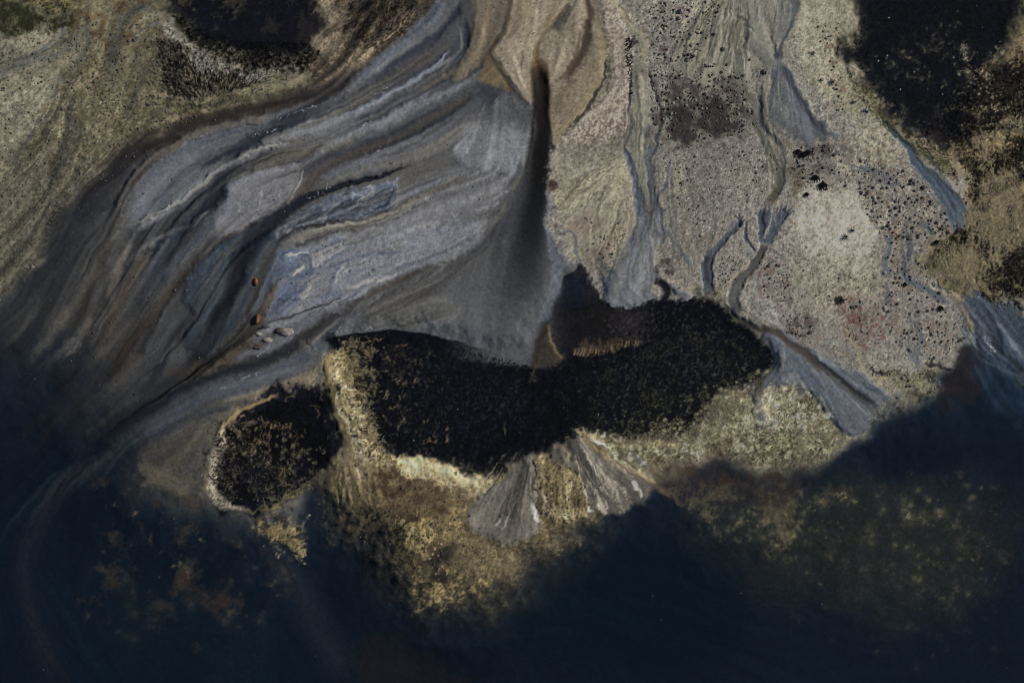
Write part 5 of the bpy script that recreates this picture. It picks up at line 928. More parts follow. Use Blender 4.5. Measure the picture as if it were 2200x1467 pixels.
# white limy drifts in the lee of stones
for pts in ([(1356, 1032, 2), (1366, 1042, 5), (1376, 1060, 3)], [(1356, 1033, 2), (1370, 1040, 3)], [(1262, 1086, 2), (1266, 1096, 4), (1276, 1102, 2)], [(1148, 1070, 3), (1146, 1095, 6), (1156, 1118, 4)], [(1154, 1050, 2), (1150, 1062, 3), (1146, 1075, 2)], [(1164, 1050, 2), (1168, 1066, 4), (1176, 1082, 2)],
            [(1256, 1048, 2), (1258, 1064, 3), (1256, 1082, 2)], [(1076, 1108, 1.5), (1068, 1122, 3), (1062, 1134, 2)], [(1092, 1104, 1.5), (1084, 1120, 3), (1078, 1136, 2)], [(1268, 945, 2), (1282, 952, 4), (1298, 956, 3), (1306, 966, 2)], [(1300, 954, 2), (1306, 964, 3)], [(1214, 1064, 1.5), (1218, 1076, 3)], [(1224, 1032, 1.5), (1228, 1046, 3)], [(1284, 1075, 2), (1290, 1098, 3)], [(1302, 1070, 2), (1310, 1096, 3)],
            [(766, 1000, 2), (772, 1020, 4), (778, 1040, 2)], [(750, 1022, 2), (752, 1036, 3)], [(1350, 965, 3), (1360, 978, 4), (1382, 996, 5), (1396, 1008, 3)]):
    T(pts, (200, 193, 181), a=.65, e=.9, ends=(.15, .4), w=(1, 1, 0), lm=.2, g=.3)
for k in range(9):
    T([(868 + 10 * k, 990 + (k * 3) % 5, 1.5), (866 + 10 * k, 1004, 3), (862 + 10 * k, 1020, 1.5)], (188, 170, 134), a=(.7, .4, .6)[k % 3], e=.8, lm=.2)
T([(1350, 963, 2), (1368, 986, 3), (1392, 1004, 3)], (84, 92, 102), a=.8, e=.8)
N([(1420, 980), (1480, 985), (1500, 1020), (1440, 1050), (1400, 1020)], (56, 43, 34), 'n12', -.3, 1.6, a=.8, soft=40, gr=.9)
N([(1540, 1000), (1740, 1010), (1740, 1040), (1560, 1035)], (46, 35, 31), 'n25', -.5, .9, a=.7, soft=26)
N([(1530, 940), (1570, 935), (1560, 980), (1530, 985)], (62, 42, 26), 'n12', -.4, .8, a=.85, soft=18)
# dark surroundings painted on the ground round the small boulders
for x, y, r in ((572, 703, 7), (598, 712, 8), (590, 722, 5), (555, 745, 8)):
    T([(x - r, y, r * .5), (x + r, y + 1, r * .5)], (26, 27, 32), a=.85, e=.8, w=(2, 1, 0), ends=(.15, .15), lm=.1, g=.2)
T([(166, 797, 5), (148, 815, 8), (118, 845, 7)], (26, 24, 26), a=.85, e=.9)
# ------------------------------------------------------------------ run the layout
def build_fields():
    VX = np.full(X.shape, -0.10, np.float32); VY = np.full(X.shape, 0.16, np.float32)
    for kind, o in OPS:
        if kind in 'TG':
            k = 2.6 if kind == 'T' else 1.8
            sl, S, Tt, H, DX, DY = line_field(o['pts'], k=k, per=3)
            wgt = np.exp(-(Tt / (k * 0.5)) ** 2 * 1.4) * o.get('g', 1.0) * 1.5
            f = np.clip(wgt, 0, 1)
            VX[sl] = VX[sl] * (1 - f) + DX * f; VY[sl] = VY[sl] * (1 - f) + DY * f
        elif kind == 'R' and (o['flow'] or o['apex']):
            sl, d = poly_sdf(o['poly'], 20, per=3)
            f = sstep(-20, 15, d)
            if o['apex']:
                dx = X[sl] - o['apex'][0]; dy = Y[sl] - o['apex'][1]; L = np.hypot(dx, dy) + 1e-3
                dx /= L; dy /= L
            else:
                dx, dy = o['flow']; L = math.hypot(dx, dy); dx /= L; dy /= L
            VX[sl] = VX[sl] * (1 - f) + dx * f; VY[sl] = VY[sl] * (1 - f) + dy * f
    VX += 0.10 * W3[0]; VY += 0.10 * W3[1]
    VX += 0.05 * W2[0]; VY += 0.05 * W2[1]
    L = np.hypot(VX, VY) + 1e-4
    VX /= L; VY /= L

    def lic(src, length):
        """smear a noise along the flow: the streaks water leaves in silt"""
        acc = src.copy(); n = 1
        for sg in (1, -1):
            px = np.broadcast_to(np.arange(NX, dtype=np.float32)[None, :], X.shape).copy()
            py = np.broadcast_to(np.arange(NY, dtype=np.float32)[:, None], X.shape).copy()
            for k in range(length):
                ix = np.clip(px, 0, NX - 1).astype(np.int32); iy = np.clip(py, 0, NY - 1).astype(np.int32)
                fl = iy * NX + ix
                px += sg * 1.3 * VX.ravel()[fl]; py += sg * 1.3 * VY.ravel()[fl]
                ix = np.clip(px + .5, 0, NX - 1).astype(np.int32); iy = np.clip(py + .5, 0, NY - 1).astype(np.int32)
                acc += src.ravel()[iy * NX + ix]; n += 1
        acc /= n
        return ((acc - acc.mean()) / acc.std()).astype(np.float32)
    rng = np.random.default_rng(5)
    NF['l1'] = lic(rng.standard_normal(X.shape).astype(np.float32), 14)
    NF['l2'] = lic(gnoise(7, 21), 34)
    NF['l3'] = lic(gnoise(17, 22), 60)
    LM = 0.25 * NF['l1'] + 0.75 * NF['l2'] + 0.5 * NF['l3']

    C = np.zeros(X.shape + (3,), np.float32); C[:] = np.array(BASE_COL, np.float32)
    Hh = np.full(X.shape, 0.10, np.float32)
    ST = np.full(X.shape, 0.10, np.float32); MO = np.full(X.shape, 0.06, np.float32); WET = np.full(X.shape, 0.5, np.float32)
    LAB = np.zeros(X.shape, np.int16); names = [None]

    def blend(sl, al, o):
        if o.get('col') is not None:
            c = o['col']
            if isinstance(c, list):
                raise ValueError
            C[sl] += (np.array(c, np.float32) - C[sl]) * al[..., None]
        for key, F in (('st', ST), ('mo', MO), ('wet', WET)):
            if o.get(key) is not None:
                F[sl] += (o[key] - F[sl]) * al
        if o.get('name'):
            if o['name'] not in names: names.append(o['name'])
            LAB[sl][al > 0.5 * max(o['a'], .3) if o['a'] >= .5 else al > .25] = names.index(o['name'])

    for kind, o in OPS:
        if kind == 'R':
            sl, d = poly_sdf(o['poly'], max(o['soft'], o['hs'] or 0) * 1.2 + 4 + 3 * o['gr'], o['w'], o['per'])
            s = o['soft']; d0 = d
            if o['gr']: d = d + o['gr'] * (0.5 * NF['n0'][sl] + 0.5 * NF['n3'][sl] + 0.6 * NF['n6'][sl])
            if o['lm']: d = d + o['lm'] * LM[sl]
            m = sstep(-s * 0.5, s * 0.5, d)
            al = m * o['a']
            if o['fade']:
                (ax, ay), (bx, by), v0, v1 = o['fade']
                t = ((X[sl] - ax) * (bx - ax) + (Y[sl] - ay) * (by - ay)) / ((bx - ax) ** 2 + (by - ay) ** 2)
                al = al * (v0 + (v1 - v0) * sstep(0, 1, t))
            blend(sl, al, o)
            if o['dh']:
                hs = o['hs'] or max(s, 12)
                Hh[sl] += o['dh'] * sstep(-hs * 0.6, hs * 0.6, d0)
            if o['rim']: Hh[sl] += o['rim'] * np.exp(-((d - 6) / 7) ** 2)
        elif kind == 'T':
            sl, S, t, H, DX, DY = line_field(o['pts'], o['w'], 1.35, o['per'])
            q = np.abs(t) + o['lm'] * 0.22 * LM[sl]
            if o['side']:
                el, er = o['side']; e = np.where(t < 0, el, er)
            else:
                e = o['e']
            m = 1 - sstep(1 - e, 1 + 0.25 * e, q)
            S2 = S + 0.04 * o['lm'] * LM[sl]
            b, f = o['ends']
            if b: m = m * sstep(0, b, S2)
            if f: m = m * (1 - sstep(1 - f, 1.0, S2))
            al = m * o['a']
            oo = o
            if isinstance(o['col'], list):
                cs = np.array(o['col'], np.float32); n = len(cs)
                u = np.clip(S, 0, 1) * (n - 1); i = np.clip(u.astype(int), 0, n - 2); fr = (u - i)[..., None]
                cc = cs[i] * (1 - fr) + cs[i + 1] * fr
                C[sl] += (cc - C[sl]) * al[..., None]
                oo = dict(o); oo['col'] = None
            blend(sl, al, oo)
            if o['dh']: Hh[sl] += o['dh'] * m
        elif kind == 'N':
            sl, d = poly_sdf(o['poly'], o['soft'] * 1.5 + 4, o['w'], o['per'])
            m = sstep(-o['soft'] * 0.5, o['soft'] * 0.5, d)
            v = NF[o['field']][sl] * o['sign']
            v = v + o['gr'] * (0.5 * NF['n0'][sl] + 0.5 * NF['n3'][sl] + 0.4 * NF['n6'][sl]) - (1 - m) * 1.6
            al = sstep(o['thr'], o['thr'] + o['width'], v) * o['a'] * sstep(0, .35, m)
            blend(sl, al, o)
            if o['dh']: Hh[sl] += o['dh'] * al
        elif kind == 'M':
            sl, d = poly_sdf(o['poly'], o['soft'] + 4, o['w'], 4)
            if o['lm']: d = d + o['lm'] * LM[sl]
            C[sl] *= (1 + (o['k'] - 1) * sstep(-o['soft'] * .5, o['soft'] * .5, d))[..., None]
        elif kind == 'P':
            rng = np.random.default_rng(o['seed'])
            for x, y in scatter(o['poly'], o['n'], rng):
                iy_, ix_ = int(np.clip((y - GY[0]) / STEP, 0, NY - 1)), int(np.clip((x - GX[0]) / STEP, 0, NX - 1))
                if NF['n60'][iy_, ix_] < -.1: continue
                r = o['r'][0] + (o['r'][1] - o['r'][0]) * rng.random() ** 2
                a = o['a'][0] + (o['a'][1] - o['a'][0]) * rng.random()
                sl = crop(x - 3 * r * o['glow'], x + 3 * r * o['glow'], y - 3 * r * o['glow'], y + 3 * r * o['glow'])
                d2 = ((X[sl] - x + 1.5 * W1[0][sl]) ** 2 + (Y[sl] - y + 1.5 * W1[1][sl]) ** 2) / r ** 2
                al = a * (0.7 * np.exp(-d2) + 0.3 * np.exp(-d2 / o['glow'] ** 2))
                C[sl] += (np.array(o['col'], np.float32) - C[sl]) * al[..., None]
    # cool silts carry a little less colour than first laid
    m_ = C.mean(-1, keepdims=True); k_ = np.where(C[..., 2:3] > C[..., 0:1], 0.80, 0.90)
    C[:] = m_ + (C - m_) * k_
    return C, Hh, ST, MO, WET, LAB, names, LM, VX, VY
C, Hh, ST, MO, WET, LAB, NAMES, LM, VX, VY = build_fields()

# ---- fine relief and grain
def lab_mask(*keys):
    return np.isin(LAB, [NAMES.index(k) for k in keys if k in NAMES])
def soft(m, n=2):
    m = m.astype(np.float32)
    for _ in range(n):
        m = (m + np.roll(m, 1, 0) + np.roll(m, -1, 0) + np.roll(m, 1, 1) + np.roll(m, -1, 1)) / 5
    return m
rip = soft(lab_mask('sand_lobe', 'sand_lobe_middle', 'sand_lobe_right', 'sand_apron'), 4)
Hh += rip * 0.0035 * np.sin(2 * np.pi * (Y + 5 * W2[0] + 0.25 * X) / 9.5) * np.clip(.6 + .5 * NF['n25'], 0, 1)
rr = np.hypot(X - 1150, Y - 300)
rip = soft(lab_mask('centre_fan'), 4)
Hh += rip * 0.0024 * np.sin(2 * np.pi * (rr + 6 * W2[0]) / 8.6) * np.clip(.5 + .5 * NF['n60'], 0, 1)
rip = soft(lab_mask('silt_lobes', 'lower_rill', 'feather_fan'), 4)
Hh += rip * 0.0022 * np.sin(2 * np.pi * (0.85 * X - 0.52 * Y + 9 * W2[0] + 14 * W3[0]) / 8.0) * np.clip(.1 + .7 * NF['n60'], 0, 1)
Hh += 0.010 * ST / .15 * (NF['l1'] * 0.05 + NF['l2'] * 0.35)
Hh += 0.008 * np.clip(MO, 0, .3) / .15 * (NF['n6'] * 0.35 + NF['n12'] * 0.4) + 0.0004 * NF['n3']
gain = (1 + ST * LM * 0.85 + MO * (NF['n6'] * .35 + NF['n3'] * .45 + NF['n0'] * .85) + 0.02 * NF['n3'] + 0.016 * NF['n0'])
D = np.clip(C * gain[..., None], 3, 235) / 255.0
LIN = np.where(D <= 0.04045, D / 12.92, ((D + 0.055) / 1.055) ** 2.4).astype(np.float32)
# bed albedo from the tone it should show through the water above it
SIG = np.array([0.55, 0.36, 0.28], np.float32)
depth = np.clip(-Hh, 0, 3)[..., None]
TR = np.exp(-SIG * depth * 2.75)
KLIT = np.array([0.60, 0.60, 0.62], np.float32)
ALB = np.clip(LIN / KLIT / np.maximum(TR, .25), 0.002, 0.62)

col_root = scene.collection
def link(o): col_root.objects.link(o); return o

# ------------------------------------------------------------------ materials
def new_mat(name):
    m = bpy.data.materials.new(name); m.use_nodes = True
    nt = m.node_tree; b = nt.nodes["Principled BSDF"]
    return m, nt, b
def ground_material():
    m, nt, b = new_mat("wet_silt")
    N_, L_ = nt.nodes.new, nt.links.new
    at = N_("ShaderNodeAttribute"); at.attribute_name = "Col"
    tc = N_("ShaderNodeNewGeometry")
    n1 = N_("ShaderNodeTexNoise"); n1.inputs["Scale"].default_value = 26.0; n1.inputs["Detail"].default_value = 4.0
    n2 = N_("ShaderNodeTexNoise"); n2.inputs["Scale"].default_value = 70.0; n2.inputs["Detail"].default_value = 2.0
    L_(tc.outputs["Position"], n1.inputs["Vector"]); L_(tc.outputs["Position"], n2.inputs["Vector"])
    mr = N_("ShaderNodeMapRange"); mr.inputs[1].default_value = .25; mr.inputs[2].default_value = .75; mr.inputs[3].default_value = .93; mr.inputs[4].default_value = 1.07
    L_(n1.outputs["Fac"], mr.inputs[0])
    mx = N_("ShaderNodeMix"); mx.data_type = 'RGBA'; mx.blend_type = 'MULTIPLY'; mx.inputs[0].default_value = 1.0
    L_(at.outputs["Color"], mx.inputs[6]); L_(mr.outputs[0], mx.inputs[7])
    L_(mx.outputs[2], b.inputs["Base Color"])
    L_(at.outputs["Alpha"], b.inputs["Specular IOR Level"])
    b.inputs["Roughness"].default_value = 0.62
    bp = N_("ShaderNodeBump"); bp.inputs["Strength"].default_value = 0.08; bp.inputs["Distance"].default_value = 0.010
    L_(n2.outputs["Fac"], bp.inputs["Height"]); L_(bp.outputs[0], b.inputs["Normal"])
    return m
MAT_GROUND = ground_material()

def simple_mat(name, col, var=.35, scale=18, rough=.8, spec=.3, col2=None):
    m, nt, b = new_mat(name)
    N_, L_ = nt.nodes.new, nt.links.new
    tc = N_("ShaderNodeNewGeometry"); oi = N_("ShaderNodeObjectInfo")
    n1 = N_("ShaderNodeTexNoise"); n1.inputs["Scale"].default_value = scale; n1.inputs["Detail"].default_value = 4
    L_(tc.outputs["Position"], n1.inputs["Vector"])
    r = N_("ShaderNodeValToRGB"); L_(n1.outputs["Fac"], r.inputs[0])
    c2 = col2 or tuple(min(1, c * (1 + var) ) for c in col)
    r.color_ramp.elements[0].position = .32; r.color_ramp.elements[1].position = .68
    r.color_ramp.elements[0].color = (*[c * (1 - var) for c in col], 1); r.color_ramp.elements[1].color = (*c2, 1)
    hv = N_("ShaderNodeHueSaturation"); mr = N_("ShaderNodeMapRange"); mr.inputs[3].default_value = .7; mr.inputs[4].default_value = 1.35
    L_(oi.outputs["Random"], mr.inputs[0]); L_(mr.outputs[0], hv.inputs["Value"]); L_(r.outputs[0], hv.inputs["Color"])
    L_(hv.outputs[0], b.inputs["Base Color"])
    b.inputs["Roughness"].default_value = rough; b.inputs["Specular IOR Level"].default_value = spec
    return m
M_DARK = simple_mat("dark_stone", (.075, .067, .062), var=.6)
M_BROWN = simple_mat("brown_stone", (.085, .060, .045), var=.4)
M_PALE = simple_mat("pale_stone", (.25, .23, .20), var=.4)
M_RUST = simple_mat("rust_rock", (.17, .065, .018), var=.5, scale=9, col2=(.30, .13, .05))
M_WEED = simple_mat("dark_weed", (.0065, .0065, .0068), var=.6, spec=.04)
M_OLIVE = simple_mat("olive_weed", (.055, .052, .026), var=.5, spec=.04)
M_STRAW = simple_mat("straw_weed", (.26, .22, .14), var=.35)
M_GREEN = simple_mat("green_weed", (.036, .038, .022), var=.5, spec=.04)
M_BLUE = simple_mat("blue_weed", (.030, .048, .075), var=.4)
M_BUBBLE_GLINT = simple_mat("bubble_glint", (.75, .77, .78), var=.1)

# ------------------------------------------------------------------ the ground, cut along the landforms
PADN = 24
grow = STEP * 1.36 ** np.arange(1, PADN + 1)
off = np.cumsum(grow)
gx = np.concatenate([GX[0] - off[::-1], GX, GX[-1] + off]).astype(np.float32)
gy = np.concatenate([GY[0] - off[::-1], GY, GY[-1] + off]).astype(np.float32)
def pad(a):
    w = [(PADN, PADN), (PADN, PADN)] + [(0, 0)] * (a.ndim - 2)
    return np.pad(a, w, mode='symmetric')
PH = pad(Hh); PC = pad(ALB); PW = pad(WET); PL = np.pad(LAB, PADN, mode='edge')
nX, nY = len(gx), len(gy)
WX, WY = np.meshgrid((gx - CX) * U, (CY - gy) * U)
VERT = np.stack([WX, WY, PH], -1).reshape(-1, 3).astype(np.float32)
VCOL = np.concatenate([PC, PW[..., None] * 0.2], -1).reshape(-1, 4).astype(np.float32)
idx = np.arange(nX * nY).reshape(nY, nX)
QUAD = np.stack([idx[1:, :-1], idx[1:, 1:], idx[:-1, 1:], idx[:-1, :-1]], -1).reshape(-1, 4)
QLAB = PL[:-1, :-1].reshape(-1)

def mesh_from(name, verts, quads, cols=None, mat=None, smooth=True):
    me = bpy.data.meshes.new(name)
    nq, k = quads.shape
    me.vertices.add(len(verts)); me.vertices.foreach_set("co", np.ascontiguousarray(verts, np.float32).ravel())
    me.loops.add(nq * k); me.loops.foreach_set("vertex_index", np.ascontiguousarray(quads, np.int32).ravel())
    me.polygons.add(nq); me.polygons.foreach_set("loop_start", np.arange(0, nq * k, k, dtype=np.int32))
    me.polygons.foreach_set("loop_total", np.full(nq, k, np.int32))
    if smooth: me.polygons.foreach_set("use_smooth", np.ones(nq, bool))
    me.update(calc_edges=True)
    if cols is not None:
        a = me.color_attributes.new("Col", 'FLOAT_COLOR', 'POINT'); a.data.foreach_set("color", np.ascontiguousarray(cols, np.float32).ravel())
    if mat: me.materials.append(mat)
    return me

def tag(o, label=None, cat=None, group=None, kind=None):
    if label: o["label"] = label
    if cat: o["category"] = cat
    if group: o["group"] = group
    if kind: o["kind"] = kind
    return o

LANDFORMS = {
    None: ('ground', 'grey brown tidal ground between the other landforms'),
    'weedy_flat': ('weedy_flat', 'olive tan weedy flat with dark flecks at the upper left'),
    'weed_pool_top_left': ('weed_pool', 'black weed filled pool at the top edge, left of the sand lobes'),
    'sand_spit': ('sand_spit', 'small tan sand spit beside the black pool at the top left'),
    'silt_lobes': ('silt_flat', 'broad grey silt flat with streaming light and dark bands left of centre'),
    'dark_rill': ('rill', 'dark shallow rill curving between the weedy flat and the grey silt'),
    'marbled_silt': ('silt_bank', 'pale lavender grey marbled silt bank right of the two rust boulders'),
    'lower_rill': ('rill', 'dark rill running from the centre fan down left to the lake'),
    'sand_lobe': ('sand_lobe', 'brown sand lobe left of the two bright sand lobes at the top'),
    'feather_fan': ('silt_fan', 'feathered pale grey silt fan left of the dark stream'),
    'sand_lobe_middle': ('sand_lobe', 'pointed tan sand lobe left of the head of the dark stream'),
    'sand_lobe_right': ('sand_lobe', 'rounded tan sand lobe right of the head of the dark stream'),
    'sand_apron': ('sand_apron', 'curved tan sand apron between dark stream and stippled bank'),
    'dark_stream': ('stream_bed', 'narrow black stream bed running down the centre into the big fan'),
    'centre_fan': ('sediment_fan', 'big smooth grey sediment fan ending at the black central pool'),
    'stony_flat': ('stony_flat', 'pale tan stony flat with gravel patches on the right'),
    'stippled_bank': ('sand_bank', 'pinkish pale stippled bank curving right of the sand apron'),
    'olive_fan': ('sediment_fan', 'olive streaky fan spreading from the top edge right of centre'),
    'olive_channel': ('channel', 'olive channel coming down beside the stippled bank into the forked channel'),
    'slate_fan': ('sediment_fan', 'slate grey fan below the narrow channel at the upper right'),
    'fork_fan': ('sediment_fan', 'grey fan under the forked channel spilling into the central pool'),
    'branching_channel': ('channel', 'slim slate channel with finger tips, left one of the branching pair'),
    'branching_channel_main': ('channel', 'wide taupe channel with hand like branches meeting the pool edge'),
    'shore_fan': ('sediment_fan', 'slate fan opening toward the lake at the lower right shore'),
    'poolside_channel': ('channel', 'dark brown channel skirting the right edge of the central pool'),
    'finger_fan': ('sediment_fan', 'finger shaped grey lobe hanging over the pale mat'),
    'pale_mat': ('algae_mat', 'cream and olive algae mat below the right half of the pool'),
    'small_channel': ('channel', 'short slate channel ending in a small triangle on the right flat'),
    'winding_channel': ('channel', 'winding slate channel on the right leading toward the blue shallows'),
    'mottled_flat': ('weedy_flat', 'tan flat with dark weed blotches along the right edge'),
    'weed_pool_top_right': ('weed_pool', 'black weed filled pool dotted with pale specks at the top right'),
    'blue_stream': ('stream_bed', 'blue grey stream bed running diagonally under the top right pool'),
    'blue_shallows': ('shallows', 'blue streaked shallows at the right edge above the lake'),
    'lake_bed': ('lake_bed', 'dark navy lake bed under the water at the bottom'),
    'golden_shelf': ('shelf', 'golden brown shelf sloping into the lake below the central pool'),
    'weed_pool': ('weed_pool', 'large black weed filled pool across the centre'),
    'sand_stem': ('sand_stem', 'small brown sand stem between the two halves of the central pool'),
    'ridged_rim': ('pool_rim', 'pale ridged rim along the left side of the central pool'),
    'small_weed_pool': ('weed_pool', 'small dark weedy pool with pale left rim at the lower left'),
    'tan_runnel': ('runnel', 'tan runnel between the small left pool and the central pool'),
    'south_fan': ('sediment_fan', 'scalloped grey fan directly below the central pool'),
    'ochre_shelf': ('shelf', 'ochre streaked shelf between the two southern fans'),
    'south_east_fan': ('sediment_fan', 'dark grey fan with white streaks at the lower centre right'),
}
lut = np.full(len(VERT), -1, np.int64)
for i, key in enumerate(NAMES):
    sel = QUAD[QLAB == i]
    if not len(sel): continue
    u = np.unique(sel); lut[u] = np.arange(len(u))
    nm, lab = LANDFORMS[key]
    me = mesh_from(nm, VERT[u], lut[sel], VCOL[u], MAT_GROUND)
    tag(link(bpy.data.objects.new(nm, me)), label=lab, kind="structure")

def ground_z(px, py):
    i = np.clip(((np.asarray(px) - GX[0]) / STEP + .5).astype(int), 0, NX - 1); j = np.clip(((np.asarray(py) - GY[0]) / STEP + .5).astype(int), 0, NY - 1)
    return Hh[j, i]
def flow_at(px, py):
    i = np.clip(((np.asarray(px) - GX[0]) / STEP).astype(int), 0, NX - 1); j = np.clip(((np.asarray(py) - GY[0]) / STEP).astype(int), 0, NY - 1)
    return VX[j, i], VY[j, i]
def to_world(px, py):
    return (np.asarray(px) - CX) * U, (CY - np.asarray(py)) * U

# ------------------------------------------------------------------ water
def water_material():
    m = bpy.data.materials.new("lake_water"); m.use_nodes = True
    nt = m.node_tree; nt.nodes.clear()
    N_, L_ = nt.nodes.new, nt.links.new
    out = N_("ShaderNodeOutputMaterial")
    tr = N_("ShaderNodeBsdfTransparent"); gl = N_("ShaderNodeBsdfGlossy"); gl.inputs["Roughness"].default_value = 0.08
    fr = N_("ShaderNodeFresnel"); fr.inputs["IOR"].default_value = 1.33
    mix = N_("ShaderNodeMixShader")
    g = N_("ShaderNodeNewGeometry"); mp = N_("ShaderNodeMapping")
    mp.inputs["Rotation"].default_value = (0, 0, math.radians(32)); mp.inputs["Scale"].default_value = (4.0, 11.0, 4.0)
    nz = N_("ShaderNodeTexNoise"); nz.inputs["Scale"].default_value = 0.55; nz.inputs["Detail"].default_value = 5
    L_(g.outputs["Position"], mp.inputs[0]); L_(mp.outputs[0], nz.inputs["Vector"])
    bp = N_("ShaderNodeBump"); bp.inputs["Strength"].default_value = 0.6; bp.inputs["Distance"].default_value = 0.10
    L_(nz.outputs["Fac"], bp.inputs["Height"])
    for n in (gl, fr): L_(bp.outputs[0], n.inputs["Normal"])
    inv = N_("ShaderNodeMath"); inv.operation = 'SUBTRACT'; inv.inputs[0].default_value = 1.0; L_(g.outputs["Backfacing"], inv.inputs[1])
    mu = N_("ShaderNodeMath"); mu.operation = 'MULTIPLY'; L_(fr.outputs[0], mu.inputs[0]); L_(inv.outputs[0], mu.inputs[1])
    L_(mu.outputs[0], mix.inputs[0]); L_(tr.outputs[0], mix.inputs[1]); L_(gl.outputs[0], mix.inputs[2])
    L_(mix.outputs[0], out.inputs["Surface"])
    va = N_("ShaderNodeVolumeAbsorption"); va.inputs["Color"].default_value = (1 - .55, 1 - .36, 1 - .28, 1); va.inputs["Density"].default_value = 1.0
    L_(va.outputs[0], out.inputs["Volume"])
    return m
xw0, xw1, yw0, yw1 = -300.0, 300.0, -300.0, 300.0
wv = [(x, y, z) for z in (-4.0, 0.0) for (x, y) in ((xw0, yw0), (xw1, yw0), (xw1, yw1), (xw0, yw1))]
wf = [(3, 2, 1, 0), (4, 5, 6, 7), (0, 1, 5, 4), (1, 2, 6, 5), (2, 3, 7, 6), (3, 0, 4, 7)]
wm = bpy.data.meshes.new("water"); wm.from_pydata(wv, [], wf); wm.update(); wm.materials.append(water_material())
tag(link(bpy.data.objects.new("water", wm)), label="dark blue lake water filling the bottom of the view", kind="structure")

# ------------------------------------------------------------------ stones
def stone_mesh(name, seed, sub=1, flat=.62, rough=.3):
    import bmesh
    bm = bmesh.new(); bmesh.ops.create_icosphere(bm, subdivisions=sub, radius=1.0)
    rng = np.random.default_rng(seed)
    dirs = rng.standard_normal((7, 3)); dirs /= np.linalg.norm(dirs, axis=1)[:, None]; amp = rng.uniform(-1, 1, 7)
    sx, sy = rng.uniform(.75, 1.25), rng.uniform(.75, 1.2)
    for v in bm.verts:
        n = np.array(v.co); n /= np.linalg.norm(n)
        k = 1 + rough * float((amp * np.maximum(0, dirs @ n) ** 2).sum()) + rng.uniform(-.07, .07)
        v.co = Vector((n[0] * k * sx, n[1] * k * sy, n[2] * k * flat))
    me = bpy.data.meshes.new(name); bm.to_mesh(me); bm.free()
    return me
def stone_set(name, mat, n, sub=1):
    out = []
    for i in range(n):
        me = stone_mesh(name, 100 + i * 7 + len(name), sub); me.materials.append(mat); out.append(me)
    return out
S_DARK = stone_set("dark_stone", M_DARK, 5, 0) + stone_set("dark_stone", M_DARK, 3, 1)
S_BROWN = stone_set("brown_stone", M_BROWN, 4, 0)
S_PALE = stone_set("pale_stone", M_PALE, 5, 1)
RNG = np.random.default_rng(2024)

def put_stone(name, me, x, y, r, rot=None, zs=1.0, sink=.25):
    wx, wy = to_world(x, y)
    o = link(bpy.data.objects.new(name, me))
    s = r * U
    o.location = (float(wx), float(wy), float(ground_z(x, y)) + s * (.62 * zs - sink))
    o.scale = (s, s, s * zs); o.rotation_euler = (0, 0, RNG.uniform(0, 6.28) if rot is None else rot)
    return o

ZONES = [  # outline, count, mix (dark, brown, pale), radii, label, group
    ([(1390, -10), (1560, -10), (1500, 120), (1400, 110)], 300, (.25, .35, .4), (1.6, 4.4), 'on the gravel left of the olive fan at the top edge', 'stones at the top edge'),
    ([(1394, 115), (1480, 115), (1600, 160), (1630, 270), (1560, 300), (1440, 300), (1400, 260)], 800, (.5, .28, .22), (1.5, 4.4), 'in the dark gravel patch below the olive fan', 'stones in the dark gravel patch'),
    ([(1695, 315), (1760, 305), (1840, 350), (1820, 400), (1760, 420), (1705, 380)], 130, (.6, .2, .2), (1.6, 4.4), 'in the dark patch under the slate fan', 'stones under the slate fan'),
    ([(1840, 340), (1960, 370), (2030, 450), (2040, 510), (1900, 520), (1850, 440)], 480, (.35, .3, .35), (1.6, 5.0), 'in the gravel between cream patch and blue stream', 'stones beside the blue stream'),
    ([(1895, 500), (2030, 600), (2085, 700), (2060, 760), (1960, 790), (1900, 700)], 420, (.3, .4, .3), (1.4, 4.6), 'on the flat near the winding channel at the right', 'stones near the winding channel'),
    ([(1628, 565), (1695, 570), (1700, 650), (1640, 645)], 80, (.4, .6, 0), (1.5, 4.0), 'right of the hand shaped channel', 'stones right of the hand shaped channel'),
    ([(1545, 545), (1605, 560), (1575, 615), (1540, 635)], 60, (.5, .5, 0), (1.3, 3.2), 'between the two branching channels', 'stones between the branching channels'),
    ([(1680, 670), (1755, 680), (1745, 730), (1690, 718)], 70, (.8, .2, 0), (1.5, 3.8), 'above the slate shore fan', 'stones above the shore fan'),
    ([(1815, 655), (1895, 660), (1890, 740), (1820, 730)], 90, (.2, .8, 0), (1.4, 3.8), 'in the reddish patch on the lower right flat', 'stones in the reddish patch'),
    ([(1750, 45), (1800, 50), (1812, 240), (1785, 240), (1770, 130)], 90, (.3, .7, 0), (1.4, 3.8), 'on the pale beach left of the top right pool', 'stones on the pale beach'),
    ([(1255, 465), (1350, 480), (1330, 560), (1270, 590)], 90, (.4, .6, 0), (1.2, 3.0), 'left of the forked channel', 'stones left of the forked channel'),
    ([(1400, 310), (1690, 320), (1640, 430), (1560, 440), (1480, 560), (1440, 400)], 300, (.4, .3, .3), (1.2, 3.6), 'on the middle of the stony flat', 'stones on the middle of the stony flat'),
    ([(1700, 560), (1900, 590), (1880, 660), (1760, 670)], 70, (.5, .4, .1), (1.2, 3.0), 'below the cream patch', 'stones below the cream patch'),
    ([(1930, 800), (2030, 790), (2010, 850), (1950, 850)], 40, (.4, .2, .4), (1.5, 4.5), 'at the lake corner on the right', 'stones at the lake corner'),
    ([(1870, 790), (1930, 795), (1930, 806), (1870, 806)], 22, (.6, 0, .4), (1.5, 3.5), 'in the dark lens above the shore fan', 'stones in the dark lens'),
]
cand = []
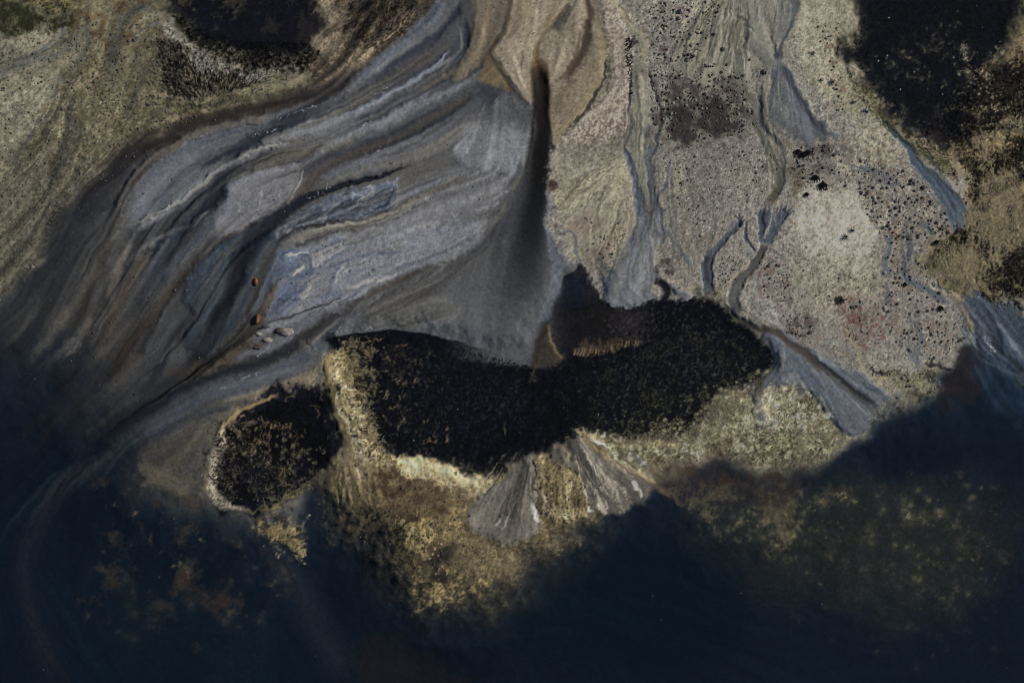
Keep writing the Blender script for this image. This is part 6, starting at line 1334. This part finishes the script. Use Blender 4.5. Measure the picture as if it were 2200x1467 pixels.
for zi, (poly, n, mix, rr_, lab, grp) in enumerate(ZONES):
    for x, y in scatter(poly, n, RNG):
        k = RNG.choice(3, p=np.array(mix) / sum(mix)); r = .6 * rr_[0] + (.8 * rr_[1] - .6 * rr_[0]) * RNG.random() ** 3.2
        cand.append((r, x, y, k, zi))
extra = [(4.5, 1553, 107, 0, 0), (4, 1535, 75, 0, 0), (3.6, 1610, 130, 0, 1), (4.5, 1640, 155, 0, 1), (4, 1602, 215, 0, 1), (3.5, 1562, 140, 0, 1), (5, 1460, 40, 2, 0), (5.5, 1462, 26, 2, 0)]
cand += extra
cand.sort(key=lambda c: -c[0])
KINDW = ('dark', 'brown', 'pale')
for r, x, y, k, zi in cand[:290]:
    me = (S_DARK, S_BROWN, S_PALE)[k][int(RNG.integers(0, 4))]
    o = put_stone("stone", me, x, y, r)
    tag(o, f"small {KINDW[k]} stone {ZONES[zi][4]}", "stone", f"{KINDW[k]} {ZONES[zi][5]}")

def scatter_mesh(name, pts, base_meshes, mat, label, zs=.7):
    """many grains too small to pick apart, as one mesh"""
    V, F, off_ = [], [], 0
    base = []
    for me in base_meshes:
        v = np.zeros(len(me.vertices) * 3, np.float32); me.vertices.foreach_get("co", v)
        f = np.array([p.vertices[:] for p in me.polygons], np.int32); base.append((v.reshape(-1, 3), f))
    for i, (x, y, r) in enumerate(pts):
        v, f = base[i % len(base)]
        a = RNG.uniform(0, 6.28); c, s = math.cos(a), math.sin(a); w = v.copy()
        w[:, 0], w[:, 1] = v[:, 0] * c - v[:, 1] * s, v[:, 0] * s + v[:, 1] * c
        wx, wy = to_world(x, y)
        w = w * (r * U) * np.array([1, 1, zs], np.float32) + np.array([wx, wy, float(ground_z(x, y)) + r * U * .25], np.float32)
        V.append(w); F.append(f + off_); off_ += len(w)
    me = mesh_from(name, np.concatenate(V), np.concatenate(F), None, mat, smooth=False)
    o = tag(link(bpy.data.objects.new(name, me)), label=label, kind="stuff")
    return o
rest = cand[290:]
scatter_mesh("gravel", [(x, y, r) for r, x, y, k, zi in rest if k == 0], S_DARK[:3], M_DARK, "fine dark gravel strewn over the stony flat on the right")
scatter_mesh("gravel", [(x, y, r) for r, x, y, k, zi in rest if k == 1], S_BROWN[:3], M_BROWN, "fine brown gravel strewn over the stony flat on the right")
scatter_mesh("gravel", [(x, y, r) for r, x, y, k, zi in rest if k == 2], S_PALE[:3], M_PALE, "fine pale gravel strewn over the stony flat on the right")

def specks(poly, n, r0, r1, p=2.5):
    return [(x, y, r0 + (r1 - r0) * RNG.random() ** p) for x, y in scatter(poly, n, RNG)]
left = specks([(-20, 60), (150, 60), (330, 30), (420, 110), (640, 180), (500, 250), (330, 330), (200, 430), (60, 560), (-20, 640)], 1500, .7, 2.6, 3)
left += specks([(130, 20), (340, 60), (560, 190), (450, 250), (280, 300), (160, 200)], 700, .7, 2.8, 3)
left += specks([(0, 430), (200, 430), (120, 540), (0, 600)], 120, .7, 2.0, 3)
scatter_mesh("dark_flecks", left, S_DARK[:3], M_DARK, "dark shell and weed flecks sprinkled over the weedy upper left flat")
sil = specks([(250, 380), (640, 240), (1000, 180), (1100, 420), (900, 580), (560, 720), (300, 800), (120, 740)], 330, .6, 1.9, 3) + specks([(590, 560), (860, 520), (760, 650), (590, 690)], 120, .6, 1.8, 3)
sil += specks([(1020, -10), (1230, -10), (1290, 100), (1200, 200), (1080, 160)], 60, .6, 1.6, 3)
scatter_mesh("dark_flecks", sil, S_DARK[:3], M_DARK, "sparse dark grains on the grey silt left of centre")
sth = specks([(720, 1000), (1000, 1050), (1060, 1240), (900, 1300), (760, 1150)], 330, .8, 2.6, 3) + specks([(1160, 1000), (1260, 1000), (1260, 1110), (1160, 1110)], 120, .7, 2.2, 3) + specks([(450, 900), (490, 900), (480, 1090), (430, 1080)], 130, .7, 2.0, 2)
sth += specks([(700, 740), (800, 740), (830, 980), (760, 980)], 160, .7, 2.2, 2) + specks([(1270, 940), (1500, 930), (1780, 900), (1760, 1000), (1400, 1000)], 260, .7, 2.2, 2)
scatter_mesh("dark_flecks", sth, S_DARK[:3], M_DARK, "dark grains on the golden shelf and mats south of the pools")

# stones with a pale drift in their lee
LEE = [(1150, 1049, 3.2), (1163, 1046, 2.4), (1076, 1106, 2.2), (1092, 1102, 2.2), (1256, 1043, 2.8), (1224, 1030, 2.2), (1213, 1062, 2.0), (767, 998, 2.4), (750, 1019, 2.4), (1043, 1060, 2.0), (1010, 1106, 2.2), (1032, 1132, 2.0), (737, 880, 2.4), (790, 1018, 2.6), (377, 623, 3.4), (335, 690, 2.4), (322, 638, 2.8), (290, 596, 2.6), (202, 715, 3.2), (240, 693, 2.2), (153, 776, 2.6), (205, 768, 2.0), (428, 769, 2.4), (455, 738, 2.2), (291, 846, 2.8), (622, 822, 2.2), (14, 605, 2.2), (290, 88, 3.4), (279, 90, 3.0), (148, 178, 3.4), (204, 178, 2.8), (160, 134, 2.6), (322, 226, 3.6), (465, 150, 3.2), (343, 212, 2.8), (450, 238, 2.2), (215, 34, 2.6), (100, 352, 2.6)]
WHERE = lambda x, y: ('on the fans below the central pool', 'lee stones on the southern fans') if y > 860 else (('on the grey silt lower left of centre', 'lee stones on the grey silt') if y > 560 else ('on the weedy upper left flat', 'larger stones on the weedy flat'))
for x, y, r in LEE:
    l, g = WHERE(x, y)
    if y > 860 and x < 860: l, g = 'in the tan runnel between the pools', 'lee stones in the tan runnel'
    tag(put_stone("stone", S_DARK[5 + int(RNG.integers(0, 3))], x, y, r, zs=.9), f"dark rounded stone {l}", "stone", g)

# rust boulders and pale boulders
def boulder(name, mat, x, y, rx, ry, rz, seed, label, cat="boulder", group=None, rot=0.0):
    me = stone_mesh(name, seed, 2, 1.0, .45); me.materials.append(mat)
    wx, wy = to_world(x, y)
    o = link(bpy.data.objects.new(name, me)); o.scale = (rx * U, ry * U, rz * U); o.rotation_euler = (0, 0, rot)
    o.location = (float(wx), float(wy), float(ground_z(x, y)) + rz * U * .55)
    return tag(o, label, cat, group)
boulder("boulder", M_RUST, 550, 608, 3.6, 9.5, 5.5, 5, "rust brown oblong boulder, upper of the two on the grey strip", group="rust boulders", rot=-.06)
boulder("boulder", M_RUST, 554.5, 687, 3.8, 9.0, 5.5, 9, "rust brown oblong boulder, lower of the two, above pale boulders", group="rust boulders", rot=-.04)
boulder("boulder", M_PALE, 558, 718, 8, 5.5, 3.5, 21, "pale grey boulder just under the lower rust boulder", group="pale boulders")
boulder("boulder", M_PALE, 577, 730, 9, 5.5, 3.5, 22, "pale grey boulder at the bottom of the small boulder cluster", group="pale boulders")
boulder("boulder", M_PALE, 618, 713, 10, 8, 4.5, 23, "largest pale boulder at the right end of the small cluster", group="pale boulders")
boulder("boulder", M_BROWN, 601, 711, 6.5, 7, 4.0, 24, "dark brown boulder touching the largest pale boulder", group="dark boulders")
boulder("boulder", M_DARK, 571, 703, 8, 3.5, 2.6, 25, "dark flat boulder right of the lower rust boulder", group="dark boulders")
boulder("boulder", M_DARK, 556, 745, 8.5, 4, 2.6, 26, "dark flat boulder below the pale boulders", group="dark boulders")

# ------------------------------------------------------------------ weed
def blade_mesh(name, roots, dirs, length, width, rise, mat):
    """flat tapering blades: root, two shoulders, tip (in survey units)"""
    roots = np.asarray(roots, np.float32); n = len(roots)
    d = np.asarray(dirs, np.float32); d /= np.linalg.norm(d, axis=1)[:, None] + 1e-6
    length = np.broadcast_to(length, n)[:, None]; width = np.broadcast_to(width, n)[:, None]
    side = np.stack([-d[:, 1], d[:, 0]], -1)
    bend = side * (RNG.uniform(-.25, .25, (n, 1)).astype(np.float32) * length)
    p0 = roots - side * width * .5; p1 = roots + side * width * .5
    p2 = roots + d * length * .55 + bend + side * width * .4; p3 = roots + d * length * .55 + bend - side * width * .4
    p4 = roots + d * length
    z0 = ground_z(roots[:, 0], roots[:, 1]) + .004
    zm = np.maximum(z0 + rise, ground_z(p2[:, 0], p2[:, 1]) + .006); z1 = np.maximum(z0 + rise * .5, ground_z(p4[:, 0], p4[:, 1]) + .004)
    def w3(p, z):
        wx, wy = to_world(p[:, 0], p[:, 1]); return np.stack([wx, wy, z], -1)
    V = np.stack([w3(p0, z0), w3(p1, z0), w3(p2, zm), w3(p3, zm), w3(p4, z1)], 1).reshape(-1, 3)
    b = (np.arange(n) * 5)[:, None]
    tri = np.concatenate([b + np.array([[0, 1, 2]]), b + np.array([[0, 2, 3]]), b + np.array([[3, 2, 4]])])
    return mesh_from(name, V, tri, None, mat, smooth=False)
def weed(name, poly, n, mat, label, dirf, L, Wd, rise, thin=None):
    pts = scatter(poly, n, RNG)
    if thin is not None:
        i = np.clip(((pts[:, 0] - GX[0]) / STEP).astype(int), 0, NX - 1); j = np.clip(((pts[:, 1] - GY[0]) / STEP).astype(int), 0, NY - 1)
        f, t, sg = thin; pts = pts[NF[f][j, i] * sg > t]
    n = len(pts); dr = dirf(pts[:, 0], pts[:, 1]); ang = RNG.normal(0, dr[2], n)
    c, s = np.cos(ang), np.sin(ang); dx, dy = dr[0] * c - dr[1] * s, dr[0] * s + dr[1] * c
    me = blade_mesh(name, pts, np.stack([dx, dy], -1), RNG.uniform(L[0], L[1], n).astype(np.float32), RNG.uniform(Wd[0], Wd[1], n).astype(np.float32), rise, mat)
    return tag(link(bpy.data.objects.new(name, me)), label=label, kind="stuff")
def away(cx, cy, spread):
    def f(x, y):
        dx, dy = x - cx, y - cy; L = np.hypot(dx, dy) + 1e-3
        return dx / L, dy / L, spread
    return f
def const(dx, dy, spread): return lambda x, y: (np.full(len(x), dx), np.full(len(x), dy), spread)
def along(spread, sg=1):
    def f(x, y):
        a, b = flow_at(x, y); return a * sg, b * sg, spread
    return f
FEATHER = [(338, 91), (387, 96), (408, 130), (432, 156), (505, 164), (560, 178), (480, 206), (410, 218), (356, 196)]
weed("weed_strands", FEATHER, 750, M_WEED, "dark feathery weed strands on the weedy upper left flat", away(455, 262, .22), (6, 15), (.7, 1.6), .02)
weed("weed_strands", [(320, 80), (400, 90), (600, 170), (600, 200), (420, 250), (320, 220)], 450, M_WEED, "loose dark weed strands round the feathery patch", away(455, 270, .3), (4, 9), (.6, 1.2), .015)
weed("weed_strands", [(360, 20), (410, 90), (520, 140), (660, 150), (690, 110), (650, 90), (520, 85), (430, 60)], 1500, M_WEED, "black weed fringe along the top left pool", away(520, 20, .8), (4, 11), (.7, 1.6), .02)
weed("weed_strands", [(380, 90), (480, 130), (680, 130), (690, 165), (540, 185), (420, 140)], 650, M_WEED, "thin dark strands on the pale crest below the top left pool", along(1.2), (3, 8), (.5, 1.0), .012)
weed("weed_strands", [(760, -20), (900, -20), (880, 60), (800, 110), (740, 60)], 900, M_WEED, "dark strands on the brown slope right of the top left pool", along(.4), (4, 12), (.6, 1.3), .015)
weed("weed_strands", [(1345, 82), (1358, 84), (1362, 200), (1356, 215), (1348, 150)], 90, M_WEED, "black weed fringe on the outer edge of the stippled bank", const(-.85, .5, .5), (4, 11), (.9, 1.8), .03)
POOLC = [(745, 730), (900, 725), (1130, 785), (1165, 800), (1230, 765), (1300, 750), (1400, 680), (1500, 650), (1620, 720), (1645, 780), (1540, 840), (1480, 920), (1300, 930), (1180, 950), (1060, 1000), (960, 985), (830, 950), (770, 860)]
weed("pool_weed", POOLC, 9000, M_WEED, "black weed bed filling the large central pool", along(1.6), (3, 9), (.8, 1.8), .02)
weed("pool_weed", [(1290, 800), (1480, 700), (1640, 760), (1560, 850), (1480, 930), (1260, 935)], 4200, M_OLIVE, "olive weed in the right half of the central pool", along(1.6), (2, 5), (.6, 1.2), .02, thin=('n25', .2, 1))
weed("pool_weed", [(1330, 920), (1480, 890), (1640, 790), (1640, 850), (1500, 950), (1270, 960)], 3600, M_STRAW, "straw coloured weed along the lower right edge of the pool", along(1.6), (2, 6), (.6, 1.2), .02, thin=('n12', -.1, 1))
weed("pool_weed", [(735, 730), (800, 725), (810, 800), (800, 880), (840, 985), (780, 985), (750, 860)], 900, M_STRAW, "straw weed on the ridged left rim of the central pool", const(.9, -.2, .5), (3, 9), (.7, 1.5), .02, thin=('n12', -.2, 1))
weed("pool_weed", [(735, 730), (840, 725), (830, 800), (840, 880), (860, 985), (780, 985), (760, 860)], 800, M_WEED, "dark weed tufts between the ridges of the left rim", const(.9, -.2, .7), (3, 9), (.8, 1.6), .03, thin=('n12', .2, -1))
weed("pool_weed", [(470, 930), (600, 860), (700, 850), (715, 980), (640, 1060), (500, 1085), (455, 1030)], 3200, M_WEED, "black weed bed of the small left pool", along(1.4), (3, 10), (.8, 1.6), .025)
weed("pool_weed", [(480, 940), (590, 900), (700, 960), (690, 1040), (560, 1090), (460, 1060)], 800, M_STRAW, "pale dead weed tangled in the small left pool", along(1.4), (3, 9), (.5, 1.1), .025, thin=('n25', .1, 1))
MOTP = [(2030, 250), (2090, 180), (2200, 110), (2230, 110), (2230, 640), (2080, 635), (2000, 560), (2090, 430)]
weed("weed_clumps", MOTP, 6500, M_WEED, "dark weed blotches on the right edge flat", along(1.6), (3, 9), (.8, 1.7), .03, thin=('n60', -.1, 1))
weed("weed_clumps", MOTP, 5200, M_STRAW, "straw weed between the dark blotches on the right edge", along(1.6), (2, 8), (.6, 1.2), .02, thin=('n60', .1, -1))
weed("pool_weed", [(1870, 0), (2180, 0), (2150, 110), (2070, 190), (2060, 285), (1950, 268), (1890, 210), (1830, 120)], 4500, M_WEED, "black weed bed of the top right pool", along(1.6), (3, 10), (.8, 1.8), .02)
weed("pool_weed", [(1815, 140), (1870, 190), (1910, 260), (2040, 330), (2060, 400), (1960, 320), (1890, 270), (1830, 190)], 1300, M_OLIVE, "olive weed fringe under the top right pool", along(.8), (3, 8), (.6, 1.2), .02)
MATP = [(1500, 915), (1540, 855), (1610, 850), (1625, 905), (1670, 930), (1670, 850), (1735, 850), (1780, 905), (1800, 950), (1720, 1005), (1540, 980), (1420, 990), (1330, 985), (1270, 945)]
weed("mat_weed", MATP, 5200, M_STRAW, "straw coloured weed on the pale mat below the pool", along(1.6), (2, 6), (.5, 1.1), .02, thin=('n25', -.4, 1))
weed("mat_weed", MATP, 3000, M_OLIVE, "olive weed on the pale mat below the pool", along(1.6), (2, 6), (.5, 1.2), .02, thin=('n25', -.2, -1))
weed("weed_strands", [(-20, -20), (150, -20), (145, 60), (30, 75), (-20, 100)], 1600, M_GREEN, "dark green algae in the top left corner", along(1.6), (2, 6), (.8, 1.6), .02, thin=('n12', -.2, 1))

# single tufts
def tuft(name, mat, x, y, r, n, label, cat, group=None, fan=(0, 6.283), rise=.05):
    a = RNG.uniform(fan[0], fan[1], n); d = np.stack([np.cos(a), np.sin(a)], -1)
    roots = np.array([[x, y]]) + d * RNG.uniform(0, r * .35, (n, 1))
    me = blade_mesh(name, roots, d, (r * RNG.uniform(.5, 1.0, n)).astype(np.float32), np.float32(max(.9, r * .15)), rise, mat)
    return tag(link(bpy.data.objects.new(name, me)), label, cat, group)
tuft("weed_tuft", M_GREEN, 1803, 645, 11, 90, "round green weed tuft alone on the tan flat below the cream patch", "weed tuft")
for x, y, r, lab in ((1746, 116, 8, "blue weed clump nearest the top on the pale beach"), (1763, 175, 7, "small blue weed clump, left of a pair below the top right pool"), (1786, 177, 10, "larger blue weed clump, right of a pair on the pale beach"), (1834, 220, 8, "blue weed clump at the olive fringe of the top right pool"),
                     (1857, 242, 11, "wide blue weed clump at the head of the blue stream"), (1829, 496, 8, "upper of two blue weed clumps on the cream patch"), (1814, 511, 10, "lower of two blue weed clumps on the cream patch")):
    tuft("weed_clump", M_BLUE, x, y, r * .85, 22, lab, "weed clump", "blue weed clumps")
for x, y, r, lab in ((1750, 382, 14, "upper black weed tuft above the cream patch"), (1766, 398, 16, "spiky black weed tuft at the top corner of the cream patch"), (1730, 418, 9, "small black weed tuft left of the cream patch"), (1712, 326, 11, "left black weed tuft under the slate fan"), (1722, 332, 12, "middle black weed tuft under the slate fan"), (1732, 328, 11, "right black weed tuft under the slate fan"),
                     (1640, 158, 8, "black weed tuft at the tip of the olive lobe"), (2016, 662, 13, "black weed clump beside the winding channel end"), (1942, 610, 8, "black weed clump below the two short channels"), (2010, 520, 10, "black weed clump where the small channel meets the mottled flat")):
    tuft("weed_tuft", M_WEED, x, y - r * .4, r * 1.2, 22, lab, "weed tuft", "black weed tufts", fan=(.5, 2.2))

# ------------------------------------------------------------------ white flecks: bubbles, and sun glints built as small meshes
fo = []
for (x0, y0), (x1, y1), n in (((410, 302), (465, 286), 12), ((600, 255), (720, 215), 40), ((545, 292), (600, 275), 14), ((800, 206), (860, 172), 16), ((780, 336), (830, 320), 18), ((660, 430), (720, 398), 14), ((470, 836), (560, 798), 26), ((350, 455), (420, 395), 14), ((556, 765), (582, 745), 16), ((1150, 5), (1175, 35), 8), ((30, 580), (75, 570), 14), ((700, 712), (800, 705), 20), ((2110, 715), (2140, 760), 40), ((770, 280), (800, 262), 10)):
    for _ in range(n):
        t = RNG.random(); fo.append((x0 + (x1 - x0) * t + RNG.normal(0, 2), y0 + (y1 - y0) * t + RNG.normal(0, 2), .45 + .7 * RNG.random() ** 2))
fo += specks([(0, 500), (250, 420), (560, 300), (1000, 150), (1100, 400), (700, 760), (300, 900), (0, 900)], 160, .35, .8, 3)
fo += specks([(0, 1000), (2200, 950), (2200, 1460), (0, 1460)], 22, .4, .9, 2)
fo += specks(POOLC, 26, .4, 1.0, 2) + specks([(1850, 0), (2160, 0), (2080, 200), (1900, 220)], 14, .5, 1.2, 2)
disc = []
for x, y, r in fo:
    disc.append((x, y, r))
def bubble_glint_mesh(pts):
    V, F = [], []
    for i, (x, y, r) in enumerate(pts):
        wx, wy = to_world(x, y); z = max(float(ground_z(x, y)) + .01, .012); s = r * U
        V.append((wx, wy, z + s * .5)); b = i * 7
        for k in range(6): V.append((wx + s * math.cos(k * 1.0472), wy + s * math.sin(k * 1.0472), z))
        for k in range(6): F.append((b, b + 1 + k, b + 1 + (k + 1) % 6))
    return mesh_from("bubble_glints", np.array(V), np.array(F), None, M_BUBBLE_GLINT)
tag(link(bpy.data.objects.new("bubble_glints", bubble_glint_mesh(disc))), label="tiny white bubbles and sun glints built as flecks, in rows on silt and water", kind="stuff")
